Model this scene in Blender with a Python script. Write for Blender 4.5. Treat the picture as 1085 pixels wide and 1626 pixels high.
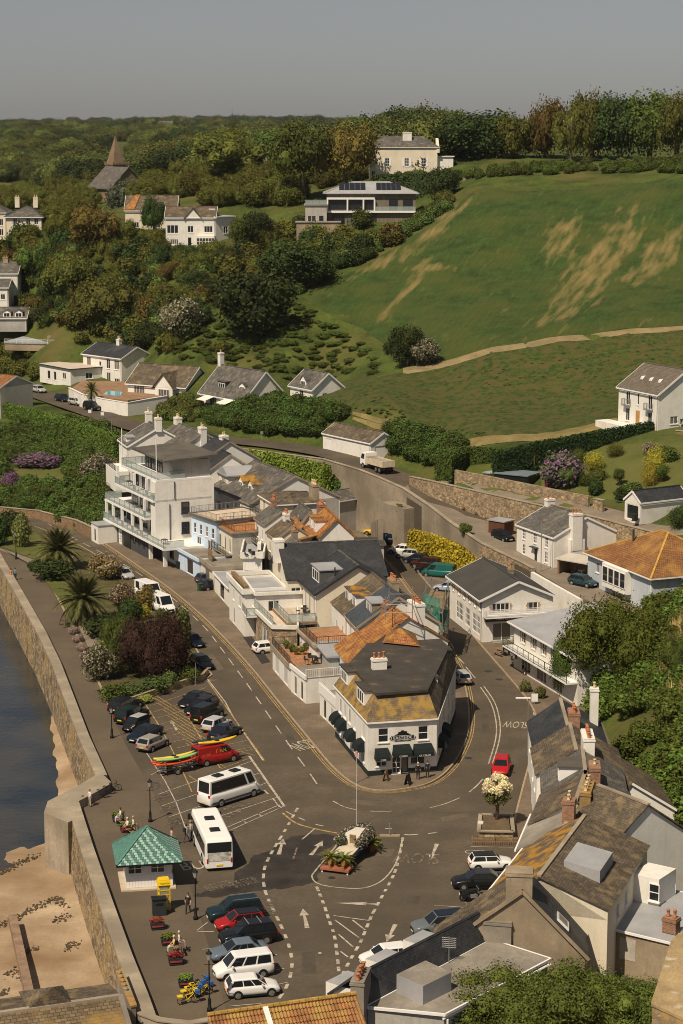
import bpy, bmesh, math, random
import numpy as np
from mathutils import Vector, Matrix, noise as mnoise
from mathutils.geometry import delaunay_2d_cdt
R=math.radians
S=bpy.context.scene
COL=S.collection
for o in list(bpy.data.objects): bpy.data.objects.remove(o)
# ---------------------------------------------------------------- camera
F=3300.;H=63.
TILT=math.atan(613/F);CT,ST=math.cos(TILT),math.sin(TILT)
cam=bpy.data.cameras.new('camera');co=bpy.data.objects.new('camera',cam);COL.objects.link(co)
co.location=(0,0,H);co.rotation_euler=(math.pi/2-TILT,0,0)
cam.sensor_fit='VERTICAL';cam.sensor_height=24;cam.lens=24*F/1626;cam.clip_start=1;cam.clip_end=30000
S.camera=co
# ---------------------------------------------------------------- sky, sun, exposure
SUN_EL=R(53);SUN_DIR=Vector((.56,.83,0)).normalized()     # horizontal way the light travels
w=bpy.data.worlds.new('World');S.world=w;w.use_nodes=True
nt=w.node_tree;bg=nt.nodes['Background']
sky=nt.nodes.new('ShaderNodeTexSky');sky.sky_type='NISHITA';sky.sun_disc=False
sky.sun_elevation=SUN_EL;sky.sun_rotation=math.atan2(-SUN_DIR.x,-SUN_DIR.y)
sky.air_density=1.0;sky.dust_density=.6;sky.ozone_density=1.5;sky.altitude=0
hs=nt.nodes.new('ShaderNodeHueSaturation');hs.inputs['Saturation'].default_value=.42
nt.links.new(sky.outputs[0],hs.inputs['Color']);tn=nt.nodes.new('ShaderNodeMix');tn.data_type='RGBA';tn.blend_type='MULTIPLY';tn.inputs[0].default_value=1;tn.inputs[7].default_value=(.96,.955,1.0,1);nt.links.new(hs.outputs[0],tn.inputs[6]);nt.links.new(tn.outputs[2],bg.inputs[0]);bg.inputs[1].default_value=.05
sl=bpy.data.lights.new('sun','SUN');sl.energy=4.7;sl.angle=R(.6);sl.color=(1,.86,.66)
so=bpy.data.objects.new('sun',sl);COL.objects.link(so);so.location=(-60,0,120)
so.rotation_euler=Vector((SUN_DIR.x*math.cos(SUN_EL),SUN_DIR.y*math.cos(SUN_EL),-math.sin(SUN_EL))).to_track_quat('-Z','Y').to_euler()
S.view_settings.view_transform='Standard';S.view_settings.look='None';S.view_settings.exposure=0;S.view_settings.gamma=1
S.view_settings.use_curve_mapping=False
S.cycles.use_denoising=True;S.cycles.filter_width=1.0;S.cycles.max_bounces=5;S.cycles.diffuse_bounces=2;S.cycles.glossy_bounces=2;S.cycles.transmission_bounces=3;S.cycles.transparent_max_bounces=6
S.cycles.caustics_reflective=False;S.cycles.caustics_refractive=False
# ---------------------------------------------------------------- a photo point on the plane at height z, or on a far distance Y
def ray(px,py):
    u=(px-542.5)/F;q=(813-py)/F
    return (u,CT+q*ST,-ST+q*CT)
def G(px,py,z=0.):
    d=ray(px,py);s=(z-H)/d[2];return Vector((s*d[0],s*d[1],z))
def GY(px,py,Y):
    d=ray(px,py);s=Y/d[1];return Vector((s*d[0],Y,H+s*d[2]))
def scale_at(p):
    return F/(p[1]*CT-(p[2]-H)*ST)
# ---------------------------------------------------------------- materials
MATS={}
def mat(name,col,rough=.85,var=.18,vs=.8,col2=None,amt=.5,cs=.25,edge=.08,spec=.25,bump=0,bs=12,metal=0,pat=None,alpha=None,trans=0,obj=False,emit=0):
    """col with fine noise; col2 patches (scale cs); pat = ('brick',w,h,mortar,k) or ('stone',scale,mortar) in metre UVs"""
    if name in MATS: return MATS[name]
    m=bpy.data.materials.new(name);m.use_nodes=True;n=m.node_tree;N=n.nodes;L=n.links
    b=N['Principled BSDF'];b.inputs['Roughness'].default_value=rough;b.inputs['Metallic'].default_value=metal
    b.inputs['Specular IOR Level'].default_value=spec
    geo=N.new('ShaderNodeNewGeometry');pos=geo.outputs['Position']
    def rgb(c):
        x=N.new('ShaderNodeRGB');x.outputs[0].default_value=(*c,1);return x.outputs[0]
    def nz(s,det=3):
        x=N.new('ShaderNodeTexNoise');x.inputs['Scale'].default_value=s;x.inputs['Detail'].default_value=det;L.new(pos,x.inputs['Vector']);return x.outputs['Fac']
    def mp(v,a,b_,c,d):
        x=N.new('ShaderNodeMapRange');x.inputs[1].default_value=a;x.inputs[2].default_value=b_;x.inputs[3].default_value=c;x.inputs[4].default_value=d;L.new(v,x.inputs[0]);return x.outputs[0]
    def mix(f,a,b_,mode='MIX'):
        x=N.new('ShaderNodeMix');x.data_type='RGBA';x.blend_type=mode
        if isinstance(f,float): x.inputs[0].default_value=f
        else: L.new(f,x.inputs[0])
        L.new(a,x.inputs[6]);L.new(b_,x.inputs[7]);return x.outputs[2]
    if obj:
        oi=N.new('ShaderNodeObjectInfo');c=oi.outputs['Color']
    else: c=rgb(col)
    hgt=None
    if pat:
        uv=N.new('ShaderNodeUVMap').outputs[0]
        if pat[0]=='brick':
            t=N.new('ShaderNodeTexBrick');L.new(uv,t.inputs['Vector']);t.inputs['Scale'].default_value=1
            t.inputs['Brick Width'].default_value=pat[1];t.inputs['Row Height'].default_value=pat[2];t.inputs['Mortar Size'].default_value=pat[3]
            t.inputs['Mortar Smooth'].default_value=.3;t.inputs['Bias'].default_value=0
            k=pat[4];t.inputs['Color1'].default_value=(*[q*(1-k) for q in col],1);t.inputs['Color2'].default_value=(*[min(1,q*(1+k)) for q in col],1)
            mc=pat[5] if len(pat)>5 else [q*.45 for q in col];t.inputs['Mortar'].default_value=(*mc,1)
            c=t.outputs[0];inv=mp(t.outputs['Fac'],0,1,1,0);hgt=inv
        else:
            t=N.new('ShaderNodeTexVoronoi');t.inputs['Scale'].default_value=pat[1];t2=N.new('ShaderNodeTexVoronoi');t2.feature='DISTANCE_TO_EDGE';t2.inputs['Scale'].default_value=pat[1]
            wv=N.new('ShaderNodeVectorMath');wv.operation='MULTIPLY';wv.inputs[1].default_value=(1,1.5,1);L.new(uv,wv.inputs[0])
            L.new(wv.outputs[0],t.inputs['Vector']);L.new(wv.outputs[0],t2.inputs['Vector'])
            sx=N.new('ShaderNodeSeparateColor');L.new(t.outputs['Color'],sx.inputs[0])
            k=pat[3] if len(pat)>3 else .45
            lo=rgb([q*(1-k) for q in col]);hi=rgb([min(1,q*(1+k)) for q in col]);c=mix(sx.outputs[0],lo,hi)
            ed=mp(t2.outputs[0],0,.08,0,1);c=mix(ed,rgb(pat[2]),c);hgt=ed
    if var:
        f=mp(nz(vs,5),.3,.7,1-var,1+var)
        x=N.new('ShaderNodeVectorMath');x.operation='SCALE';L.new(c,x.inputs[0]);L.new(f,x.inputs['Scale']);c=x.outputs[0]
        f=mp(nz(vs*9,2),.3,.7,1-var*.6,1+var*.6)
        x=N.new('ShaderNodeVectorMath');x.operation='SCALE';L.new(c,x.inputs[0]);L.new(f,x.inputs['Scale']);c=x.outputs[0]
    if name.endswith('render') or name in('weathered_concrete','old_concrete_wall','rubble_stone'):
        mpn=N.new('ShaderNodeMapping');mpn.inputs['Scale'].default_value=(1.6,1.6,.16);L.new(pos,mpn.inputs[0]);x=N.new('ShaderNodeTexNoise');x.inputs['Scale'].default_value=1.3;x.inputs['Detail'].default_value=6;L.new(mpn.outputs[0],x.inputs[0])
        f=mp(x.outputs['Fac'],.5,.75,0,.42 if 'white' not in name and 'cream' not in name else .2);c=mix(f,c,rgb([q*.55 for q in col]))
    if name=='window_glass':
        oi=N.new('ShaderNodeObjectInfo');c=mix(mp(oi.outputs['Random'],.55,1.,0,.8),c,rgb((.22,.20,.17)))
    if col2:
        f=mp(nz(cs,6),amt-edge,amt+edge,0,1);c=mix(f,c,rgb(col2))
    L.new(c,b.inputs['Base Color'])
    if bump or hgt:
        bp=N.new('ShaderNodeBump');bp.inputs['Strength'].default_value=.6;bp.inputs['Distance'].default_value=bump or .02
        L.new(hgt if hgt else nz(bs,4),bp.inputs['Height']);L.new(bp.outputs[0],b.inputs['Normal'])
    if alpha is not None: b.inputs['Alpha'].default_value=alpha
    if trans: b.inputs['Transmission Weight'].default_value=trans
    if emit: b.inputs['Emission Color'].default_value=(*col,1);b.inputs['Emission Strength'].default_value=emit
    MATS[name]=m;return m
asphalt=mat('asphalt',(.104,.083,.059),.9,.2,.25,(.080,.063,.045),.56,.06,.14,bump=.006,bs=40)
asphalt2=mat('asphalt_promenade',(.132,.102,.070),.92,.12,.3,(.102,.079,.054),.55,.08,.15,bump=.006,bs=40)
asphaltd=mat('dark_asphalt',(.040,.034,.027),.6,.35,.5)
pave=mat('pavement',(.185,.140,.098),.92,.14,.6,(.13,.10,.07),.55,.2,.15,bump=.008,pat=('brick',.9,.6,.012,.08))
kerbm=mat('kerb_stone',(.34,.26,.17),.9,.15,1.5)
wline=mat('road_paint_white',(.46,.40,.32),.8,.25,1.2,(.14,.11,.075),.62,1.8,.12)
fline=mat('road_paint_faded',(.21,.17,.125),.85,.3,1.2,(.085,.07,.056),.5,2.2,.1)
yline=mat('road_paint_yellow',(.44,.29,.10),.85,.25,1.2,(.11,.09,.065),.60,1.8,.12)
white=mat('white_render',(.80,.77,.71),.9,.08,.5,(.60,.55,.47),.64,.5,.16,bump=.004,bs=30)
white2=mat('white_paint',(.82,.80,.77),.6,.04,1.5)
cream=mat('cream_render',(.74,.66,.52),.9,.06,.5,(.60,.52,.40),.7,.4,.14)
bluew=mat('pale_blue_render',(.57,.68,.82),.9,.05,.5,(.46,.55,.66),.7,.4,.14)
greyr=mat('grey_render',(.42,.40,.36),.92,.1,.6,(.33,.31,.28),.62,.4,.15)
tanr=mat('tan_render',(.36,.285,.195),.95,.16,.5,(.23,.18,.125),.56,.3,.16,bump=.01,bs=10)
dkgrey=mat('dark_grey_cladding',(.075,.08,.085),.7,.1,1,pat=('brick',3,.16,.012,.08))
slate=mat('dark_slate',(.042,.044,.048),.6,.16,.6,(.075,.073,.07),.64,.3,.1,pat=('brick',.32,.2,.014,.22),bump=.01)
slateg=mat('grey_slate',(.11,.102,.092),.75,.25,.6,(.20,.17,.13),.60,1.0,.08,pat=('brick',.34,.22,.014,.22),bump=.012)
slateb=mat('brown_slate',(.115,.09,.064),.8,.25,.6,(.21,.155,.085),.60,1.0,.08,pat=('brick',.34,.22,.014,.25),bump=.012)
slatel=mat('lichen_slate',(.14,.105,.07),.85,.2,.6,(.40,.20,.03),.50,.9,.07,pat=('brick',.34,.24,.014,.25),bump=.012)
tilev=mat('lichen_gold_slate',(.17,.125,.075),.85,.18,.7,(.32,.20,.05),.52,1.1,.10,pat=('brick',.34,.24,.014,.2),bump=.012)
orange=mat('orange_clay_tile',(.33,.135,.055),.85,.25,.7,(.42,.22,.05),.56,1.1,.10,pat=('brick',.26,.33,.03,.22),bump=.03)
brownt=mat('brown_clay_tile',(.27,.125,.048),.85,.18,.6,(.40,.23,.06),.66,.3,.15,pat=('brick',.3,.34,.03,.2),bump=.03)
felt=mat('roof_felt',(.13,.115,.095),.92,.15,.5,(.085,.075,.062),.55,.3,.15,bump=.006)
feltd=mat('dark_roof_felt',(.062,.054,.046),.92,.2,.5,(.20,.13,.045),.68,.5,.05)
concrete=mat('weathered_concrete',(.30,.265,.22),.95,.18,.5,(.19,.165,.135),.52,.3,.15,bump=.01,bs=8)
lead=mat('grey_roofing',(.36,.36,.37),.7,.08,.5,(.28,.28,.29),.6,.3,.15)
wallconc=mat('old_concrete_wall',(.34,.285,.215),.95,.2,.35,(.20,.165,.12),.52,.18,.16,bump=.015,bs=5)
stone=mat('rubble_stone',(.34,.25,.155),.95,.15,.8,bump=.04,pat=('stone',2.2,(.20,.16,.11),.45))
stoneg=mat('sea_wall_stone',(.30,.225,.14),.95,.2,.5,(.42,.29,.12),.62,.2,.15,bump=.05,pat=('stone',1.5,(.12,.095,.065),.5))
coping=mat('wall_coping',(.36,.30,.22),.95,.15,.7,(.24,.20,.15),.55,.3,.15)
brick=mat('red_brick',(.35,.15,.075),.9,.15,1,(.2,.12,.08),.62,.6,.15,bump=.01,pat=('brick',.24,.09,.015,.3,(.30,.25,.2)))
pot=mat('terracotta',(.44,.17,.075),.85,.2,2)
potc=mat('buff_clay',(.62,.47,.28),.85,.15,2)
glass=mat('window_glass',(.018,.021,.024),.06,0,1,spec=.55)
glassb=mat('balcony_glass',(.42,.50,.48),.08,0,1,spec=.5,alpha=.42)
black=mat('black_paint',(.012,.014,.014),.45,.1,2)
blackm=mat('black_canvas',(.010,.016,.016),.85,.1,2)
wood=mat('weathered_wood',(.27,.18,.10),.85,.2,1.5,pat=('brick',2,.14,.01,.2),bump=.01)
deck=mat('brown_deck',(.33,.20,.12),.85,.2,1,pat=('brick',3,.14,.01,.15))
metal=mat('grey_metal',(.30,.30,.30),.45,.1,2,metal=.4)
dmetal=mat('dark_metal',(.035,.037,.038),.5,.1,2)
rubber=mat('tyre_rubber',(.014,.014,.014),.8,0)
paintc=mat('car_paint',(.5,.5,.5),.26,0,obj=True,spec=.5)
cglass=mat('car_glass',(.012,.015,.018),.05,0,spec=.6)
alloy=mat('alloy_rim',(.42,.42,.42),.35,0,metal=.7)
lampw=mat('headlamp',(.72,.74,.76),.12,0,spec=.6)
lampr=mat('tail_lamp',(.40,.015,.015),.2,0,spec=.5)
plate_w=mat('number_plate_white',(.75,.74,.70),.5,0);plate_y=mat('number_plate_yellow',(.75,.52,.06),.5,0)
# ---------------------------------------------------------------- mesh building
class MB:
    def __init__(s): s.v=[];s.f=[];s.m=[]
    def q(s,*pts,m=0):
        i=len(s.v);s.v+=[tuple(p) for p in pts];s.f.append(tuple(range(i,i+len(pts))));s.m.append(m);return s
    def box(s,x0,y0,z0,x1,y1,z1,m=0):
        i=len(s.v);s.v+=[(x0,y0,z0),(x1,y0,z0),(x1,y1,z0),(x0,y1,z0),(x0,y0,z1),(x1,y0,z1),(x1,y1,z1),(x0,y1,z1)]
        for f in ((0,3,2,1),(4,5,6,7),(0,1,5,4),(1,2,6,5),(2,3,7,6),(3,0,4,7)): s.f.append(tuple(i+k for k in f));s.m.append(m)
        return s
    def hexa(s,b,t,m=0):          # bottom 4 and top 4 points, counter-clockwise from above
        i=len(s.v);s.v+=[tuple(p) for p in b]+[tuple(p) for p in t];n=len(b)
        s.f.append(tuple(i+k for k in reversed(range(n))));s.m.append(m);s.f.append(tuple(i+n+k for k in range(n)));s.m.append(m)
        for k in range(n): s.f.append((i+k,i+(k+1)%n,i+n+(k+1)%n,i+n+k));s.m.append(m)
        return s
    def prism(s,poly,z0,z1,m=0,mt=None):
        P=[tuple(p)[:2] for p in poly]
        if sum(P[k][0]*P[(k+1)%len(P)][1]-P[(k+1)%len(P)][0]*P[k][1] for k in range(len(P)))<0: P=P[::-1]
        s.hexa([(x,y,z0) for x,y in P],[(x,y,z1) for x,y in P],m)
        if mt is not None: s.m[-len(P)-1]=mt
        return s
    def bar(s,a,b,w,h=None,m=0,up=(0,0,1)):
        a=Vector(a);b=Vector(b);h=h or w;d=(b-a)
        if d.length<1e-6: return s
        d.normalize();u=Vector(up)
        if abs(d.dot(u))>.97: u=Vector((0,1,0))
        r=d.cross(u).normalized()*w/2;u=r.cross(d).normalized()*h/2
        return s.hexa([a-r-u,a+r-u,b+r-u,b-r-u][::1],[a-r+u,a+r+u,b+r+u,b-r+u],m)
    def tube(s,path,r,n=6,m=0,cap=True):
        P=[Vector(p) for p in path];rr=r if hasattr(r,'__len__') else [r]*len(P);i0=len(s.v)
        for k,p in enumerate(P):
            d=(P[min(k+1,len(P)-1)]-P[max(k-1,0)]).normalized();u=Vector((0,0,1)) if abs(d.z)<.9 else Vector((1,0,0))
            a=d.cross(u).normalized();b=a.cross(d)
            for j in range(n):
                t=2*math.pi*j/n;s.v.append(tuple(p+(a*math.cos(t)+b*math.sin(t))*rr[k]))
        for k in range(len(P)-1):
            for j in range(n):
                s.f.append((i0+k*n+j,i0+k*n+(j+1)%n,i0+(k+1)*n+(j+1)%n,i0+(k+1)*n+j));s.m.append(m)
        if cap:
            s.f.append(tuple(i0+j for j in reversed(range(n))));s.m.append(m);s.f.append(tuple(i0+(len(P)-1)*n+j for j in range(n)));s.m.append(m)
        return s
    def lathe(s,prof,c=(0,0,0),n=12,m=0):     # prof: (r,z)
        return s.tube2([(c[0],c[1],c[2]+z) for r,z in prof],[r for r,z in prof],n,m)
    def tube2(s,P,rr,n,m):
        i0=len(s.v)
        for (x,y,z),r in zip(P,rr):
            for j in range(n):
                t=2*math.pi*j/n;s.v.append((x+r*math.cos(t),y+r*math.sin(t),z))
        for k in range(len(P)-1):
            for j in range(n): s.f.append((i0+k*n+j,i0+k*n+(j+1)%n,i0+(k+1)*n+(j+1)%n,i0+(k+1)*n+j));s.m.append(m)
        s.f.append(tuple(i0+j for j in reversed(range(n))));s.m.append(m);s.f.append(tuple(i0+(len(P)-1)*n+j for j in range(n)));s.m.append(m)
        return s
    def ribbon(s,pts,wd,m=0,dz=0):
        P=[Vector(p) for p in pts];L=[];Rr=[]
        for k,p in enumerate(P):
            d=(P[min(k+1,len(P)-1)]-P[max(k-1,0)]);d.z=0;d.normalize();nn=Vector((-d.y,d.x,0))*wd/2
            L.append(p+nn+Vector((0,0,dz)));Rr.append(p-nn+Vector((0,0,dz)))
        for k in range(len(P)-1): s.q(Rr[k],Rr[k+1],L[k+1],L[k],m=m)
        return s
    def mesh(s,name,mats,smooth=False,uv=True):
        me=bpy.data.meshes.new(name);me.from_pydata(s.v,[],s.f)
        for mm in (mats if isinstance(mats,(list,tuple)) else [mats]): me.materials.append(mm)
        if len(me.materials)>1: me.polygons.foreach_set('material_index',s.m)
        if uv and len(s.f)<60000:
            ul=me.uv_layers.new(name='UVMap');buf=np.zeros((len(me.loops),2),dtype=np.float32)
            V=s.v
            for p in me.polygons:
                n=p.normal;h=Vector((-n.y,n.x,0))
                if h.length<.02: h=Vector((1,0,0));u=Vector((0,1,0))
                else: h.normalize();u=n.cross(h)
                for li,vi in zip(p.loop_indices,p.vertices):
                    q=V[vi];buf[li]=(q[0]*h.x+q[1]*h.y,q[0]*u.x+q[1]*u.y+q[2]*u.z)
            ul.data.foreach_set('uv',buf.ravel())
        if smooth: me.polygons.foreach_set('use_smooth',[True]*len(me.polygons))
        me.update();return me
    def build(s,name,mats,parent=None,smooth=False,uv=True):
        return ob(name,s.mesh(name,mats,smooth,uv),parent)
def ob(name,data,parent=None,loc=None,rz=None,sc=None):
    o=bpy.data.objects.new(name,data);COL.objects.link(o)
    if parent: o.parent=parent
    if loc is not None: o.location=loc
    if rz is not None: o.rotation_euler=(0,0,rz)
    if sc is not None: o.scale=sc if hasattr(sc,'__len__') else (sc,)*3
    return o
def tag(o,label=None,cat=None,group=None,kind=None):
    if label: o['label']=label
    if cat: o['category']=cat
    if group: o['group']=group
    if kind: o['kind']=kind
    return o
def thing(name,label,cat,loc=(0,0,0),rz=0,group=None):
    o=ob(name,None,None,loc,rz);o.empty_display_size=.3;return tag(o,label,cat,group,'thing')
def copy_tree(o,parent=None):
    c=o.copy();COL.objects.link(c);c.parent=parent
    for ch in o.children: copy_tree(ch,c)
    return c
def struct(o,kind='structure'): o['kind']=kind;return o
def dens(pts,step):
    out=[];P=[Vector(p) for p in pts]
    for a,b in zip(P,P[1:]):
        n=max(1,int((b-a).length/step))
        for k in range(n): out.append(a.lerp(b,k/n))
    out.append(P[-1]);return out
def smooth_line(pts,n=4):
    P=[Vector(p) for p in pts];out=[]
    for i in range(len(P)-1):
        p0,p1,p2,p3=P[max(i-1,0)],P[i],P[i+1],P[min(i+2,len(P)-1)]
        for k in range(n):
            t=k/n;out.append(.5*((2*p1)+(p2-p0)*t+(2*p0-5*p1+4*p2-p3)*t*t+(3*p1-p0-3*p2+p3)*t**3))
    out.append(P[-1]);return out
def inpoly(x,y,P):
    c=False;j=len(P)-1
    for i in range(len(P)):
        xi,yi=P[i][0],P[i][1];xj,yj=P[j][0],P[j][1]
        if (yi>y)!=(yj>y) and x<(xj-xi)*(y-yi)/(yj-yi)+xi: c=not c
        j=i
    return c
# ---------------------------------------------------------------- hill: height function through surveyed points
HP=[]
def hp(*L):
    for (x,y,z) in L: p=G(x,y,z);HP.append((p.x,p.y,p.z))
def hy(*L):
    for (x,y,Y) in L: p=GY(x,y,Y);HP.append((p.x,p.y,p.z))
road_c=[(-140,560,9),(-60,585,9),(0,603,9),(60,627,9),(147,657,9),(200,675,9),(250,688,9),(340,699,9),(450,711,9),(540,727,9),(610,753,8.5),(650,774,7.6),(690,800,6.7),(730,824,5.9),(780,855,5),(830,885,4.3),(900,922,3.8)]
hp(*road_c[:11])
hp((-60,600,9),(60,642,9),(150,672,9),(250,697,9),(340,708,9),(450,722,9),(515,737,9))
hp((-200,800,.3),(-60,805,.3),(20,808,.3),(75,824,.3),(120,840,.3),(172,858,.3),(-100,700,4),(20,770,2.5),(20,725,4.5),(20,690,6.5),(90,770,2.5),(95,725,4.5),(100,690,6.8),(160,790,2.5),(165,740,4.8),(165,705,7))
hp((20,590,10.5),(110,612,10.5),(190,612,10.5),(260,635,10.5),(370,640,11),(330,660,10),(480,610,14),(430,622,14))
hp((400,690,10.5),(480,700,10.6),(560,712,10.8),(640,730,10),(690,752,9.2))
hp((430,640,14.5),(560,655,15),(640,676,14.5),(740,700,13.3),(700,738,9.6))
hp((720,757,9.4),(780,778,9.4),(850,800,9.5),(934,818,9.5),(1085,855,9.3),(1250,890,9),(1030,820,9.4),(850,778,10.4),(930,790,10.6),(950,740,13.2),(1060,770,12.5),(900,755,12),(1060,720,15.5),(830,712,13.8),(1010,668,17.2),(1120,650,18.5),(1250,640,20))
hy((610,592,378),(690,575,378),(780,556,376),(880,540,374),(1000,526,372),(1085,520,372),(1300,500,372),(860,640,352),(700,630,360),(540,600,390),(1000,600,355))
hy((560,500,418),(620,440,438),(680,370,458),(745,308,476),(900,300,470),(1085,286,455),(1300,270,455),(800,420,430),(1000,420,418),(1085,420,415),(860,500,398),(460,560,405),(480,480,430),(480,420,455))
hy((745,280,500),(900,268,498),(1085,262,495),(1300,250,495),(900,240,560),(1085,240,560),(900,215,700),(1085,208,900),(900,205,1400),(1100,198,2000),(1100,196,3200))
hy((635,280,520),(580,352,480),(530,370,478),(480,330,505),(640,335,500),(410,285,545),(470,300,540),(420,370,490),(318,388,480),(230,365,500),(250,320,540),(370,390,475),(200,420,470),(100,450,468),(100,420,480),(30,378,500),(-100,390,550),(-100,430,540),(10,460,490),(20,510,478),(80,560,446),(80,515,462),(10,560,466),(-100,540,500),(200,520,452),(300,500,432),(300,560,412),(380,520,422),(400,450,450),(240,440,462),(180,560,442),(650,757,326),(680,763,321))
hy((190,312,620),(100,350,560),(20,320,640),(100,300,720),(10,300,800),(-150,300,800),(200,270,850),(300,262,900),(400,255,800),(520,240,800),(640,235,800),(100,240,1250),(0,238,1250),(-150,238,1250),(300,235,1200),(450,222,1200),(640,218,1200),(0,208,2200),(200,204,2200),(400,200,2200),(640,205,2000),(-200,208,2200),(0,200,3200),(300,194,3000),(640,200,3000),(-300,200,3200),(800,212,1500))
for x in (755,790,825,850): p=G(x,752+(x-755)*.15,11.7);HP+=[(p.x,p.y,9.7),(p.x+.6,p.y+3.5,10.0)]
_A=np.array(HP)
def _ab(x,y): return np.stack([600*np.asarray(x)/np.asarray(y),260*np.log(np.asarray(y))],-1)
def _k(r2): return np.where(r2>1e-9,.5*r2*np.log(np.maximum(r2,1e-9)),0)
_C=_ab(_A[:,0],_A[:,1]);_n=len(_C)
_K=_k(((_C[:,None]-_C[None])**2).sum(-1))+np.eye(_n)*12.0
_M=np.zeros((_n+3,_n+3));_M[:_n,:_n]=_K;_M[:_n,_n]=1;_M[:_n,_n+1:]=_C;_M[_n:,:_n]=_M[:_n,_n:].T
_W=np.linalg.solve(_M,np.concatenate([_A[:,2],np.zeros(3)]))
_RC=np.array([tuple(G(*p)) for p in road_c[:12]])
def _carve(x,y,z):
    best=np.full(len(x),1e9);rz=np.zeros(len(x))
    for a,b in zip(_RC,_RC[1:]):
        dx,dy=b[0]-a[0],b[1]-a[1];t=np.clip(((x-a[0])*dx+(y-a[1])*dy)/(dx*dx+dy*dy),0,1)
        d=np.hypot(x-a[0]-t*dx,y-a[1]-t*dy);m=d<best;best[m]=d[m];rz[m]=(a[2]+t*(b[2]-a[2]))[m]
    w=np.clip((9.5-best)/5.5,0,1);w=w*w*(3-2*w);return z*(1-w)+rz*w
def hz_np(x,y):
    x=np.asarray(x,float);y=np.asarray(y,float);c=_ab(x,y);out=np.empty(len(c))
    for i in range(0,len(c),4000):
        d=c[i:i+4000];out[i:i+4000]=_k(((d[:,None]-_C[None])**2).sum(-1))@_W[:_n]+_W[_n]+d@_W[_n+1:]
    return _carve(x,y,out)
def hz(x,y): return float(hz_np(np.array([x]),np.array([y]))[0])
_ga=np.linspace(-1.0,1.1,520);_gl=np.linspace(math.log(255),math.log(3300),620)
_GA,_GL=np.meshgrid(_ga,_gl,indexing='ij');_GYY=np.exp(_GL).ravel();_GZ=hz_np((_GA.ravel()*.5)*_GYY,_GYY).reshape(520,620)
def hzf(x,y):
    a=np.clip((x/y/.5+1.0)/2.1*519,0,518.999);l=np.clip((np.log(y)-_gl[0])/(_gl[-1]-_gl[0])*619,0,618.999);i=a.astype(int);j=l.astype(int);fa=a-i;fl=l-j
    return (_GZ[i,j]*(1-fa)+_GZ[i+1,j]*fa)*(1-fl)+(_GZ[i,j+1]*(1-fa)+_GZ[i+1,j+1]*fa)*fl
def T(px,py,y0=270,y1=3200):
    """where the view through a photo point meets the hill"""
    d=ray(px,py);Y=np.exp(np.linspace(math.log(y0),math.log(y1),700));s=Y/d[1]
    z=H+s*d[2];h=hzf(s*d[0],Y);k=np.argmax(z<=h)
    if z[k]>h[k]: k=len(Y)-1
    if k>0:
        a=(z[k-1]-h[k-1]);b=(h[k]-z[k]);t=a/(a+b) if a+b>0 else 0;yy=Y[k-1]+(Y[k]-Y[k-1])*t
    else: yy=Y[0]
    s=yy/d[1];x=s*d[0];return Vector((x,yy,hz(x,yy)))
# ================================================================ THE SETTING
rnd=random.Random(7)
grass=mat('rough_grass',(.058,.078,.013),.95,.4,.16,(.12,.10,.03),.60,.07,.12,bump=.15,bs=3)
crop=mat('green_crop',(.035,.062,.011),.95,.28,.35,(.064,.076,.015),.55,.10,.15,bump=.12,bs=3)
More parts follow.
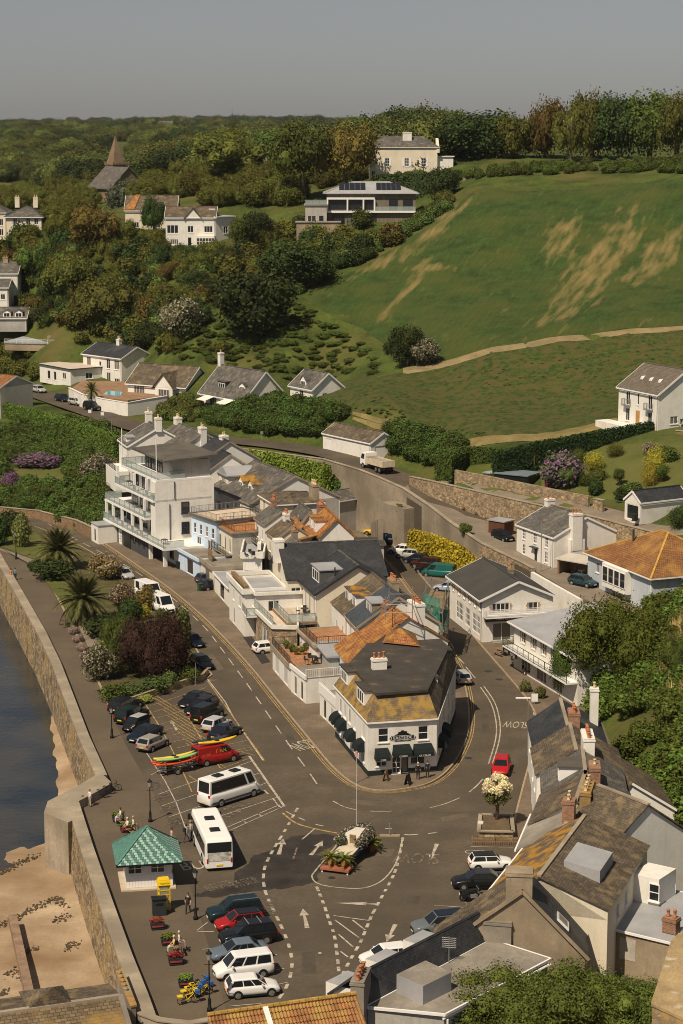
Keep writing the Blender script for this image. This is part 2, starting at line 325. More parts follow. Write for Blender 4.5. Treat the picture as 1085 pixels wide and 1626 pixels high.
# crop field: rows down the slope and dry bare streaks along them
def crop_mat():
    m=MATS['green_crop'];n=m.node_tree;N=n.nodes;L=n.links;b=N['Principled BSDF']
    old=b.inputs['Base Color'].links[0].from_socket
    geo=N.new('ShaderNodeNewGeometry')
    def noise_at(scale,rot,sc,det=5):
        mp=N.new('ShaderNodeMapping');mp.vector_type='TEXTURE';mp.inputs['Rotation'].default_value=(0,0,rot);mp.inputs['Scale'].default_value=sc
        L.new(geo.outputs['Position'],mp.inputs[0]);x=N.new('ShaderNodeTexNoise');x.inputs['Scale'].default_value=scale;x.inputs['Detail'].default_value=det;L.new(mp.outputs[0],x.inputs[0]);return x.outputs[0],mp
    def rng(v,a,b_,c=0,d=1):
        x=N.new('ShaderNodeMapRange');x.inputs[1].default_value=a;x.inputs[2].default_value=b_;x.inputs[3].default_value=c;x.inputs[4].default_value=d;L.new(v,x.inputs[0]);return x.outputs[0]
    def mul(a,b_):
        x=N.new('ShaderNodeMath');x.operation='MULTIPLY';L.new(a,x.inputs[0]);L.new(b_,x.inputs[1]);return x.outputs[0]
    streak,_=noise_at(.55,R(70),(4.5,1.0,3.),9)
    patch,_=noise_at(.021,0,(1,1,.2),3)
    # where the bare streaks lie: towards the right part of the field and along its left top edge
    sx=N.new('ShaderNodeSeparateXYZ');L.new(geo.outputs['Position'],sx.inputs[0])
    def band(cx,cy,rx,ry,rot):
        mp=N.new('ShaderNodeMapping');mp.vector_type='TEXTURE';mp.inputs['Location'].default_value=(cx,cy,0);mp.inputs['Rotation'].default_value=(0,0,rot);mp.inputs['Scale'].default_value=(rx,ry,1)
        pl=N.new('ShaderNodeVectorMath');pl.operation='MULTIPLY';pl.inputs[1].default_value=(1,1,0);L.new(geo.outputs['Position'],pl.inputs[0]);L.new(pl.outputs[0],mp.inputs[0])
        d=N.new('ShaderNodeVectorMath');d.operation='LENGTH';L.new(mp.outputs[0],d.inputs[0]);return rng(d.outputs['Value'],.35,1.0,1,0)
    bands=[]
    for a,bb,wd in [((1000,330),(850,545),8),((1020,340),(900,470),9),((905,345),(880,420),5),((870,395),(925,412),4),((560,440),(660,385),5),((640,415),(745,315),5),((1085,350),(1000,460),7),((690,400),(600,520),2.5),((640,425),(720,430),3)]:
        p,q=T(*a),T(*bb);c=(p+q)/2;dd=q-p;bands.append(band(c.x,c.y,dd.length/2*1.35,wd,math.atan2(dd.y,dd.x)))
    tot=bands[0]
    for x in bands[1:]:
        mx=N.new('ShaderNodeMath');mx.operation='MAXIMUM';L.new(tot,mx.inputs[0]);L.new(x,mx.inputs[1]);tot=mx.outputs[0]
    ad=N.new('ShaderNodeMath');ad.operation='ADD';L.new(rng(tot,0,1,-.20,.085),ad.inputs[0]);L.new(streak,ad.inputs[1])
    f=rng(ad.outputs[0],.44,.74,0,.7)
    x=N.new('ShaderNodeMix');x.data_type='RGBA';L.new(f,x.inputs[0]);L.new(old,x.inputs[6]);x.inputs[7].default_value=(.27,.19,.075,1);
    rows=N.new('ShaderNodeTexWave');rows.wave_type='BANDS';mp=N.new('ShaderNodeMapping');mp.vector_type='TEXTURE';mp.inputs['Rotation'].default_value=(0,0,R(-20));L.new(geo.outputs['Position'],mp.inputs[0]);L.new(mp.outputs[0],rows.inputs[0])
    rows.inputs['Scale'].default_value=.22;rows.inputs['Distortion'].default_value=7;rows.inputs['Detail'].default_value=2
    v=N.new('ShaderNodeVectorMath');v.operation='SCALE';L.new(x.outputs[2],v.inputs[0]);L.new(rng(rows.outputs[0],0,1,.95,1.04),v.inputs['Scale'])
    L.new(v.outputs[0],b.inputs['Base Color'])
plough=mat('weedy_plough',(.046,.064,.012),.95,.45,1.3,(.082,.072,.020),.53,.5,.08,bump=.12,bs=3)
lawn=mat('mown_lawn',(.095,.105,.024),.95,.15,.3,(.12,.115,.035),.6,.2,.15)
dry=mat('dry_grass',(.20,.155,.06),.95,.25,.4,(.15,.13,.045),.6,.3,.1)
soil=mat('garden_soil',(.12,.085,.05),.95,.3,.8)
track=mat('dusty_track',(.24,.18,.09),.95,.2,.4,(.16,.14,.06),.62,.3,.1)
drive=mat('driveway',(.22,.18,.135),.95,.15,.4)
crop_mat()
front=[(-420,790,.3),(-200,800,.3),(-60,806,.3),(20,809,.3),(75,824,.3),(120,840,.3),(168,857,.3),(186,770,7),(190,700,9),(250,700,9),(320,712,9),(400,724,9),(515,732,9.4),(572,746,9.3),(604,759,8.7),(640,766,8.6),(650,757,9.1),(680,763,9.3),(755,780,9.3),(840,799,9.5),(941,821,9.5),(1085,858,9.3),(1300,915,9),(1500,960,9)]
FW=[G(*p) for p in front]
def front_Y(a):
    A=[p.x/p.y for p in FW]
    if a<=A[0]: return FW[0].y
    for k in range(len(A)-1):
        if A[k]<=a<=A[k+1]:
            t=(a-A[k])/(A[k+1]-A[k]);return FW[k].y+(FW[k+1].y-FW[k].y)*t
    return FW[-1].y
def hill():
    pxs=sorted(set([-3000,-2200,-1600,-1200,-900,-700,-560]+list(range(-420,1510,7))+[p[0] for p in front]+[1560,1700,1900,2200,2700,3400]))
    rows=list(np.concatenate([np.linspace(0,.5,110)[:-1],np.linspace(.5,1,70)]))
    nc=len(pxs);X=[];Y=[]
    for r in rows:
        for p in pxs:
            a=(p-542.5)/F*1.017;y0=front_Y(a);l0=math.log(y0);l1=math.log(6500);lm=math.log(520)
            t=r*2;y=math.exp(l0+(lm-l0)*t) if t<=1 else math.exp(lm+(l1-lm)*(t-1)**1.3)
            X.append(a*y);Y.append(y)
    X=np.array(X);Y=np.array(Y);Z=hz_np(X,np.minimum(Y,3200))
    fl=Y>3200;Z[fl]-=(Y[fl]-3200)*.004
    for k in range(len(X)):
        fy=Y[k]/front_Y(X[k]/Y[k])
        amp=min(1,(fy-1)*25)*.25
        Z[k]+=amp*mnoise.noise((X[k]*.12,Y[k]*.12,3))+amp*.6*mnoise.noise((X[k]*.4,Y[k]*.4,7))
    V=[(X[k],Y[k],Z[k]) for k in range(len(X))];f=[]
    nr=len(rows)
    for r in range(nr-1):
        for c in range(nc-1): f.append((r*nc+c,r*nc+c+1,(r+1)*nc+c+1,(r+1)*nc+c))
    b=len(V);V+=[(X[c],Y[c],-1.5) for c in range(nc)]
    for c in range(nc-1): f.append((b+c,b+c+1,c+1,c))
    mb=MB();mb.v=V;mb.f=f;mb.m=[0]*len(f)
    return struct(mb.build('hillside',grass,None,True,False))
hill()
def drape(name,px,mt,off=.3,step=2.5,zf=None,sink=True):
    P=[T(*p) if zf is None else G(p[0],p[1],zf) for p in px];P.append(P[0]);D=dens(P,step)[:-1]
    poly=[(p.x,p.y) for p in D];xs=[p[0] for p in poly];ys=[p[1] for p in poly]
    pts=[Vector(p) for p in poly];n=len(pts)
    x=min(xs)
    while x<max(xs):
        y=min(ys)
        while y<max(ys):
            q=(x+rnd.uniform(-.3,.3)*step,y+rnd.uniform(-.3,.3)*step)
            if inpoly(q[0],q[1],poly) and min((q[0]-a)**2+(q[1]-b)**2 for a,b in poly)>(.6*step)**2: pts.append(Vector(q))
            y+=step
        x+=step
    r=delaunay_2d_cdt(pts,[],[list(range(n))],1,.001)
    vx=np.array([v.x for v in r[0]]);vy=np.array([v.y for v in r[0]]);z=hz_np(vx,vy)+off
    z[:n]-=off*.8
    mb=MB();mb.v=[(vx[i],vy[i],z[i]) for i in range(len(vx))];mb.f=[tuple(t) for t in r[2]];mb.m=[0]*len(mb.f)
    return struct(mb.build(name,mt,None,True,False))
drape('crop_field',[(475,470),(540,440),(640,385),(748,308),(860,303),(1000,292),(1085,286),(1180,280),(1180,500),(1085,518),(960,528),(870,540),(780,553),(740,565),(690,578),(640,560),(575,520),(520,500)],crop,.3,3.5)
drape('weedy_field',[(440,640),(470,622),(520,612),(600,600),(690,582),(780,558),(880,543),(1000,529),(1085,524),(1200,520),(1200,640),(985,668),(900,682),(830,698),(745,702),(640,680),(560,662),(500,648)],plough,.3,3)
drape('field_track',[(640,585),(690,577),(780,552),(870,537),(1000,523),(1085,518),(1085,527),(1000,532),(880,546),(780,562),(690,590),(640,598)],track,.42,2)
drape('field_headland',[(560,655),(640,675),(745,698),(850,690),(985,660),(985,672),(850,702),(748,712),(700,705),(640,690),(560,668)],dry,.42,2)
drape('garden_lawn',[(860,772),(860,740),(900,735),(960,708),(1060,700),(1120,710),(1120,800),(1060,790),(1000,800),(935,790)],lawn,.2,2)
drape('slope_lawn',[(10,748),(60,735),(105,742),(108,760),(60,775),(20,770)],lawn,.35,2)
drape('gravel_drive',[(700,752),(760,768),(850,789),(925,800),(1000,815),(1085,838),(1200,870),(1200,880),(1085,850),(941,820),(840,797),(755,778),(700,765)],drive,.15,1.5)
drape('verge_strip',[(760,775),(850,796),(925,813),(925,808),(850,789),(780,774)],lawn,.3,1.5)
drape('far_pasture',[(-60,292),(0,288),(45,296),(55,318),(30,330),(-60,335)],lawn,.6,5)
# upper road: tarmac ribbon with a solid body where it leaves the hill
def upper_road():
    P=smooth_line([G(*p) for p in road_c],5);mb=MB();w_=3.1
    L=[];Q=[]
    for k,p in enumerate(P):
        d=(P[min(k+1,len(P)-1)]-P[max(k-1,0)]);d.z=0;d.normalize();n=Vector((-d.y,d.x,0))*w_
        L.append(p+n);Q.append(p-n)
    for k in range(len(P)-1):
        z=Vector((0,0,.34));mb.q(Q[k]+z,Q[k+1]+z,L[k+1]+z,L[k]+z)
        if k>45:
            for a,b in ((Q[k],Q[k+1]),):
                mb.q(Vector((a.x,a.y,-1)),Vector((b.x,b.y,-1)),b+z,a+z)
    o=struct(mb.build('upper_road',asphalt));return P,Q,L
UR,URn,URf=upper_road()
# embankment fill under the lower part of the upper road, up to the stone wall
def shelf():
    a=[G(*p) for p in [(640,778,7.7),(680,806,6.8),(715,834,6.0),(762,864,5.1),(829,896,4.3),(919,950,3.7),(1000,985,3.5),(1130,1030,3.4)]]
    b=[G(*p) for p in [(650,757,9.1),(680,763,9.3),(755,780,9.3),(840,799,9.5),(941,821,9.5),(1040,845,9.4),(1085,858,9.3),(1300,915,9)]]
    mb=MB()
    for k in range(len(a)-1):
        p,q,r,s_=a[k],a[k+1],b[k+1].copy(),b[k].copy();r.z=q.z+.3;s_.z=p.z+.3
        p=p+Vector((0,0,.2));q=q+Vector((0,0,.2))
        mb.q(p,q,r,s_);mb.q(Vector((p.x,p.y,-.5)),Vector((q.x,q.y,-.5)),q,p)
    return struct(mb.build('road_shelf',drive))
shelf()
# ---- low ground: tarmac sheet as far as the sea wall
wall_in=[(-420,700),(-200,765),(-100,815),(0,885),(48,968),(74,1014),(97,1062),(118,1117),(142,1180),(171,1244),(152,1256),(121,1271),(150,1362),(181,1450),(210,1530),(236,1595),(262,1668),(300,1790)]
WI=[G(*p) for p in wall_in]
def sheet(name,poly,z,mt,zb=None):
    P=[(p[0],p[1]) for p in poly]
    A=sum(P[k][0]*P[(k+1)%len(P)][1]-P[(k+1)%len(P)][0]*P[k][1] for k in range(len(P)))
    if A<0: P=P[::-1]
    mb=MB();mb.v=[(x,y,z) for x,y in P];mb.f=[tuple(range(len(P)))];mb.m=[0]
    if zb is not None:
        n=len(P);mb.v+=[(x,y,zb) for x,y in P]
        for k in range(n): mb.f.append((n+k,n+(k+1)%n,(k+1)%n,k));mb.m.append(0)
    return struct(mb.build(name,mt))
sheet('road_tarmac',[(p.x,p.y) for p in WI]+[(140,115),(160,480),(-180,480)],0,asphalt,-1)
prom_r=[(-200,795),(-60,835),(0,873),(62,905),(108,985),(140,1050),(168,1113),(200,1183),(228,1232),(255,1280),(280,1330),(300,1400),(322,1470),(345,1550),(365,1626),(375,1700)]
sheet('promenade',[(p.x,p.y) for p in WI[1:17]]+[(p.x,p.y) for p in [G(*q) for q in prom_r[::-1]]],.006,asphalt2)
def pslab(name,px,z=.12,mt=pave,kerb=True,kw=.16):
    P=[G(*p) for p in px];o=sheet(name,[(p.x,p.y) for p in P],z,mt,-.2)
    return o
def kerb(px,z=.125,wd=.18,closed=False):
    P=smooth_line([G(*p) for p in px],4);mb=MB();mb.ribbon(P,wd,dz=z);
    for a,b in zip(P,P[1:]):
        pass
    # give the kerb a face
    mb2=MB()
    for a,b in zip(P,P[1:]): mb2.bar(a+Vector((0,0,z/2)),b+Vector((0,0,z/2)),wd,z+.016)
    return struct(mb2.build('kerb',kerbm))
coast_kerb=[(60,815),(130,843),(170,866),(250,921),(300,960),(345,1002),(400,1062),(440,1112),(490,1173),(530,1220),(565,1247),(600,1256),(640,1254),(685,1243),(718,1216),(741,1172),(745,1130),(736,1080),(715,1035),(690,990),(650,940),(615,892),(580,850),(545,815),(515,795)]
ck=[(p.x,p.y) for p in smooth_line([G(*q) for q in coast_kerb],4)]
sheet('pavement',ck+[(G(300,742).x,G(300,742).y),(G(60,800).x,G(60,800).y)],.12,pave,-.2)
kerb(coast_kerb)
right_kerb=[(618,860),(650,893),(690,940),(730,985),(770,1032),(810,1078),(842,1118),(853,1150),(845,1195),(832,1245),(818,1300),(812,1335)]
rk=[(p.x,p.y) for p in smooth_line([G(*q) for q in right_kerb],4)]
sheet('pavement',rk+[(G(840,1335).x,G(840,1335).y),(60,180),(60,300),(G(700,850).x,G(700,850).y)],.12,pave,-.2)
kerb(right_kerb)
# bays by the back wall stay tarmac: car park strip
# planted island between promenade and coast road
isl=[(0,873),(62,905),(108,985),(140,1050),(168,1113),(180,1122),(250,1098),(330,1078),(334,1066),(318,1040),(300,1010),(262,965),(225,930),(190,905),(130,868),(60,838),(-40,815),(-200,790)]
ip=[(p.x,p.y) for p in smooth_line([G(*q) for q in isl],2)]
sheet('island_kerb',ip,.12,kerbm,-.2)
def inset(P,d):
    c=Vector((sum(p[0] for p in P)/len(P),sum(p[1] for p in P)/len(P)));out=[]
    n=len(P);A=sum(P[k][0]*P[(k+1)%n][1]-P[(k+1)%n][0]*P[k][1] for k in range(n));s_=1 if A>0 else -1
    for k in range(n):
        a=Vector(P[k-1]);b=Vector(P[k]);cc=Vector(P[(k+1)%n]);e=((b-a).normalized()+(cc-b).normalized());e.normalize();out.append((b.x-e.y*d*s_,b.y+e.x*d*s_))
    return out
sheet('island_bed',inset(ip,.25),.16,mat('shrub_bed',(.075,.075,.025),.95,.35,.5,(.12,.085,.045),.55,.4,.15))
isl_lawn=[(-60,830),(0,868),(50,889),(84,880),(60,850),(20,833)]
sheet('mown_island_lawn',[(p.x,p.y) for p in [G(*q) for q in isl_lawn]],.20,lawn)
for q in ([(0,872),(58,903),(112,893),(118,885),(60,893)],[(120,985),(180,1010),(200,1020),(160,1030),(140,1030)]):
    sheet('garden_path',[(p.x,p.y) for p in [G(*k) for k in q]],.21,drive)
sheet('kerb_island_grass',[(p.x,p.y) for p in [G(*k) for k in [(62,912),(80,908),(120,930),(125,975),(108,970)]]],.2,lawn)
# ---- sea wall, beach and sea
def sea_wall():
    t=thing('sea_wall','stone sea wall with flat coping between promenade and beach','sea wall')
    P=WI;n=len(P);out=[];bot=[]
    nr=[]
    for k in range(n):
        a=P[max(k-1,0)];b=P[min(k+1,n-1)];d=(b-a).normalized();nr.append(Vector((d.y,-d.x,0)))
    mb=MB();mc=MB()
    for k in range(n-1):
        a,b=P[k],P[k+1];na,nb=nr[k],nr[k+1]
        if na.x>0: na=-na
        if nb.x>0: nb=-nb
        if k in (9,10): na=Vector((-.5,-.86,0));nb=na
        up=Vector((0,0,.85))
        ao,bo=a+na*1.15,b+nb*1.15
        if k==8: bo=b+Vector((-1.15,0,0))
        mc.q(a+up,b+up,bo+up,ao+up);mc.q(a,b,b+up,a+up)
        mc.q(ao+up,bo+up,bo+Vector((0,0,.55)),ao+Vector((0,0,.55)))
        m_=3
        for j in range(m_):
            z0=.55-(j)*5.4/m_;z1=.55-(j+1)*5.4/m_;f0=.10*j;f1=.10*(j+1)
            A0=ao+na*f0*1.1;A1=ao+na*f1*1.1;B0=bo+nb*f0*1.1;B1=bo+nb*f1*1.1
            A0.z=z0;A1.z=z1;B0.z=z0;B1.z=z1;mb.q(A1,A0,B0,B1)
    mb.build('stone_face',stoneg,t);mc.build('coping',coping,t)
    mb=MB();top=[G(*p,.86) for p in [(160,1226),(178,1243),(152,1258),(123,1273),(121,1300),(108,1306),(70,1290),(76,1272),(120,1250)]]
    mb.prism(top,-5,.86,0,1);mb.build('bastion',[wallconc,coping],t)
sea_wall()
sand=mat('sand',(.43,.325,.215),.95,.16,.35,(.24,.155,.085),.52,.16,.2,bump=.03,bs=6)
def wall_x(y):
    for a,b in zip(WI,WI[1:]):
        if min(a.y,b.y)<=y<=max(a.y,b.y) and abs(a.y-b.y)>.1: return a.x+(b.x-a.x)*(y-a.y)/(b.y-a.y)
    return WI[0].x if y>WI[0].y else WI[-1].x
def beach():
    # sand rising gently towards the near end
    mb=MB();nx,ny=120,150
    y0,y1=95,330
    for j in range(ny+1):
        for i in range(nx+1):
            y=y0+(y1-y0)*(j/ny);x=-110+(110+5)*(i/nx)
            z=-3.4-(y-130)*.022+.12*mnoise.noise((x*.15,y*.15,0))+.03*mnoise.noise((x*.8,y*.8,4))
            z=max(z,-7,-3.9-min(1,max(0,(y-205)/40))*.75-.28*max(0,wall_x(y)-x-1)-.15*mnoise.noise((x*.5,y*.3,2)));mb.v.append((x,y,z))
    for j in range(ny):
        for i in range(nx): mb.f.append((j*(nx+1)+i,j*(nx+1)+i+1,(j+1)*(nx+1)+i+1,(j+1)*(nx+1)+i));mb.m.append(0)
    return struct(mb.build('beach',sand,None,True,False))
beach()
def sea():
    m=bpy.data.materials.new('sea_water');m.use_nodes=True;n=m.node_tree;N=n.nodes;L=n.links;b=N['Principled BSDF']
    b.inputs['Roughness'].default_value=.12;b.inputs['Specular IOR Level'].default_value=.5
    g=N.new('ShaderNodeNewGeometry');x=N.new('ShaderNodeTexNoise');x.inputs['Scale'].default_value=.09;x.inputs['Detail'].default_value=6;L.new(g.outputs['Position'],x.inputs[0])
    rp=N.new('ShaderNodeValToRGB');rp.color_ramp.elements[0].position=.42;rp.color_ramp.elements[0].color=(.013,.021,.030,1);rp.color_ramp.elements[1].position=.62;rp.color_ramp.elements[1].color=(.05,.048,.040,1);L.new(x.outputs[0],rp.inputs[0]);L.new(rp.outputs[0],b.inputs['Base Color'])
    w1=N.new('ShaderNodeTexNoise');w1.inputs['Scale'].default_value=1.3;w1.inputs['Detail'].default_value=4;L.new(g.outputs['Position'],w1.inputs[0])
    bp=N.new('ShaderNodeBump');bp.inputs['Strength'].default_value=.35;bp.inputs['Distance'].default_value=.12;L.new(w1.outputs[0],bp.inputs['Height']);L.new(bp.outputs[0],b.inputs['Normal'])
    b.inputs['Alpha'].default_value=.93
    return sheet('sea',[(-400,100),(-400,700),(-60,480),(-25,330),(-12,200),(-10,100)],-4.62,m)
sea()
weed=mat('seaweed',(.085,.06,.034),.9,.4,1)
def weeds():
    mb=MB();r=random.Random(3)
    lines=[[(0,1372),(20,1362),(45,1350),(62,1345)],[(0,1460),(25,1448),(55,1430),(85,1418),(118,1430)],[(78,1418),(92,1414),(110,1428)],[(85,1452),(110,1446),(134,1440)],[(45,1505),(55,1500)],[(118,1493),(128,1491)],[(140,1497),(152,1495)],[(10,1540),(25,1536),(35,1545)],[(25,1318),(50,1310)],[(105,1500),(115,1492)],[(0,1576),(8,1570)]]
    for ln in lines:
        P=dens([G(x,y,-3.7) for x,y in ln],.35)
        for p in P:
            for _ in range(9):
                q=p+Vector((r.gauss(0,.2),r.gauss(0,.5),0));s_=r.uniform(.03,.13);z=-3.4-(q.y-130)*.022+.12*mnoise.noise((q.x*.15,q.y*.15,0))+.03
                k=r.randint(4,6);a0=r.uniform(0,6);mb.q(*[(q.x+s_*r.uniform(.6,1.3)*math.cos(a0+i*6.283/k),q.y+s_*2*r.uniform(.5,1.2)*math.sin(a0+i*6.283/k),z+.02+r.uniform(0,.02)) for i in range(k)])
    return struct(mb.build('seaweed',weed),'stuff')
w_=weeds();tag(w_,'dark seaweed lines strewn over the sand','seaweed')
# slipway kerb across the beach
tg=MB();a=[G(38,1455,-3.2),G(25,1462,-3.2)]
P1,P2=G(20,1455,-3.25),G(52,1600,-2.4)
tg.bar(P1+Vector((0,0,-.2)),P2+Vector((0,0,-.2)),.7,.75)
tag(tg.build('groyne',mat('groyne_stone',(.27,.18,.12),.95,.25,.8)),'low stone groyne running down the sand','groyne')
# ---- painted markings
LV=[.012]
def lay(): LV[0]+=.0004;return LV[0]
def dashes(px,on,off,wd,mt,name='lane_dashes',z=None,start=0,n=4):
    P=smooth_line([G(*p) for p in px],n);mb=MB();z=z or lay();acc=-start;seg=[]
    D=dens(P,.25);d=start
    for a,b in zip(D,D[1:]):
        ph=d%(on+off);l=(b-a).length
        if ph<on: seg.append(a);last=b
        elif seg: seg.append(a);mb.ribbon(seg,wd,dz=z);seg=[]
        d+=l
    if len(seg)>1: mb.ribbon(seg,wd,dz=z)
    return struct(mb.build(name,mt))
def lines(ls,wd,mt,name='painted_line',curve=False):
    mb=MB();z=lay()
    for l in ls:
        P=[G(*p) for p in l];P=smooth_line(P,4) if curve and len(P)>2 else P
        mb.ribbon(P,wd,dz=z)
    return struct(mb.build(name,mt))
dashes([(60,822),(100,845),(137,865),(205,901),(266,943),(320,991),(348,1025),(396,1091),(429,1139),(465,1191),(490,1225),(512,1258)],3.2,2.6,.14,wline)
lines([[(529,1272),(546,1281),(566,1286)],[(588,1288),(605,1289),(622,1288)],[(683,1283),(708,1276),(730,1267)],[(745,1258),(757,1248),(767,1237)],[(717,1022),(721,1030)],[(724,1040),(737,1054)],[(740,1059),(755,1077)],[(695,1000),(706,1012)]],.14,wline,'lane_dashes',True)
lines([[(763,1091),(780,1117),(788,1147),(787,1175),(776,1213)],[(768,1089),(786,1116),(794,1147),(793,1175),(782,1213)]],.13,wline,'double_white_line',True)
dashes([(815,1083),(838,1110),(848,1130),(849,1152)],1,.8,.2,wline,'edge_dashes')
def offs(px,d): 
    P=smooth_line([G(*p) for p in px],4);out=[]
    for k,p in enumerate(P):
        e=(P[min(k+1,len(P)-1)]-P[max(k-1,0)]).normalized();out.append(p+Vector((-e.y,e.x,0))*d)
    return out
def dyl(px,side,name='double_yellow_line'):
    mb=MB();z=lay()
    for d in (.32,.56): mb.ribbon(offs(px,side*d),.09,dz=z)
    return struct(mb.build(name,yline))
dyl(coast_kerb[1:22],-1);dyl(right_kerb[2:7],1)
# square: give-way dashes, bays, arrows
dashes([(473,1283),(452,1320),(432,1353),(420,1380),(420,1410),(432,1440),(455,1490),(464,1530),(456,1565),(440,1590)],1.0,.95,.26,wline,'give_way_dashes')
dashes([(420,1255),(437,1272),(452,1287),(478,1300),(505,1310),(540,1316)],1.0,1.2,.16,wline,'give_way_dashes')
dashes([(503,1408),(515,1438),(524,1465),(532,1490),(538,1540),(540,1570)],.8,.75,.26,wline,'give_way_dashes')
dashes([(640,1330),(634,1360),(626,1388),(606,1425),(590,1455),(573,1495),(556,1525),(535,1565)],.8,.8,.26,wline,'give_way_dashes')
lines([[(642,1325),(650,1326)],[(650,1326),(664,1325)],[(680,1324),(694,1322)],[(612,1316),(622,1316)]],.2,wline)
lines([[(535,1342),(500,1384),(496,1393),(503,1402),(525,1408),(565,1411),(590,1407),(612,1394),(630,1368),(640,1330)]],.14,wline,'island_outline',True)
lines([[(449,1291),(470,1307),(500,1316),(545,1325)]],.2,yline,'yellow_hatch_edge',True)
lines([[(500,1316),(480,1333)],[(530,1454),(587,1462)],[(532,1461),(570,1489)],[(560,1461),(580,1477)],[(538,1484),(561,1504)],[(541,1511),(553,1520)]],.14,wline,'hatch_lines')
def arrow(tail,head,wd=.28,hw=.8,hl=1.5,mt=wline,curve=None):
    a,b=G(*tail),G(*head);d=(b-a).normalized();n=Vector((-d.y,d.x,0));z=Vector((0,0,lay()));c=b-d*hl;mb=MB()
    mb.q(a-n*wd*.7+z,c-n*wd*.35+z,c+n*wd*.35+z,a+n*wd*.7+z);mb.q(c-n*hw/2+z,b+z,c+n*hw/2+z);return struct(mb.build('road_arrow',mt))
arrow((488,1474),(481,1443));arrow((443,1357),(450,1332));arrow((494,1358),(513,1335));arrow((694,1340),(684,1366));arrow((628,1468),(614,1496));arrow((600,1436),(532,1434),.2,.7,2.6);arrow((281,1160),(272,1144),.2,.6,1.2)
lines([[(466,1364),(472,1346)]],.16,fline)
def text_mesh(txt,h,wd=None,align='CENTER'):
    c=bpy.data.curves.new('lettering','FONT');c.body=txt;c.size=1;c.align_x=align;c.align_y='CENTER';c.resolution_u=3
    o=bpy.data.objects.new('tmp',c);COL.objects.link(o);bpy.context.view_layer.update()
    me=bpy.data.meshes.new_from_object(o.evaluated_get(bpy.context.evaluated_depsgraph_get()));bpy.data.objects.remove(o);bpy.data.curves.remove(c)
    vs=[v.co for v in me.vertices];w0=max(v.x for v in vs)-min(v.x for v in vs);h0=max(v.y for v in vs)-min(v.y for v in vs);cy=(max(v.y for v in vs)+min(v.y for v in vs))/2
    for v in me.vertices: v.co.x*=(wd/w0 if wd else h/h0);v.co.y=(v.co.y-cy)*h/h0
    return me
def marks(wd,h,n,seed=1):
    r=random.Random(seed);mb=MB();a=wd/n
    for k in range(n):
        if r.random()<.14: continue
        x=-wd/2+k*a;w_=a*.72
        for q in ((x,-h/2,x+w_*.25,h/2),(x,r.choice((-h/2,-h*.1,h*.32)),x+w_,0)):
            y1=q[3] or q[1]+h*.18;mb.q((q[0],q[1],0),(q[2],q[1],0),(q[2],y1,0),(q[0],y1,0))
    return mb.mesh('lettering',[],False,False) if False else mb.mesh('lettering',white2)
def road_text(txt,at,right_px,length,wd,mt=wline):
    """letters lie on the road: middle at a photo point, reading towards right_px"""
    p=G(*at);q=G(*right_px);d=(q-p).normalized();me=text_mesh(txt,length,wd);me.materials.append(mt)
    o=ob('road_lettering',me,None,(p.x,p.y,lay()),math.atan2(d.y,d.x));return struct(o)
road_text('SLOW',(485,1183),(462,1188),3.0,3.3);road_text('SLOW',(819,1151),(800,1150),2.4,2.6);road_text('SLOW',(662,1363),(640,1362),2.6,4.0,fline)
road_text('COACHES ONLY',(352,1295),(374,1284),2.0,9.0,fline);road_text('BUS',(312,1374),(330,1372),2.0,2.8)
road_text('BUS STOP',(347,1407),(360,1404),1.5,2.5,fline);road_text('BUS STOP',(388,1401),(400,1398),1.5,2.5,fline);lines([[(420,1433+k*5),(436,1431+k*5)] for k in range(5)],.16,fline)
for k,(x,y) in enumerate([(247,1247),(253,1268),(262,1287),(272,1308),(262,1262),(277,1283),(287,1304)]): road_text('COACH',(x,y),(x-3,y+14),1.0,1.9,fline)
for x,y in [(385,1224),(395,1245),(408,1257),(420,1240),(388,1237)]: road_text('COACH',(x,y),(x+3,y+14),1.0,1.9,fline)
road_text('DISABLED',(750,1484),(752,1500),1.1,2.6,fline);road_text('BAY',(719,1452),(717,1464),1.1,1.7,wline);road_text('DISABLED',(752,1460),(740,1476),1.3,3.0,wline)
# coach bays and the yellow hatched lane of the car park
lines([[(233,1196),(262,1240),(280,1275),(300,1330)],[(275,1208),(302,1194)],[(240,1231),(265,1218)],[(251,1262),(400,1209)],[(258,1280),(412,1228)],[(268,1298),(425,1243)],[(290,1316),(445,1265)],[(350,1326),(452,1280)]],.1,wline,'bay_lines')
lines([[(396,1201),(452,1281)]],.24,wline,'bay_lines')
lines([[(352,1318),(440,1280)],[(385,1302),(392,1308)],[(410,1292),(416,1297)],[(437,1273),(444,1282)]],.12,wline,'bay_lines')
lines([[(330,1079),(358,1115),(370,1138),(400,1182),(418,1208)]],.14,wline,'bay_lines')
lines([[(320,1083),(345,1080),(330,1079)]],.1,wline,'bay_lines')
yl=[]
for k in range(9):
    a=k/8.;yl.append([(238+a*50,1115+a*85),(300+a*84,1093+a*92)])
for k in range(10):
    a=k/9.;yl.append([(225+a*95,1128+a*75) if a<.5 else (262+a*45,1130+a*75),(310+a*80,1085+a*100)])
yl2=[[(232,1120),(260,1165),(290,1225),(305,1258)],[(300,1140),(325,1182),(350,1220)],[(330,1082),(420,1208)]]
hx=[]
for k in range(11):
    t=k/10.;A=(232+t*62,1112+t*95);B=(318+t*82,1082+t*105);hx.append([A,B])
for k in range(10):
    t=k/9.;A=(240+t*55,1100+t*80);B=(325+t*70,1132+t*70);hx.append([A,(A[0]+62,A[1]+38)])
lines(hx,.09,yline,'yellow_box_hatching');lines(yl2,.12,yline,'yellow_box_edge',True)
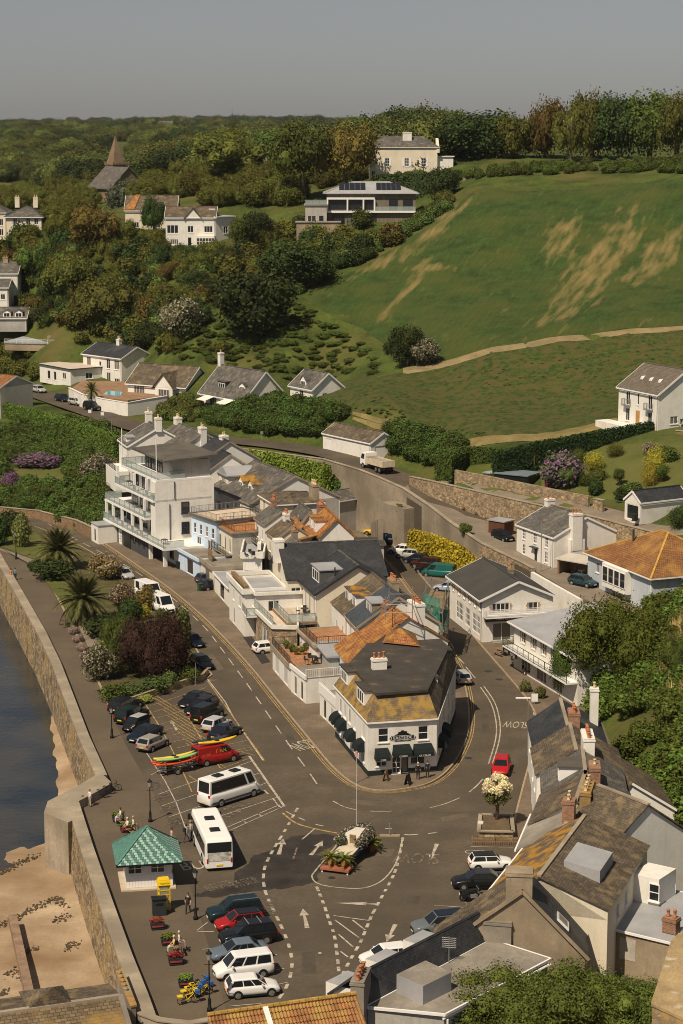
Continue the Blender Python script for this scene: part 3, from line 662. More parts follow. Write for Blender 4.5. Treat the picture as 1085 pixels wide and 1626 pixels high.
lines([[(300,1232),(345,1262)],[(350,1222),(395,1205)],[(366,1190),(405,1200)],[(356,1200),(412,1188)]],.09,yline,'yellow_box_hatching')
# lower row of bays
lines([[(313,1480),(340,1480)],[(322,1508),(350,1505)],[(430,1518),(440,1516)],[(436,1541),(452,1538)],[(436,1565),(458,1560)],[(366,1598),(414,1594)],[(414,1594),(417,1604)],[(313,1478),(330,1465)],[(345,1440),(380,1437)],[(340,1445),(358,1437)]],.1,wline,'bay_lines')
lines([[(748,1345),(815,1346)],[(750,1359),(800,1362)],[(742,1392),(756,1394)],[(690,1438),(763,1443)],[(737,1429),(756,1459)],[(677,1460),(692,1458)],[(652,1494),(672,1499)]],.1,wline,'bay_lines')
def disc(px,r,name='manhole_cover',mt=None):
    p=G(*px);mb=MB();z=lay();mb.q(*[(p.x+r*math.cos(k*.5236),p.y+r*math.sin(k*.5236),z) for k in range(12)]);return struct(mb.build(name,mt or dmetal))
disc((775,1066),.45);disc((793,1079),.4);disc((744,1204),.35);disc((527,1394),.3);disc((508,1514),.15,mt=wline)
# wheelchair mark
wm=MB();p=G(757,1352);z=lay()
for k in range(10): 
    a=.3+k*.5;wm.ribbon([(p.x-.5+.5*math.cos(a+j*.25),p.y+.45*math.sin(a+j*.25)-.2,0) for j in (0,1,2)],.1,dz=z)
wm.ribbon([(p.x,p.y+.1,0),(p.x+.6,p.y+.1,0),(p.x+.9,p.y-.3,0)],.12,dz=z+.0002);struct(wm.build('wheelchair_mark',wline))
# darker, smoother irregular patch laid over the tarmac of the square
def dark_patch():
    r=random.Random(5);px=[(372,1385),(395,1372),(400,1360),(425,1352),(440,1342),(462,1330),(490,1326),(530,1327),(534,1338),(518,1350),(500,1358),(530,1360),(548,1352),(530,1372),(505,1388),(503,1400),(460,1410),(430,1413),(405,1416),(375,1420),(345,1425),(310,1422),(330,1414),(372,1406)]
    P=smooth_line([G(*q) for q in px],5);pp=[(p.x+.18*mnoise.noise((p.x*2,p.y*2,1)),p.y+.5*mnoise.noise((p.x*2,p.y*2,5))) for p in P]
    sheet('dark_tarmac',pp,.0095,asphaltd)
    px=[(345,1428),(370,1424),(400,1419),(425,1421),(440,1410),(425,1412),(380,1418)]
dark_patch()
tpm=[mat('old_patch',(.082,.067,.05),.9,.2,.4),mat('pale_patch_tarmac',(.125,.10,.072),.9,.2,.4)]
for k,q in enumerate([[(452,1165),(462,1163),(474,1182),(463,1185)],[(560,1268),(600,1274),(598,1281),(556,1275)],[(640,1420),(668,1424),(664,1436),(634,1431)],[(700,1298),(742,1290),(746,1297),(702,1305)],[(480,1512),(500,1512),(502,1545),(480,1546)],[(330,1040),(338,1038),(356,1062),(347,1065)],[(765,1135),(775,1133),(777,1165),(766,1166)],[(600,1348),(628,1348),(622,1360),(596,1360)],[(690,1470),(640,1466),(636,1474),(688,1478)]]):
    P=[G(*p) for p in q];sheet('tarmac_patch',[(p.x,p.y) for p in P],.007,tpm[k%2])
bp=[G(*q) for q in [(386,1013),(400,1012),(430,1053),(416,1056)]];sheet('tarmac_patch',[(p.x,p.y) for p in bp],.126,mat('new_tarmac',(.04,.036,.032),.9,.1))
# ================================================================ BUILDING KIT
WC={}
def win_mesh(w_,h_,cols,rows,fm,sill,gm):
    key=(round(w_,2),round(h_,2),cols,rows,fm.name,sill,gm.name)
    if key in WC: return WC[key]
    t=.07 if w_<1.6 else .09;mb=MB();y0,y1=.03,.12
    mb.box(0,y0,0,t,y1,h_);mb.box(w_-t,y0,0,w_,y1,h_);mb.box(t,y0,0,w_-t,y1,t);mb.box(t,y0,h_-t,w_-t,y1,h_)
    for k in range(1,cols):
        x=w_*k/cols;mb.box(x-t*.45,y0+.01,t,x+t*.45,y1-.01,h_-t)
    for k in range(1,rows):
        z=h_*k/rows;mb.box(t,y0+.012,z-t*.4,w_-t,y1-.012,z+t*.4)
    if sill: mb.box(-.08,-.09,-.1,w_+.08,.1,-.002)
    p=MB();p.q((t*.6,.085,t*.6),(w_-t*.6,.085,t*.6),(w_-t*.6,.085,h_-t*.6),(t*.6,.085,h_-t*.6))
    WC[key]=(mb.mesh('window',fm),p.mesh('pane',gm));return WC[key]
class Bd:
    """a building on a polygon plan; edge 0 is the first side (left to right as seen from outside)"""
    def __init__(s,name,label,cat,plan,z0,zt,group=None):
        a=plan[0];s.z0=z0;s.h=zt-z0
        dx=Vector((plan[1].x-a.x,plan[1].y-a.y,0));s.rz=math.atan2(dx.y,dx.x)
        s.root=thing(name,label,cat,(a.x,a.y,z0),s.rz,group);M=Matrix.Rotation(-s.rz,3,'Z')
        s.P=[M@Vector((p.x-a.x,p.y-a.y,0)) for p in plan];s.ops={k:[] for k in range(len(plan))};s.gab={};s.L=(s.P[1]-s.P[0]).length
        s.d=max(p.y for p in s.P)
    def edge(s,k):
        a=s.P[k];b=s.P[(k+1)%len(s.P)];d=b-a;l=d.length;d=d/l;return a,d,l
    def win(s,e,u,z,w_,h_,cols=2,rows=1,fm=None,hole=True,sill=True,name='window',gm=None,out=0):
        a,d,l=s.edge(e);x0=u*l-w_/2
        if hole:
            if x0<.05 or x0+w_>l-.05: x0=min(max(x0,.06),l-w_-.06)
            s.ops[e].append((x0,x0+w_,z,min(z+h_,s.h-.05)))
        f,p=win_mesh(w_,h_,cols,rows,fm or white2,sill,gm or glass)
        n=Vector((d.y,-d.x,0));pos=a+d*x0+Vector((0,0,z))+n*(out if hole else .13)
        o=ob(name,f,s.root,pos,math.atan2(d.y,d.x));ob('pane',p,o);return o
    def walls(s,m,skip=(),h=None,reveal=.14,name='wall',base=None):
        h=h or s.h;mb=MB()
        for k in range(len(s.P)):
            if k in skip: continue
            a,d,l=s.edge(k);ops=[o for o in s.ops[k] if o[1]>o[0]]
            us=sorted({0,l,*[o[0] for o in ops],*[o[1] for o in ops]});zs=sorted({-.4,h,*[o[2] for o in ops],*[o[3] for o in ops]})
            inn=Vector((-d.y,d.x,0))*reveal
            pt=lambda u,z: a+d*u+Vector((0,0,z))
            for i in range(len(us)-1):
                for j in range(len(zs)-1):
                    cu,cz=(us[i]+us[i+1])/2,(zs[j]+zs[j+1])/2
                    if any(o[0]<cu<o[1] and o[2]<cz<o[3] for o in ops): continue
                    mb.q(pt(us[i],zs[j]),pt(us[i+1],zs[j]),pt(us[i+1],zs[j+1]),pt(us[i],zs[j+1]))
            for u0,u1,z0,z1 in ops:
                A,B,C,D=pt(u0,z0),pt(u1,z0),pt(u1,z1),pt(u0,z1)
                for p,q in ((A,B),(B,C),(C,D),(D,A)): mb.q(p,q,q+inn,p+inn)
            if k in s.gab:
                ua,za=s.gab[k];mb.q(pt(0,h),pt(l,h),pt(ua*l,za))
        o=mb.build(name,m,s.root)
        if base:
            bb=MB()
            for k in range(len(s.P)):
                if k in skip: continue
                a,d,l=s.edge(k);n=Vector((d.y,-d.x,0))*.04
                blocks=sorted([(max(0,o_[0]),min(l,o_[1])) for o_ in s.ops[k] if o_[2]<base[1]]);u=0
                for b0,b1 in blocks+[(l,l)]:
                    if b0-u>.05: bb.hexa([a+d*u+n+Vector((0,0,-.4)),a+d*b0+n+Vector((0,0,-.4)),a+d*b0+Vector((0,0,-.4))-n*.2,a+d*u+Vector((0,0,-.4))-n*.2],[a+d*u+n+Vector((0,0,base[1])),a+d*b0+n+Vector((0,0,base[1])),a+d*b0-n*.2+Vector((0,0,base[1])),a+d*u-n*.2+Vector((0,0,base[1]))])
                    u=max(u,b1)
            bb.build('plinth',base[0],s.root)
        return o
    def at(s,px,py,z):
        g=G(px,py,z)-s.root.location;v=Matrix.Rotation(-s.rz,3,'Z')@g;return v
    def slope(s,pts,m,th=.12,name='roof',parent=None):
        """a roof plane as a slab: points counter-clockwise from above"""
        P=[Vector(p) for p in pts];n=(P[1]-P[0]).cross(P[2]-P[0]).normalized()
        if n.z<0: P=P[::-1];n=-n
        return MB().hexa([p-n*th for p in P],P,0).build(name,m,parent or s.root)
    def gable(s,axis,rise,m,ov=.25,fascia=None,th=.12,x0=0,x1=None,off=.5,x0e=None,hip=None,ridge=None,vg=None):
        L,d,h=s.L,s.d,s.h;x1=x1 or L;vg=ov if vg is None else vg
        if axis=='x':
            yr=d*off;k1=rise/yr;k2=rise/(d-yr);zr=h+rise
            e1=h-k1*ov;e2=h-k2*ov
            s.gab[1]=(off,zr);s.gab[3]=(1-off,zr)
            R1=[(x0-vg,-ov,e1),(x1+vg,-ov,e1),(x1+vg,yr,zr),(x0-vg,yr,zr)];R2=[(x1+vg,d+ov,e2),(x0-vg,d+ov,e2),(x0-vg,yr,zr),(x1+vg,yr,zr)]
            ends=[((x0-vg,yr,zr),(x1+vg,yr,zr))]
        else:
            xr=L*off;k1=rise/xr;k2=rise/(L-xr);zr=h+rise;e1=h-k1*ov;e2=h-k2*ov
            s.gab[0]=(off,zr);s.gab[2]=(1-off,zr)
            R1=[(-ov,d+vg,e1),(-ov,-vg,e1),(xr,-vg,zr),(xr,d+vg,zr)];R2=[(L+ov,-vg,e2),(L+ov,d+vg,e2),(xr,d+vg,zr),(xr,-vg,zr)]
            ends=[((xr,-vg,zr),(xr,d+vg,zr))]
        up=Vector((0,0,th+.02))
        r1=s.slope([Vector(p)+up for p in R1],m,th);r2=s.slope([Vector(p)+up for p in R2],m,th)
        rd=MB();a,b=ends[0];rd.bar(Vector(a)+up+Vector((0,0,.01)),Vector(b)+up+Vector((0,0,.01)),.3,.12);rd.build('ridge_tiles',ridge or m,s.root)
        if fascia:
            f=MB()
            for Q in (R1,R2):
                Q=[Vector(p)+up for p in Q];n=(Q[1]-Q[0]).cross(Q[2]-Q[0]).normalized();dr=Vector((0,0,-.12))
                o_=(Q[1]-Q[2]).normalized()*.06
                f.bar(Q[0]+dr+o_,Q[1]+dr+o_,.1,.2);f.bar(Q[1]+dr,Q[2]+dr,.07,.26);f.bar(Q[3]+dr,Q[0]+dr,.07,.26)
            f.build('fascia',fascia,s.root)
        s.zr=zr;return r1,r2
    def hiproof(s,rise,m,ov=.3,hx=None,fascia=None,th=.12,ridge=None):
        L,d,h=s.L,s.d,s.h;hx=min(L,d)/2 if hx is None else hx;zr=h+rise+.1;e=h+.1
        A,B,C,D=[Vector(p) for p in ((-ov,-ov,e),(L+ov,-ov,e),(L+ov,d+ov,e),(-ov,d+ov,e))]
        if L>=d: p,q=Vector((hx,d/2,zr)),Vector((L-hx,d/2,zr));F4=[[A,B,q,p],[B,C,q],[C,D,p,q],[D,A,p]]
        else: p,q=Vector((L/2,hx,zr)),Vector((L/2,d-hx,zr));F4=[[A,B,p],[B,C,q,p],[C,D,q],[D,A,p,q]]
        for f in F4: s.slope(f,m,th)
        rd=MB()
        for a,b in ((A,p),(B,p if L<d else q),(p,q),(C,q),(D,q if L<d else p)): rd.bar(a,b,.26,.1)
        rd.build('ridge_tiles',ridge or m,s.root)
        if fascia:
            f=MB();P=[A,B,C,D]
            for k in range(4): f.bar(P[k]+Vector((0,0,-.12)),P[(k+1)%4]+Vector((0,0,-.12)),.12,.16)
            f.build('gutter',fascia,s.root)
    def flat(s,m,ov=.1,th=.16,edge=None,par=0,z=None):
        z=s.h if z is None else z;n=len(s.P);c=sum(s.P,Vector())/n
        pts=[]
        for k in range(n):
            a,b,cc=s.P[k-1],s.P[k],s.P[(k+1)%n];e1=(b-a).normalized();e2=(cc-b).normalized();o_=Vector((e1.y,-e1.x,0))+Vector((e2.y,-e2.x,0));pts.append(b+o_*ov)
        s.slope([p+Vector((0,0,z+th)) for p in pts],m,th)
        if edge or par:
            f=MB()
            for k in range(n):
                zz=z+th/2+par/2;f.bar(pts[k]+Vector((0,0,zz)),pts[(k+1)%n]+Vector((0,0,zz)),.14 if not par else .22,th+.03+par)
            f.build('parapet' if par else 'roof_edge',edge or m,s.root)
    def chimney(s,x,y,z,w_,d_,h_,m,pots=2,pm=None,cap=None,along='x',label=None):
        mb=MB();mb.box(-w_/2,-d_/2,0,w_/2,d_/2,h_);mb.box(-w_/2-.06,-d_/2-.06,h_-.22,w_/2+.06,d_/2+.06,h_-.06,1);mb.box(-w_/2-.02,-d_/2-.02,h_+.002,w_/2+.02,d_/2+.02,h_+.07,1)
        c=mb.build('chimney',[m,cap or m],s.root);c.location=(x,y,z)
        if label: c['label']=label
        if pots:
            pm=pm or pot;key=('pot',pm.name)
            if key not in WC: WC[key]=MB().lathe([(.15,0),(.16,.06),(.12,.1),(.115,.42),(.15,.45),(.15,.52),(.1,.53)],n=8).mesh('chimney_pot',pm,True)
            for k in range(pots):
                t=(k+.5)/pots-.5;o=ob('chimney_pot',WC[key],c,((t*w_ if along=='x' else 0),(t*d_ if along=='y' else 0),h_+.07),k*1.0,(1,1,rnd.uniform(.85,1.25)))
        return c
    def dormer(s,x,y,z,w_,h_,dep,side,wm,rm,kind='flat',cols=2,fm=None,rise=.6,ov=.15):
        """stands at its front-bottom middle, facing edge 'side' (0 front,1 right,3 left)"""
        mb=MB();mb.box(-w_/2,0,-.3,w_/2,dep,h_);d_=mb.build('dormer',wm,s.root);d_.location=(x,y,z);d_.rotation_euler=(0,0,{0:0,1:math.pi/2,2:math.pi,3:-math.pi/2}[side])
        if kind=='flat': rb=MB().box(-w_/2-ov,-ov,h_,w_/2+ov,dep,h_+.14)
        else:
            rb=MB();zr=h_+rise
            for sg in (-1,1):
                a=[Vector((sg*(w_/2+ov),-ov,h_-.1)),Vector((sg*(w_/2+ov),dep,h_-.1)),Vector((0,dep,zr)),Vector((0,-ov,zr))]
                if sg<0: a=a[::-1]
                rb.hexa([p for p in a],[p+Vector((0,0,.12)) for p in a])
            g=MB().q((-w_/2,-.002,h_),(w_/2,-.002,h_),(0,-.002,zr));g.build('dormer_gable',wm,d_)
        rb.build('dormer_roof',rm,d_)
        f,p=win_mesh(w_*.78,h_*.72,cols,1,fm or white2,False,glass)
        m2=MB();o=ob('dormer_window',f,d_,(-w_*.39,-.1,h_*.16));pp=ob('dormer_pane',p,d_,(-w_*.39,-.1,h_*.16))
        return d_
    def part(s,name,mb,m,parent=None,smooth=False): return mb.build(name,m,parent or s.root,smooth)
    def box(s,name,x0,y0,z0,x1,y1,z1,m,parent=None): return MB().box(x0,y0,z0,x1,y1,z1).build(name,m,parent or s.root)
    def rail(s,pts,h_=1.0,kind='bars',m=None,z=0,step=1.5,gm=None):
        P=[Vector((p[0],p[1],p[2] if len(p)>2 else z)) for p in pts];f=MB();m=m or dmetal
        for a,b in zip(P,P[1:]):
            up=Vector((0,0,h_));l=(b-a).length;n=max(1,round(l/step))
            f.bar(a+up,b+up,.06,.05)
            if kind!='glass': f.bar(a+Vector((0,0,.1)),b+Vector((0,0,.1)),.04)
            for k in range(n+1): q=a.lerp(b,k/n);f.bar(q,q+up,.05)
            if kind=='bars':
                nb=max(2,int(l/.22))
                for k in range(nb): q=a.lerp(b,(k+.5)/nb);f.bar(q+Vector((0,0,.1)),q+up,.02)
            elif kind=='glass':
                for k in range(n):
                    q0=a.lerp(b,k/n+.02/n);q1=a.lerp(b,(k+1)/n-.02/n);d_=(b-a).normalized();nn=Vector((d_.y,-d_.x,0))*.012
                    g=MB().hexa([q0-nn+Vector((0,0,.06)),q1-nn+Vector((0,0,.06)),q1+nn+Vector((0,0,.06)),q0+nn+Vector((0,0,.06))],[q0-nn+up*.97,q1-nn+up*.97,q1+nn+up*.97,q0+nn+up*.97]);g.build('glass_panel',gm or glassb,s.root)
            elif kind=='boards':
                for z_ in (.3,.5,.7,.9): f.bar(a+Vector((0,0,h_*z_-.1)),b+Vector((0,0,h_*z_-.1)),.03,.15*h_)
        return f.build('railing',m,s.root)
def rect(a,b,d):
    e=(b-a);e.z=0;e.normalize();n=Vector((-e.y,e.x,0));return [a,b,b+n*d,a+n*d]
def house(name,label,a,b,ze,d,z0,wm,cat='house',W={},roof=None,rm=None,rise=2.5,fascia=white2,ov=.25,group=None,base=None,skip=(),off=.5,plan=None,fm=None,ridge=None,hx=None,edge=None,par=0):
    """a and b: photo points of the eave line of the first side at height ze"""
    P=plan or rect(G(*a,ze),G(*b,ze),d);B=Bd(name,label,cat,P,z0,ze,group)
    for e,ws in W.items():
        for wn in ws:
            u,z,w_,h_=wn[:4];c=wn[4] if len(wn)>4 else 2;r=wn[5] if len(wn)>5 else 1;nm=wn[6] if len(wn)>6 else 'window'
            B.win(e,u,z,w_,h_,c,r,fm,name=nm,sill=nm=='window')
    if roof=='gx': B.gable('x',rise,rm,ov,fascia,off=off,ridge=ridge)
    elif roof=='gy': B.gable('y',rise,rm,ov,fascia,off=off,ridge=ridge)
    elif roof=='hip': B.hiproof(rise,rm,ov,hx,fascia,ridge=ridge)
    elif roof=='flat': B.flat(rm,ov,edge=edge,par=par)
    if roof in('gx','hip') and d>5: B.part('downpipe',MB().tube([(B.L-.18,-.07,-.2),(B.L-.18,-.07,B.h-.25),(B.L-.18,-.2,B.h-.05)],.05,5),white2 if wm!=white else greyr)
    B.walls(wm,skip,base=base);return B
def wallrun(name,label,pts,base,th,m,cop=None,cat='wall',cw=.08,ch=.1):
    """a standing wall: pts are Vectors along its top, base(z) list or number"""
    t=thing(name,label,cat,(0,0,0));mb=MB();mc=MB();n=len(pts)
    bz=base if hasattr(base,'__len__') else [base]*n;nr=[]
    for k in range(n):
        d=pts[min(k+1,n-1)]-pts[max(k-1,0)];d.z=0;d.normalize();nr.append(Vector((-d.y,d.x,0)))
    for k in range(n-1):
        a,b=pts[k],pts[k+1];o0,o1=nr[k]*th,nr[k+1]*th
        A=Vector((a.x,a.y,bz[k]));B=Vector((b.x,b.y,bz[k+1]))
        mb.hexa([A,B,B+o1,A+o0],[a,b,b+o1,a+o0])
        if cop:
            c0,c1=nr[k]*cw,nr[k+1]*cw;u=Vector((0,0,ch));e=Vector((0,0,.003));mc.hexa([a-c0+e,b-c1+e,b+o1+c1+e,a+o0+c0+e],[a-c0+u,b-c1+u,b+o1+c1+u,a+o0+c0+u])
    mb.build('wall_body',m,t)
    if cop: mc.build('coping',cop,t)
    return t
# ================================================================ WALLS OF THE UPPER ROAD
wallrun('retaining_wall','tall weathered concrete retaining wall below the upper road',[G(*p) for p in [(192,692,9.6),(320,704,9.6),(400,715,9.7),(512,729,9.9),(572,747,9.9),(602,759,9.3),(639,775.5,8.4),(680,803,7.4),(715,830,6.5),(762,862,5.5)]],0,.45,wallconc,coping)
wallrun('rubble_wall','dark rubble wall continuing the road edge behind the pizza shop',[G(*p) for p in [(762,862,5.5),(790,876,5.2),(829,894,4.9),(845,903,4.7)]],0,.45,stone,coping)
wallrun('white_retaining_wall','long white rendered retaining wall beside the outdoor steps',[G(*p) for p in [(843,908,4.6),(880,929,4.5),(921,952,4.4)]],0,.4,white,None)
wallrun('stone_wall','long rubble stone wall above the upper road with pale coping',[G(*p) for p in [(650,757,9.2),(680,763,9.7),(755,780,9.8),(840,799,9.9),(941,821,9.9),(1085,858,9.7),(1300,915,9.4)]],[6.5,6,5,3.5,3,3,3],.4,stone,coping)
wallrun('garden_wall','lower rubble wall with a gateway edging the garden lawn',[G(*p) for p in [(722,746,11.2),(780,757,11.3),(850,771,11.4),(934,788,11.6)]],[9,9,9,9],.4,stone,None)
bt=Bd('concrete_buttress','stained concrete buttress projecting from the tall retaining wall','buttress',rect(G(606,860),G(642,872),3.4),0,6.0);bt.walls(wallconc);bt.flat(wallconc,0,.2)
for k,(x,y,zt) in enumerate([(585,834,7.6)]):
    wallrun('wall_rib','sloping concrete rib leaning on the retaining wall','rib' and [G(x,y-2,.2),G(x+13,y-8,5.2),G(x+16,y-10,8.6)],0,.7,wallconc)
wallrun('white_wall_panel','white painted panel of the retaining wall beside the buttress',[G(610,768,8.2),G(622,775,8.0)],1.5,.2,white)
wallrun('coast_garden_wall','brown brick garden wall at the foot of the shrub slope',[G(*p) for p in [(-60,800,1.4),(60,811,1.4),(75,815,1.5),(120,826,1.7),(146,838,1.8)]],0,.3,mat('brown_brick',(.30,.19,.11),.9,.2,1,pat=('brick',.24,.09,.015,.25)),coping)
wallrun('bed_wall','low rubble wall edging the shrub bed above the car park',[G(*p) for p in [(183,1117,.8),(250,1094,.8),(324,1070,.8),(331,1062,.8)]],0,.35,stone,None)
# ================================================================ EASTSIDE PUB
P=[G(585,1147,5.6),G(694,1140,5.6),G(724,1056,5.6),G(533,1089,5.6)]
B=Bd('corner_pub','white corner pub with black awnings and golden mansard roof','pub',P,.1,5.6)
mans=slatel
for u in (.22,.80): B.win(0,u,3.35,1.05,1.45,1,2)
B.win(0,.19,.9,1.1,1.0,2,2);B.win(0,.72,.9,1.5,1.5,2,2);B.win(0,.41,.12,.9,2.2,2,4,name='door');B.win(0,.535,.12,.7,2.2,1,1,black,name='door')
# left wall is edge 3 (from back to front as seen from outside)
for u in (.86,): B.win(3,u,3.3,1.3,1.5,3,1)
for u,w_ in ((.16,1.0),(.30,1.0),(.44,1.0),(.60,.7)): B.win(3,u,3.2,w_,1.5,2,1)
for u in (.12,.32,.58,.84): B.win(3,u,.9,1.5,1.4,3,1)
for u in (.15,.35,.6,.85): B.win(1,u,3.2,1.2,1.4,2,1);B.win(1,u,.9,1.4,1.5,2,1)
B.walls(white,base=(mat('pub_plinth',(.018,.03,.03),.6,.1),.55))
lo=[p+Vector((0,0,B.h)) for p in B.P]
Mi=Matrix.Rotation(-B.rz,3,'Z');a0=P[0]
def loc(px,py,z): g=G(px,py,z);v=Mi@Vector((g.x-a0.x,g.y-a0.y,0));v.z=z-.1;return v
hi=[loc(598,1099,8),loc(679,1094,8),loc(714,1026,8),loc(556,1052,8)]
lov=[l+(l-sum(lo,Vector())/4).normalized()*.25 for l in lo]
for k in range(4): B.slope([lov[k],lov[(k+1)%4],hi[(k+1)%4],hi[k]],tilev if k in(0,3) else slateb,.12)
flatp=[loc(597,1101,8.1),loc(680,1095,8.1),loc(712,1030,8.1),loc(701,1014,8.1),loc(584,1021,8.1),loc(554,1053,8.1)]
B.slope(flatp,feltd,.25,'flat_roof')
g=MB()
for k in range(4): g.bar(lov[k]+Vector((0,0,-.05)),lov[(k+1)%4]+Vector((0,0,-.05)),.12,.14)
B.part('gutter',g,white2)
c=loc(602,1062,8.1);B.chimney(c.x,c.y,c.z,1.5,.8,1.1,white,3,pot)
# dormers on the left slope
def dorm(px,py,z,w_,h_,dep,rzoff,m,rm):
    v=loc(px,py,z);d_=B.dormer(v.x,v.y,v.z,w_,h_,dep,3,m,rm,cols=3);a,dd,l=B.edge(3);d_.rotation_euler=(0,0,math.atan2(dd.y,dd.x));return d_
dorm(573,1119,6.1,3.4,1.8,2.6,0,white,feltd);dorm(547,1086,6.3,3.2,1.6,2.6,0,white,feltd)
v=loc(690,1095,6.3);d_=B.dormer(v.x,v.y,v.z,2.4,1.6,2,1,white,feltd);v=loc(709,1050,6.3);d_=B.dormer(v.x,v.y,v.z,3.4,1.6,2.2,1,mat('green_clad',(.03,.07,.065),.6,.1),feltd,cols=1)
# awnings
def awning(e,u,z,w_,dep=.95,h_=1.05,txt=None):
    a,d,l=B.edge(e);n=Vector((d.y,-d.x,0));c=a+d*(u*l);mb=MB();N=6
    prof=[(0,h_),(.35*dep,h_*.93),(.72*dep,h_*.70),(.95*dep,h_*.36),(dep,h_*.16),(dep,0)]
    rings=[]
    for t,zz in prof:
        k=1-.10*(zz/h_)**2;rings.append([c-d*(w_/2*k)+n*t+Vector((0,0,z+zz)),c+d*(w_/2*k)+n*t+Vector((0,0,z+zz))])
    for r0,r1 in zip(rings,rings[1:]): mb.q(r0[0],r1[0],r1[1],r0[1])
    for s_ in (0,1):
        b0=c+d*((s_-.5)*w_)+Vector((0,0,z));pts=[b0]+[r[s_] for r in reversed(rings)]+[c+d*((s_-.5)*w_*.9)+Vector((0,0,z+h_))]
        cc=b0
        for p,q in zip([r[s_] for r in rings],[r[s_] for r in rings][1:]): mb.q(cc,p,q)
    o=B.part('awning',mb,blackm)
    if txt:
        me=text_mesh(txt,.17);me.materials.append(white2);t=ob('awning_lettering',me,o,c+n*(dep+.012)+Vector((0,0,z+.1)));t.rotation_euler=(math.pi/2,0,math.atan2(d.y,d.x))
    return o
awning(0,.19,1.75,1.45,txt='CAFE');awning(0,.48,2.0,1.85,txt='COFFEE');awning(0,.79,1.95,2.0,txt='ICE CREAM')
for u in (.12,.30,.58,.84): awning(3,u,2.05,1.7,txt='CAFE')
awning(1,.12,2.0,2.2);awning(1,.3,2.0,2.2)
# painted sign board: black plaque with white lettering and a castle outline on top
a,d,l=B.edge(0);c=a+d*(l*.5)+Vector((0,-.06,3.75))
def plaque(pts,y,m,nm,par=None):
    mb=MB();mb.hexa([(c.x+x,c.y+y,c.z+z) for x,z in pts][::-1],[(c.x+x,c.y+y-.02,c.z+z) for x,z in pts][::-1]);return B.part(nm,mb,m,par)
sg=plaque([(-1.35,-.05),(-1.15,-.26),(-.85,-.26),(-.8,-.36),(.8,-.36),(.85,-.26),(1.15,-.26),(1.35,-.05),(1.15,.2),(.85,.22),(.6,.38),(.45,.42),(.4,.62),(.18,.62),(.1,.72),(-.15,.72),(-.2,.6),(-.42,.58),(-.5,.4),(-.85,.22),(-1.15,.2)],.03,black,'sign_board')
for txt,dz,hh,ww in (('EASTSIDE',-.02,.26,1.9),('',-.29,.07,1.3)):
    me=text_mesh(txt,hh,ww) if txt else marks(ww,hh,14);me.materials.append(white2);t=ob('sign_lettering',me,sg,(c.x,c.y-.0,c.z+dz));t.rotation_euler=(math.pi/2,0,0)
bd=MB()
for s_ in (-1,1): bd.box(c.x+s_*1.17-.03,c.y+.006,c.z-.2,c.x+s_*1.17+.03,c.y+.009,c.z+.15)
bd.box(c.x-1.1,c.y+.006,c.z+.17,c.x+1.1,c.y+.009,c.z+.2);bd.box(c.x-1.1,c.y+.006,c.z-.24,c.x+1.1,c.y+.009,c.z-.21);B.part('sign_border',bd,white2,sg)
PUB=B
# lower white annex with roof terrace beside the pub
A=house('pub_annex','low white annex with open roof terrace against the pub',(508,1094),(534,1118),3.0,4.5,.1,white,'annex',W={0:[(.3,.1,1.2,2.1,1,1,'door'),(.75,.9,1,1.1)]},roof=None)
A.box('terrace_deck',0,0,2.6,A.L,A.d,2.7,concrete);A.rail([(0,0),(A.L,0),(A.L,A.d)],.8,'boards',white2,z=2.9)
A.box('parapet',-.1,-.1,2.5,A.L+.1,.1,3.6,white2);A.box('planter_box',A.L*.5,1,2.7,A.L*.9,1.5,3.2,dkgrey)
tb=A.box('blue_panel',A.L-.3,A.d*.5,2.7,A.L-.2,A.d,4.2,mat('navy_panel',(.02,.04,.09),.6,.1))
# ================================================================ ROW ALONG THE COAST ROAD
B=house('terrace_garages','white garages topped by an orange tiled roof terrace',(433,1030),(461,1062),2.6,6,.1,white,'garages',W={0:[(.25,.1,2.2,2.1,4,1,'garage_door'),(.75,.1,2.2,2.1,4,1,'garage_door')]})
B.box('terrace_tiles',-.1,-.1,2.5,B.L,B.d,2.62,mat('terracotta_tiles',(.40,.20,.10),.9,.15,1,pat=('brick',.4,.4,.02,.12)));B.box('parapet',-.15,-.15,2.4,B.L+.1,.05,3.0,coping);B.rail([(0,B.d),(0,0),(B.L,0)],.9,'bars',dmetal,z=2.95)
B.box('bench',.5,B.d-1.5,2.62,3,B.d-.9,3.2,wood);TG=B
B=house('white_garage','white lean-to garage with a patio of wicker chairs on top',(462,1060),(486,1079),2.9,6.5,.1,white,'garage',W={0:[(.3,.1,1.0,2.1,1,1,'door'),(.72,.1,.9,2.1,1,1,'door')]})
B.box('patio_floor',-.1,-.1,2.8,B.L,B.d,2.9,concrete);B.box('parapet',-.1,-.15,2.75,B.L+.1,.05,3.25,white2);B.rail([(B.L,0),(B.L,B.d)],1.0,'bars',white2,z=2.9);WG=B
B=house('stone_garage','rough stone garage with curved white parapet and sun terrace',(434,997),(432.9,1002),3.6,.5,.1,stone,'garage',plan=[G(404,968,3.6),G(434,998,3.6),G(472,999,3.6),G(470,955,3.6),G(420,950,3.6)],W={0:[(.55,.1,3.2,2.4,4,1,'garage_door')]})
B.flat(mat('terrace_paving',(.62,.52,.41),.9,.08,.5),.1,.12,white,par=.35);B.rail([(B.P[0].x,B.P[0].y),(B.P[1].x,B.P[1].y)],1.0,'glass',metal,z=3.9);SG=B
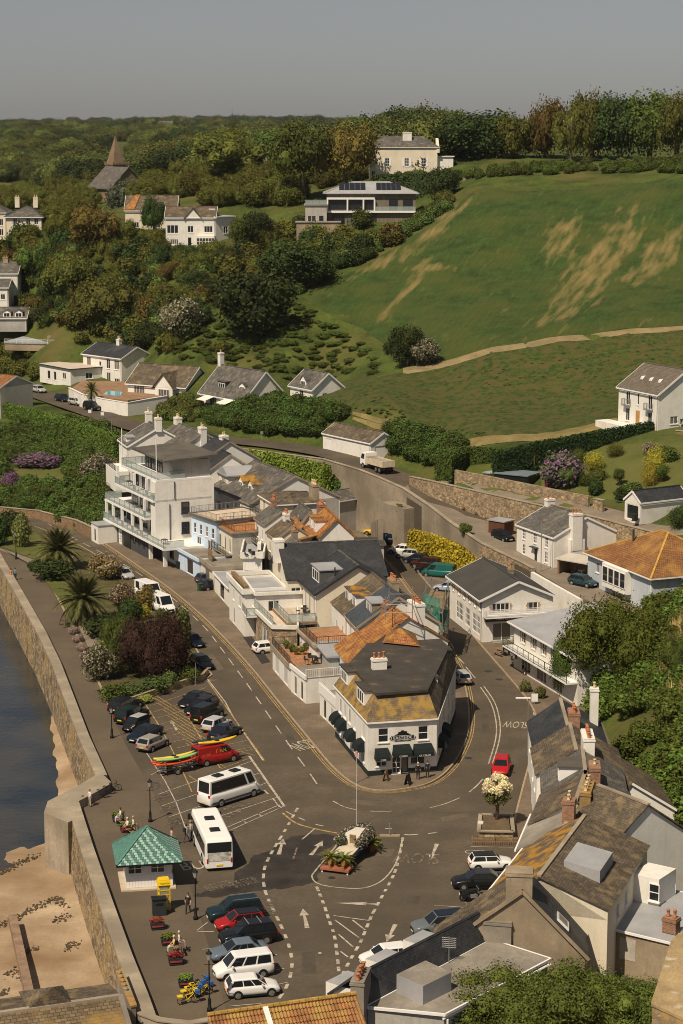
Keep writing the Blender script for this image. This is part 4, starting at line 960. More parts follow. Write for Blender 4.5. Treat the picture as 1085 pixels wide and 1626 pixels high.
# dark slate house with wing and balcony
B=house('slate_house','cream house with broad dark slate roof above the coast road',(457.5,920),(612.6,913),7.5,11,0,cream,W={3:[(.5,4.5,1.2,2)],0:[(.08,4.3,1.2,2.1,2,1),(.07,1,1.2,1.6)]},roof='gx',rm=slate,rise=3.3,ov=.3,fascia=None,ridge=slateg)
B.chimney(-.2,5.5,8.6,1.2,1.6,2.9,white,0);BM=B
W_=house('slate_house_wing','front wing of the slate house with tall windows and lead dormer',(476,918),(503,942),7.5,10.2,0,cream,W={0:[(.12,4.2,1.1,2.4,1),(.34,4.2,1.0,2.4,2),(.58,4.2,1.0,2.4,2),(.85,4.2,1.1,2.4,2),(.3,1,1.5,2,2),(.7,1,1.5,2,2)],1:[]},roof='gx',rm=slate,rise=3.1,ov=.3,fascia=dmetal,ridge=slateg)
d_=W_.dormer(W_.L*.55,.9,7.9,4.2,1.9,4.6,0,mat('lead_clad',(.10,.10,.10),.6,.1),lead,cols=3);f=MB().tube([(W_.L*.86,2.6,8.2),(W_.L*.86,2.6,10.3)],.09,8);W_.part('flue',f,dmetal)
W_.part('balcony_deck',MB().box(-1.5,-3.6,3.9,W_.L+.2,0,4.05),mat('pale_decking',(.55,.46,.36),.85,.1,1,pat=('brick',3,.15,.012,.1)));W_.part('deck_edge',MB().box(-1.5,-3.72,3.75,W_.L+.2,-3.6,4.06).box(W_.L+.2,-3.7,3.75,W_.L+.32,0,4.06),wood)
W_.rail([(-1.5,-3.5),(W_.L+.2,-3.5),(W_.L+.2,-.2)],1.05,'glass',metal,z=4.05)
pl=MB()
for x in (-1,W_.L*.5,W_.L): pl.bar((x,-3.3,0),(x,-3.3,3.9),.16)
W_.part('deck_posts',pl,dmetal)
# pale blue house and its garage, orange deck house
B=house('pale_blue_house','pale blue house with flat roof terrace and grey door surround',(304,817),(343.6,830),7.2,8.5,.1,bluew,W={0:[(.14,4.6,.75,1.5,1,2),(.38,4.6,.75,1.5,1,2),(.62,4.6,.75,1.5,1,2),(.86,4.6,.75,1.5,1,2),(.3,2.2,1.2,2.0,2),(.74,2.2,1.3,2.0,2)],1:[]},roof='flat',rm=mat('sand_terrace',(.58,.47,.36),.9,.1),edge=felt,par=.12)
B.rail([(0,B.d),(0,0),(B.L,0),(B.L,B.d)],1.0,'bars',metal,z=7.3)
B=house('blue_garage','pale blue fronted garage with terrace roof below the blue house',(283,873),(317,891.5),2.8,5,.1,bluew,'garage',W={0:[(.55,.1,2.6,2.2,1,1,'garage_opening')]},roof='flat',rm=concrete,edge=bluew,par=.25)
B=house('deck_house','cream house with arched windows under an orange decked roof',(346,834),(369,847.5),6.6,7,.1,cream,W={0:[(.18,3.6,.7,1.9,1,1),(.5,3.6,.7,1.9,1,1),(.82,3.6,.7,1.9,1,1),(.5,1.2,1.8,1.8,3,1)]},roof='flat',rm=mat('orange_deck',(.44,.20,.075),.85,.15,.8,pat=('brick',3,.15,.012,.15)),edge=concrete)
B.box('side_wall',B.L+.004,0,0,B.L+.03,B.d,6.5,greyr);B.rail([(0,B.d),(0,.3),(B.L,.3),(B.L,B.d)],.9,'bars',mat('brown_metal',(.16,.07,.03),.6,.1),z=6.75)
B.part('balcony',MB().box(0,-1.0,3.3,B.L,0,3.45),concrete);B.rail([(0,-.95),(B.L,-.95)],.95,'bars',dmetal,z=3.45)
B=house('pink_garage','pale stone garage with planted terrace below the decked house',(318,889),(340,906),2.9,5,.1,cream,'garage',W={0:[(.5,.1,2.6,2.2,1,1,'garage_opening')]},roof='flat',rm=concrete,edge=coping,par=.4)
B.box('screen',.5,1,3.1,2.6,1.1,4.6,wood)
B=house('car_port','white flat roofed car port beside green wheelie bins',(341,910),(364,935),2.7,6,.1,white,'car port',W={0:[(.5,.1,3.2,2.2,1,1,'garage_opening')]},roof='flat',rm=lead,edge=white2)
B=house('terraced_front','white stepped front with roof terraces and planters',(364,917),(388,943),5.6,5,.1,white,W={0:[(.3,.1,1,2.1,1,1,'door'),(.7,3.2,1.2,1.4),(.3,3.2,1.0,1.4)]},roof='flat',rm=concrete,edge=white,par=.5)
B.box('planter',.4,.2,6.0,B.L-.6,.7,6.4,wood)
B=house('white_court_house','white walled courtyard house with sun loungers on its terrace',(386,886),(416,886),4.8,9,.1,white,W={0:[(.3,1.5,1.2,1.5),(.7,1.5,1.2,1.5)]},roof='flat',rm=lead,edge=white,par=.7)
B.box('roof_hatch',B.L*.7,4,5,B.L*.9,6,5.9,white)
B=house('glass_balcony_house','narrow white house with glass balconies facing the sea',(390,920),(408,945),5.8,7,.1,white,W={0:[(.3,3.4,1.3,2,2),(.75,3.4,1.2,2,2),(.5,.6,2.4,2,3)],1:[(.3,3.3,1.4,1.6)]},roof='flat',rm=lead,edge=white,par=.2)
B.part('balcony',MB().box(-.2,-1.4,2.9,B.L+.2,0,3.05),white2);B.rail([(-.2,-1.35),(B.L+.2,-1.35),(B.L+.2,0)],1.05,'glass',metal,z=3.05)
# grey roofs between coast road and car park
B=house('dormer_terrace_house','grey slate house with two orange lichened dormers',(336,773),(398,800),8,14.5,0,white,W={0:[(.2,4.8,1,1.6,2),(.42,4.8,1,1.6,2),(.64,4.8,1,1.6,2),(.86,4.8,1,1.6,2),(.5,1.5,1.2,1.6),(.8,1.5,1.2,1.6)],1:[]},roof='gx',rm=slateg,rise=3.6,fascia=coping,ov=.2)
for x in (.42,.66): B.dormer(B.L*x,2.2,8.4,1.7,1.5,4.5,0,white2,slatel,'gable',2,rise=.7)
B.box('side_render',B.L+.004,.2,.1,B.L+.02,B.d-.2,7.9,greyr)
B=house('vaulted_penthouse','white penthouse with rounded grey roof and glass balcony',(348,750),(362,757),10,5,0,white,W={0:[(.5,7.6,2,1.9,3)]},roof='flat',rm=lead,edge=lead)
vt=MB();N=8;L_=B.L+.4;pr=[(-.2+(L_)*k/N,10.1+1.1*math.sin(math.pi*k/N)) for k in range(N+1)]
for (x0,z0),(x1,z1) in zip(pr,pr[1:]): vt.hexa([(x0,-.2,10.05),(x1,-.2,10.05),(x1,5.2,10.05),(x0,5.2,10.05)],[(x0,-.2,z0+.02),(x1,-.2,z1+.02),(x1,5.2,z1+.02),(x0,5.2,z0+.02)])
B.part('vault_roof',vt,lead,smooth=False);B.part('balcony',MB().box(-.5,-1.5,7.2,B.L+.5,0,7.35),white2);B.rail([(-.5,-1.45),(B.L+.5,-1.45),(B.L+.5,0)],1,'glass',metal,z=7.35)
B=house('balcony_house','tall pale house with stacked balconies and low brown roof',(413,786),(439,802),9.6,7,0,cream,W={0:[(.25,7.4,1.2,1.8,2),(.7,7.4,1.2,1.8,2),(.25,5.2,1.2,2,2),(.7,5.2,1.2,2,2),(.25,2.2,1.2,2),(.7,2.2,1.2,2)],1:[]},roof='hip',rm=slateb,rise=.9,fascia=white2,ov=.3)
for z in (2.0,5.0,7.2): B.part('balcony',MB().box(-.2,-1.5,z,B.L+.2,0,z+.15),concrete);B.rail([(-.2,-1.45),(B.L+.2,-1.45),(B.L+.2,0)],1,'bars',dmetal,z=z+.15)
B.chimney(B.L*.8,6.2,9.4,2.2,.9,2.6,tanr,6,potc)
B=house('sat_dish_house','grey slate house with white satellite dish and dormer',(441,828),(465,849),6.6,5.2,0,white,W={0:[(.3,3.6,1,1.4),(.75,3.6,1,1.4)]},roof='gx',rm=slateg,rise=3.2,fascia=coping,ov=.2)
B.dormer(B.L*.6,1.2,7.0,1.8,1.4,2.6,0,white2,slateg,'flat',2);B.chimney(B.L*.8,4.6,7.6,2.0,.9,2.8,brick,6,pot)
ds=MB();ds.lathe([(.02,0),(.3,.05),(.42,.16),(.4,.17),(.28,.08),(.02,.04)],n=12);o=B.part('satellite_dish',ds,white2);o.location=(B.L*.95,1.0,8.9);o.rotation_euler=(R(70),0,R(-20))
B=house('orange_roof_house','white gabled house with bright orange lichened tile roof',(508,851),(562,849),7.8,9,0,white,W={0:[]},roof='gy',rm=orange,rise=2.3,ov=.25,fascia=orange)
for x,y in ((-.2,3),(-.2,6)):
    B.dormer(x,y,8.0,1.6,1.4,2.2,3,white2,orange,'flat',2)
B.slope([(-4.2,.5,7),(0.3,.5,8),(0.3,9.2,8),(-4.2,9.2,7)],orange,.12,'side_roof');B.slope([(-4.2,1.2,7.05),(-2,1.2,9.1),(-2,9,9.1),(-4.2,9,7.05)],orange,.1,'side_roof')
B.box('side_wing',-4,1.0,0,0,9,6.9,white)
B=house('dark_flat_extension','low dark flat roofed extension behind the slate house',(478,868),(610,866),5.4,5,0,greyr,'extension',roof='flat',rm=feltd,edge=felt)
B=house('back_roofs','low grey roofed outbuilding beside the car park wall',(497,792),(528,798),5.2,10,0,greyr,'outbuilding',W={0:[(.5,2.5,1.2,1.4)]},roof='hip',rm=slateg,rise=1.2)
B=house('moss_roof_house','grey roofed house with two mossy flat dormers above patio',(527,956.5),(551,980),6.6,10,0,white,W={0:[(.3,3.5,1,1.5),(.7,3.5,1,1.5)]},roof='gx',rm=slateb,rise=3.3,fascia=None,ov=.2)
for x in (.35,.78): B.dormer(B.L*x,1.3,7.2,2.0,1.6,3.8,0,white2,slatel,'flat',2)
B.chimney(B.L*.7,6.2,9.0,2.4,.8,1.3,tanr,6,pot)
B=house('blue_slate_house','white house with blue slate roof and large grey flat dormer',(551,976),(568.7,995),6.8,9.5,0,white,W={0:[(.3,3.8,1.1,2.2,2),(.75,3.8,1.1,2.2,2)],1:[]},roof='gx',rm=mat('blue_slate',(.065,.075,.088),.6,.15,.6,pat=('brick',.32,.2,.014,.2)),rise=3.2,fascia=coping,ov=.25)
B.dormer(B.L*.62,1.8,7.6,3.2,1.6,4,0,tanr,lead,'flat',3)
B=house('scaffolded_house','house with faded orange pantile roof and scaffolding round its chimney',(562,1012),(584,1028),6.2,9.5,0,white,W={0:[(.4,3.4,1.2,1.4)]},roof='gx',rm=orange,rise=3.0,fascia=None,ov=.2)
B.chimney(B.L*.55,6.5,7.4,2.8,1.1,3.0,white,5,pot)
q=[B.at(608,1020,8.3),B.at(667,1026,8.3),B.at(660,1008,8.3),B.at(615,1003,8.3)];ap=B.at(636,997,9.9)
for k in range(4): B.slope([q[k],q[(k+1)%4],ap],orange,.08,'hip_roof')
B=house('blue_door_cottage','pale cottage with blue window frames and orange roof edge',(533,1026),(553,1056),5.0,5,.1,bluew,W={0:[(.3,.6,1.2,2.1,2),(.7,.6,1.2,2.1,2),(.3,3,.8,1.2),(.7,3,.8,1.2)]},roof='gx',rm=orange,rise=1.6,fascia=None,fm=mat('blue_paint',(.05,.12,.30),.5,.1))
B=house('patio_house','low house with an orange tiled patio and pot plants on its roof',(476,1003),(503,1028),4.2,7,.1,white,W={0:[(.4,.5,1.4,2,2)]},roof='flat',rm=MATS['terracotta_tiles'],edge=coping,par=.15);B.rail([(0,0),(B.L,0),(B.L,B.d)],.9,'bars',dmetal,z=4.4)
B=house('glazed_extension','grey lean-to extension with glazed sliding doors',(503,1022),(522,1044),4.4,6,.1,greyr,'extension',W={0:[(.5,.3,2.6,2.2,3)],1:[(.5,.4,2,2.4,2)]},roof='flat',rm=lead,edge=lead)
# scaffold with green netting
sc=thing('scaffolding','tube scaffolding with torn green debris netting beside back street','scaffolding',(0,0,0));mb=MB();a,b,c_,d_=[G(*p,0) for p in [(672,1040),(702,1052),(712,1020),(684,1012)]]
pr=[]
for p in (a,b,c_,d_): mb.tube([p,p+Vector((0,0,7.8))],.06,5)
for z in (2,4,6,7.6):
    for p,q in ((a,b),(b,c_),(c_,d_),(d_,a)): mb.tube([p+Vector((0,0,z)),q+Vector((0,0,z))],.05,5)
mb.tube([a,b+Vector((0,0,4))],.04,5);mb.tube([b+Vector((0,0,4)),a+Vector((0,0,7.6))],.04,5);mb.build('poles',metal,sc)
ps=[G(612,985,9.3),G(655,985,9.3),G(655,968,9.3),G(618,968,9.3)];m3=MB()
for p in ps: m3.tube([p,p+Vector((0,0,2.6))],.05,5)
for z in (.9,1.8):
    for k in range(4): m3.tube([ps[k]+Vector((0,0,z)),ps[(k+1)%4]+Vector((0,0,z))],.045,5)
m3.build('chimney_frame',metal,sc)
dk=MB().prism([a,b,c_,d_],4.0,4.08).prism([a,b,c_,d_],6.0,6.08);dk.build('boards',wood,sc)
net=mat('green_netting',(.05,.26,.20),.8,.3,1.5,alpha=.75);nm=MB();r=random.Random(4)
for p,q in ((a,b),(b,c_)):
    for k in range(8):
        for j in range(5):
            if r.random()<.22: continue
            o_=Vector((r.uniform(-.06,.06),-.07,0));A=p.lerp(q,k/8)+o_;Bq=p.lerp(q,(k+1)/8)+o_;z0=2.5+j*1.05;nm.q(A+Vector((0,0,z0)),Bq+Vector((0,0,z0)),Bq+Vector((0,r.uniform(-.2,.1),z0+1.03)),A+Vector((0,0,z0+1.03)))
nm.build('netting',net,sc)
# ================================================================ APARTMENT BLOCK
A0=G(174,855,0);B0=G(266,905,0);PL=rect(A0,B0,9)
B=Bd('apartment_block','stepped white apartment block with glass balconies and charcoal ground floor','apartment block',PL,.1,2.9);L=B.L
u1=L*.68
g=MB().box(0,0,-.3,u1,9,2.85);B.part('ground_floor',g,dkgrey)
for u,w_ in ((.035,.9),(.085,.9),(.44,.8),(.52,.8),(.60,.8)):
    f,p=win_mesh(w_,1.0,1,1,dmetal,False,glass);o=ob('window',f,B.root,(u*L,-.1,1.3));ob('pane',p,o)
B.box('garage_door',L*.27,-.05,0,L*.39,.05,2.3,black);B.box('entrance_door',L*.18,-.05,0,L*.235,.05,2.3,white2)
sm=MB();
for k in range(9): sm.box(L*.185+rnd.uniform(0,.9),-.06,.4+k*.2,L*.185+rnd.uniform(.9,1.2),-.052,.5+k*.2)
B.part('door_lettering',sm,dkgrey)
B.box('rear_wall',u1,2.2,-.3,L-.5,9,2.85,white);B.box('pillar',u1+.1,.1,0,u1+.6,.6,2.9,white);B.box('pillar',L*.92,.1,0,L*.92+.5,.6,2.9,white)
f,p=win_mesh(1.4,1.7,2,1,dmetal,False,glass);o=ob('window',f,B.root,(L*.82,2.07,.6));ob('pane',p,o)
f,p=win_mesh(1.6,2.2,1,1,white2,False,glass);o=ob('door',f,B.root,(L-.37,3.2,.2),math.pi/2);ob('pane',p,o)
def floor(z,x0,x1,y0,wx0,wx1,wy,cols,nm=None,rail_=True,top=2.75,yb=9):
    B.box('floor_slab',x0,y0,z,x1,yb,z+.3,white2)
    b2=MB().box(wx0,wy,z+.3,wx1,yb,z+.3+top);B.part('storey',b2,white)
    n=max(2,int((wx1-wx0)/3.2))
    for k in range(n):
        f,p=win_mesh(2.0,2.1,3 if k%2 else 2,1,dmetal,False,glass);o=ob('balcony_door',f,B.root,(wx0+(k+.5)*(wx1-wx0)/n-1.0,wy-.13,z+.32));ob('pane',p,o)
    for x in cols: B.box('column',x,y0+.15,z+.3,x+.38,y0+.5,z+.3+top,white2)
    if rail_: B.rail([(x0+.05,wy),(x0+.05,y0+.08),(x1-.05,y0+.08),(x1-.05,wy)],1.05,'glass',metal,z=z+.3,step=2.2)
floor(2.85,-.5,L+.6,-.8,1.2,L*.72,2.4,[.2,L*.13,L*.29,L*.47,L*.62])
floor(5.9,-.2,L*.70,-.6,4.4,L*.72,2.2,[L*.66])
floor(8.9,3.6,L*.80,-.2,5.0,L*.78,2.2,[4.0,L*.45,L*.66])
B.box('floor_slab',5.0,.4,11.9,L*.80,9,12.2,white2);B.rail([(5.1,5),(5.1,.5),(L*.79,.5),(L*.79,5)],1.1,'glass',metal,z=12.2,step=2.2)
B.box('penthouse',8.0,3.2,12.2,L*.78,9,14.8,greyr)
for k in range(3):
    f,p=win_mesh(2.2,2.2,2,1,dmetal,False,glass);o=ob('balcony_door',f,B.root,(8.5+k*2.5,3.07,12.25));ob('pane',p,o)
rfz=MB().hexa([(6.9,1.5,14.75),(L*.82,1.5,14.75),(L*.82,10,15.2),(6.9,10,15.2)],[(6.9,1.5,15.05),(L*.82,1.5,15.05),(L*.82,10,15.5),(6.9,10,15.5)]);B.part('penthouse_roof',rfz,felt)
# right hand gable wall with windows
B.box('side_wing',L*.72+.01,.2,2.9,L*.80,9.4,11.88,white)
for y,z in ((4.2,4.0),(4.2,7.0)):
    f,p=win_mesh(1.2,1.7,1,2,dmetal,True,glass);o=ob('window',f,B.root,(L*.80+.13,y,z),math.pi/2);ob('pane',p,o)
pp=MB().tube([(L*.80+.08,2.4,3),(L*.80+.08,2.4,8.5)],.07,6).tube([(L*.80+.08,3.2,9.2),(L*.80+.08,3.2,11.8)],.07,6);B.part('downpipe',pp,dmetal)
fp=MB()
for x,y,z,h_ in ((5.2,.55,12.2,5.6),(L*.79,.55,12.2,6.0),(-1,2,5.9,0.01)): fp.tube([(x,y,z),(x,y,z+h_)],.07,6)
B.part('flag_poles',fp,white2)
for x,y,z in ((2,.6,3.2),(9,.8,6.3),(7,1,9.3),(L*.9,.6,3.2)):
    t=MB().box(x-.6,y-.4,z+.62,x+.6,y+.4,z+.68);
    for sx in (-.5,.5):
        for sy in (-.3,.3): t.box(x+sx-.03,y+sy-.03,z,x+sx+.03,y+sy+.03,z+.62)
    B.part('balcony_table',t,dmetal)
APT=B
# gabled house behind the block and the older white houses up to the road
B=house('gabled_white_house','white gabled house with dark slate roof adjoining the apartments',(300,742),(322,755),9.6,9,0,white,W={1:[]},roof='gx',rm=slate,rise=3.0,fascia=coping,ov=.2)
B=house('bay_front_house','white house with bay windows and dark grey roof at the lane bend',(189,698),(204,709),12.2,10,5,white,W={0:[(.3,4,1.1,1.5,2),(.75,4,1.1,1.5,2),(.3,.9,1.1,2,1),(.75,.9,1.1,2,1)],1:[(.25,4,1,1.4)]},roof='gx',rm=slateg,rise=2.8,fascia=white2,ov=.2)
B.dormer(B.L*.5,.3,6.6,2.6,1.6,3,0,white2,lead,'flat',3);B.chimney(.2,5,9.4,1.2,1.0,2.2,white,2,potc);B.chimney(B.L-.2,5,9.4,1.2,1.0,2.2,white,2,potc)
B.part('porch',MB().box(-.4,-2.2,-.2,B.L+.2,0,3.2),white);B.rail([(-.4,-2.1),(B.L+.2,-2.1)],.9,'bars',dmetal,z=3.2)
B=house('twin_chimney_house','long grey slate roof with white chimneys beside the upper road',(232,706),(272,722),11.6,11,4,white,W={0:[(.3,4,1.2,1.5),(.7,4,1.2,1.5)]},roof='gx',rm=slateg,rise=3.2,fascia=coping,ov=.2)
B.chimney(.3,5.5,8.6,1.4,1.0,3.2,white,3,potc);B.chimney(B.L-.4,5.5,8.6,1.4,1.0,3.0,white,2,potc)
B=house('dark_roof_house','white house with steep dark slate roof behind the penthouse',(276,718),(318,735),11,10,3,white,W={},roof='gx',rm=slate,rise=3.0,fascia=coping,ov=.2);B.chimney(B.L*.75,5.2,9.2,1.4,1.1,2.4,white,2,potc)
for k,(lb,a,b,ze,d,rm) in enumerate([('narrow white house with small slate gable behind the decked house',(405,822),(420,833),8.4,5,slateg),('narrow cream house with brown roof above the courtyard',(424,845),(440,856),7.4,5,slateb),('thin white house with balcony beside the slate chimney',(440,872),(450,882),7.0,4.5,slateg),('white cottage with lichened roof tucked behind the pub roofs',(585,1000),(604,1008),6.6,4,tilev)]):
    B=house('terrace_house',lb,a,b,ze,d,0,white if k%2==0 else cream,W={0:[(.3,ze-2.4,.9,1.4),(.75,ze-2.4,.9,1.4),(.3,ze-5.2,.9,1.4),(.75,ze-5.2,.9,1.4)],1:[(.5,ze-2.3,.8,1.2)]},roof='gx',rm=rm,rise=1.7,ov=.15,fascia=coping);B.chimney(B.L*.2,d*.5,ze+1.0,1.1,.7,1.7,(brick,white,tanr)[k%3],3,pot)
    if k<3: B.part('balcony',MB().box(0,-1,ze-2.9,B.L,0,ze-2.78),concrete);B.rail([(0,-.95),(B.L,-.95)],.95,'bars',dmetal,z=ze-2.78)
# ================================================================ SHOPS ON THE RIGHT OF THE BACK STREET
def quoins(B,e,u,z,w_,h_,n=5):
    a,d,l=B.edge(e);nn=Vector((d.y,-d.x,0))*.03;mb=MB()
    for s_ in (-1,1):
        for k in range(n):
            wd=.34 if k%2 else .22;x=u*l+s_*(w_/2+wd/2+.01);z0=z+h_*k/n
            p=a+d*(x-wd/2)+Vector((0,0,z0));q=a+d*(x+wd/2)+Vector((0,0,z0));t=Vector((0,0,h_/n-.03));mb.hexa([p+nn,q+nn,q-nn,p-nn],[p+nn+t,q+nn+t,q-nn+t,p-nn+t])
    return mb.build('window_surround',mat('granite',(.42,.30,.19),.9,.25,2),B.root)
B=house('pizza_shop','white pizza restaurant with dark roof and stone window surrounds',(715,914),(766,951.5),5.6,9.2,.1,white,'restaurant',W={0:[(.12,3.9,.7,1.1,2),(.29,3.9,.9,1.1,2),(.46,3.9,.9,1.1,2),(.63,3.9,.9,1.1,2),(.79,3.9,.9,1.1,2),(.94,3.9,.7,1.1,1),(.32,.7,3.0,2.3,5,3,'shop_window'),(.56,.7,2.2,2.3,4,3,'shop_window'),(.82,.7,3.2,2.3,6,3,'shop_window')],1:[(.26,3.5,2.3,1.4,4),(.72,3.5,1.2,1.3,2),(.28,.1,2.4,2.3,2,1,'shop_door'),(.7,.5,2.2,1.8,3,1,'shop_window')]},roof='gx',rm=mat('charcoal_felt',(.062,.058,.052),.9,.12,.4),rise=2.0,ov=.45)
for u,w_ in ((.12,.7),(.29,.9),(.46,.9),(.63,.9),(.79,.9)): quoins(B,0,u,3.9,w_,1.1,4)
quoins(B,1,.26,3.5,2.3,1.4);quoins(B,1,.72,3.5,1.2,1.3)
B.box('sign_fascia',B.L,.3,2.65,B.L+.35,B.d*.95,3.25,dkgrey)
me=text_mesh('Pizza Quarter',.36,2.9);me.materials.append(white2);t=ob('sign_lettering',me,B.root,(B.L+.365,B.d*.34,2.97));t.rotation_euler=(math.pi/2,0,math.pi/2)
B.part('balcony_slab',MB().box(B.L,.1,3.25,B.L+1.3,B.d,3.4),white2);B.rail([(B.L+.02,.12),(B.L+1.25,.12),(B.L+1.25,B.d)],.95,'boards',white2,z=3.4)
B.chimney(B.L*.55,B.d*.62,6.8,.6,.6,1.0,tanr,1,pot)
B.box('step',B.L,1.2,-.3,B.L+1.2,4.2,.15,concrete)
B=house('cafe_building','white cafe with broad grey roof, planted balcony and dark shopfront',(817,987.6),(918.5,1045),5.6,10.5,.1,white,'cafe',W={0:[(.15,3.6,1.1,1.3,2,2),(.32,3.6,1.1,1.3,2,2),(.48,3.6,1.1,1.3,2,2),(.64,3.6,1.1,1.3,2,2),(.83,3.0,2.4,2.2,3,1,'balcony_door'),(.2,.3,2.6,2.0,3,1,'shop_window'),(.45,.3,2.8,2.0,3,1,'shop_window'),(.7,.3,2.6,2.0,3,1,'shop_window')],3:[(.6,3.5,1.4,1.4,2)]},rm=lead,fm=white2)
for u in (.15,.32,.48,.64): quoins(B,0,u,3.6,1.1,1.3,4)
B.slope([(-.6,-.6,5.55),(B.L+.6,-.6,5.55),(B.L+.6,B.d,7.0),(-.6,B.d,7.0)],lead,.14);B.part('gutter',MB().bar((-.6,-.66,5.42),(B.L+.6,-.66,5.42),.14,.16),white2)
B.part('balcony_slab',MB().box(-.2,-1.4,2.55,B.L,0,2.75),white2);B.rail([(-.2,0),(-.2,-1.35),(B.L,-1.35)],.95,'bars',mat('green_rail',(.06,.08,.04),.7,.2),z=2.75)
B.box('sign_fascia',.1,-1.46,2.15,4.2,-1.4,2.6,black);me=marks(3.4,.3,12);t=ob('sign_lettering',me,B.root,(2.1,-1.475,2.37));t.rotation_euler=(math.pi/2,0,0)
B=house('roadside_white_house','white house with two chimneys standing beside the upper road',(821,833),(880,854),8.6,10,4.2,white,W={0:[(.2,2.7,.8,1.4,2,3),(.5,2.7,.8,1.4,2,3),(.8,2.7,.8,1.4,2,3),(.2,.6,.8,1.4,2,3),(.8,.6,.8,1.5,2,3),(.52,.1,.9,2.0,1,1,'door')],1:[]},roof='gx',rm=slateg,rise=2.4,ov=.15,fascia=white2,base=(greyr,.3))
B.chimney(B.L+.2,3.2,2.5,1.1,1.5,5.0,white,3,pot,along='y');B.box('chimney_breast',B.L+.01,2.2,-.2,B.L+.7,4.4,4.0,white);B.chimney(.3,5,6.3,.9,1.2,1.4,white,2,pot,along='y')
B.box('porch_canopy',B.L*.44,-.6,2.15,B.L*.6,0,2.28,dkgrey)
B=Bd('summer_house','open fronted garden room with pale domed canvas roof beside white house','garden room',rect(G(887,912,4.1),G(938,921,4.1),2.6),4.1,6.4)
B.walls(tanr,skip=(0,));B.slope([(-.4,-.5,2.2),(B.L+.4,-.5,2.2),(B.L+.3,2.8,2.5),(-.3,2.8,2.5)],mat('canvas',(.52,.47,.40),.9,.08),.12)
B.box('post',.0,-.3,-.2,.25,-.05,2.1,brick);tb=MB().lathe([(.05,0),(.05,.68),(.5,.69),(.5,.74)],c=(B.L*.55,1.2,.05));B.part('table',tb,white2)
for x in (.3,.8): 
    cb=MB().box(B.L*x-.25,1,.45,B.L*x+.25,1.5,.5).box(B.L*x-.25,1.45,.5,B.L*x+.25,1.5,1.0)
    for sx in (-.22,.2):
        for sy in (1.02,1.44): cb.box(B.L*x+sx,sy,.05,B.L*x+sx+.04,sy+.04,.45)
    B.part('chair',cb,wood)
B=house('blue_grey_house','blue grey house with large orange brown hipped tile roof',(934,878),(1035.6,918.6),8,13,2.5,mat('blue_grey_render',(.50,.54,.58),.9,.06,.5),W={0:[(.16,3.4,1.0,1.4,2),(.16,.8,1.0,1.4,2),(.5,3.1,5.2,2.1,6),(.5,.4,3.5,1.6,4)]},roof='hip',rm=brownt,rise=3.9,ov=.5,fascia=white2,hx=7.5,ridge=mat('gold_lichen_ridge',(.48,.29,.06),.9,.2,1.5))
fl=MB().tube([(5.5,3.6,6.8),(5.5,3.6,9.4)],.14,8);B.part('flue',fl,dmetal)
B.part('bay',MB().box(B.L*.33,-.9,2.4,B.L*.70,-.02,5.4),white);
for k in range(4):
    f,p=win_mesh(1.4,2.0,1,1,white2,False,glass);o=ob('window',f,B.root,(B.L*.345+k*1.52,-1.03,3.1));ob('pane',p,o)
st=thing('outdoor_steps','dark metal handrailed steps climbing beside the white retaining wall','steps',(0,0,0));mb=MB();a,b=G(925,985,.1),G(934,958,4.0)
for k in range(16):
    p=a.lerp(b,k/16);mb.box(p.x-.9,p.y-.3,-.2,p.x+.9,p.y+.35,p.z+.25)
mb.build('treads',concrete,st);hr=MB()
for s_ in (-.9,.9): hr.tube([a+Vector((s_,0,1.1)),b+Vector((s_,0,1.2))],.04,5);[hr.tube([a.lerp(b,t)+Vector((s_,0,.2)),a.lerp(b,t)+Vector((s_,0,1.1))],.025,5) for t in (0,.2,.4,.6,.8,1)]
hr.build('handrail',dmetal,st)
# ================================================================ HOUSES AT THE RIGHT OF THE SQUARE
def pxhouse(name,label,ridge,eaveL,eaveR,z_r,z_l,z_r2,wm,rml,rmr,z0=.1,cat='house',W={},fascia=None,L=None):
    """ridge: (far,near) photo points; eaves given by plan offsets in metres to the left and right of the ridge"""
    f,n=G(*ridge[0],z_r),G(*ridge[1],z_r);d=(n-f);ln=d.length;d.normalize();lf=Vector((d.y,-d.x,0))
    P=[f+lf*eaveL,n+lf*eaveL,n-lf*eaveR,f-lf*eaveR];B=Bd(name,label,cat,P,z0,min(z_l,z_r2))
    h=B.h;x=B.L;w_=eaveL+eaveR
    B.gab[1]=(eaveL/w_,z_r-z0);B.gab[3]=(eaveR/w_,z_r-z0)
    for e,ws in W.items():
        for q in ws: B.win(e,*q[:4],*(q[4:6] if len(q)>5 else (q[4] if len(q)>4 else 2,1)))
    B.walls(wm)
    ov=.2;zl,zr,z2=z_l-z0,z_r-z0,z_r2-z0
    B.slope([(-ov,-ov,zl+.12),(x+ov,-ov,zl+.12),(x+ov,eaveL,zr+.14),(-ov,eaveL,zr+.14)],rml);B.slope([(x+ov,w_+ov,z2+.12),(-ov,w_+ov,z2+.12),(-ov,eaveL,zr+.14),(x+ov,eaveL,zr+.14)],rmr)
    if z2>h+.1:
        m2=MB();m2.q((x,eaveL,h),(x,w_,h),(x,w_,z2),(x,eaveL,zr));m2.q((x,w_,h),(0,w_,h),(0,w_,z2),(x,w_,z2));m2.q((0,w_,h),(0,eaveL,h),(0,eaveL,zr),(0,w_,z2));B.part('upper_wall',m2,wm)
    rd=MB().bar((-ov,eaveL,zr+.17),(x+ov,eaveL,zr+.17),.34,.14);B.part('ridge_tiles',rd,coping)
    if fascia: B.part('gutter',MB().bar((-ov,-ov-.07,zl+.02),(x+ov,-ov-.07,zl+.02),.14,.16),fascia)
    return B
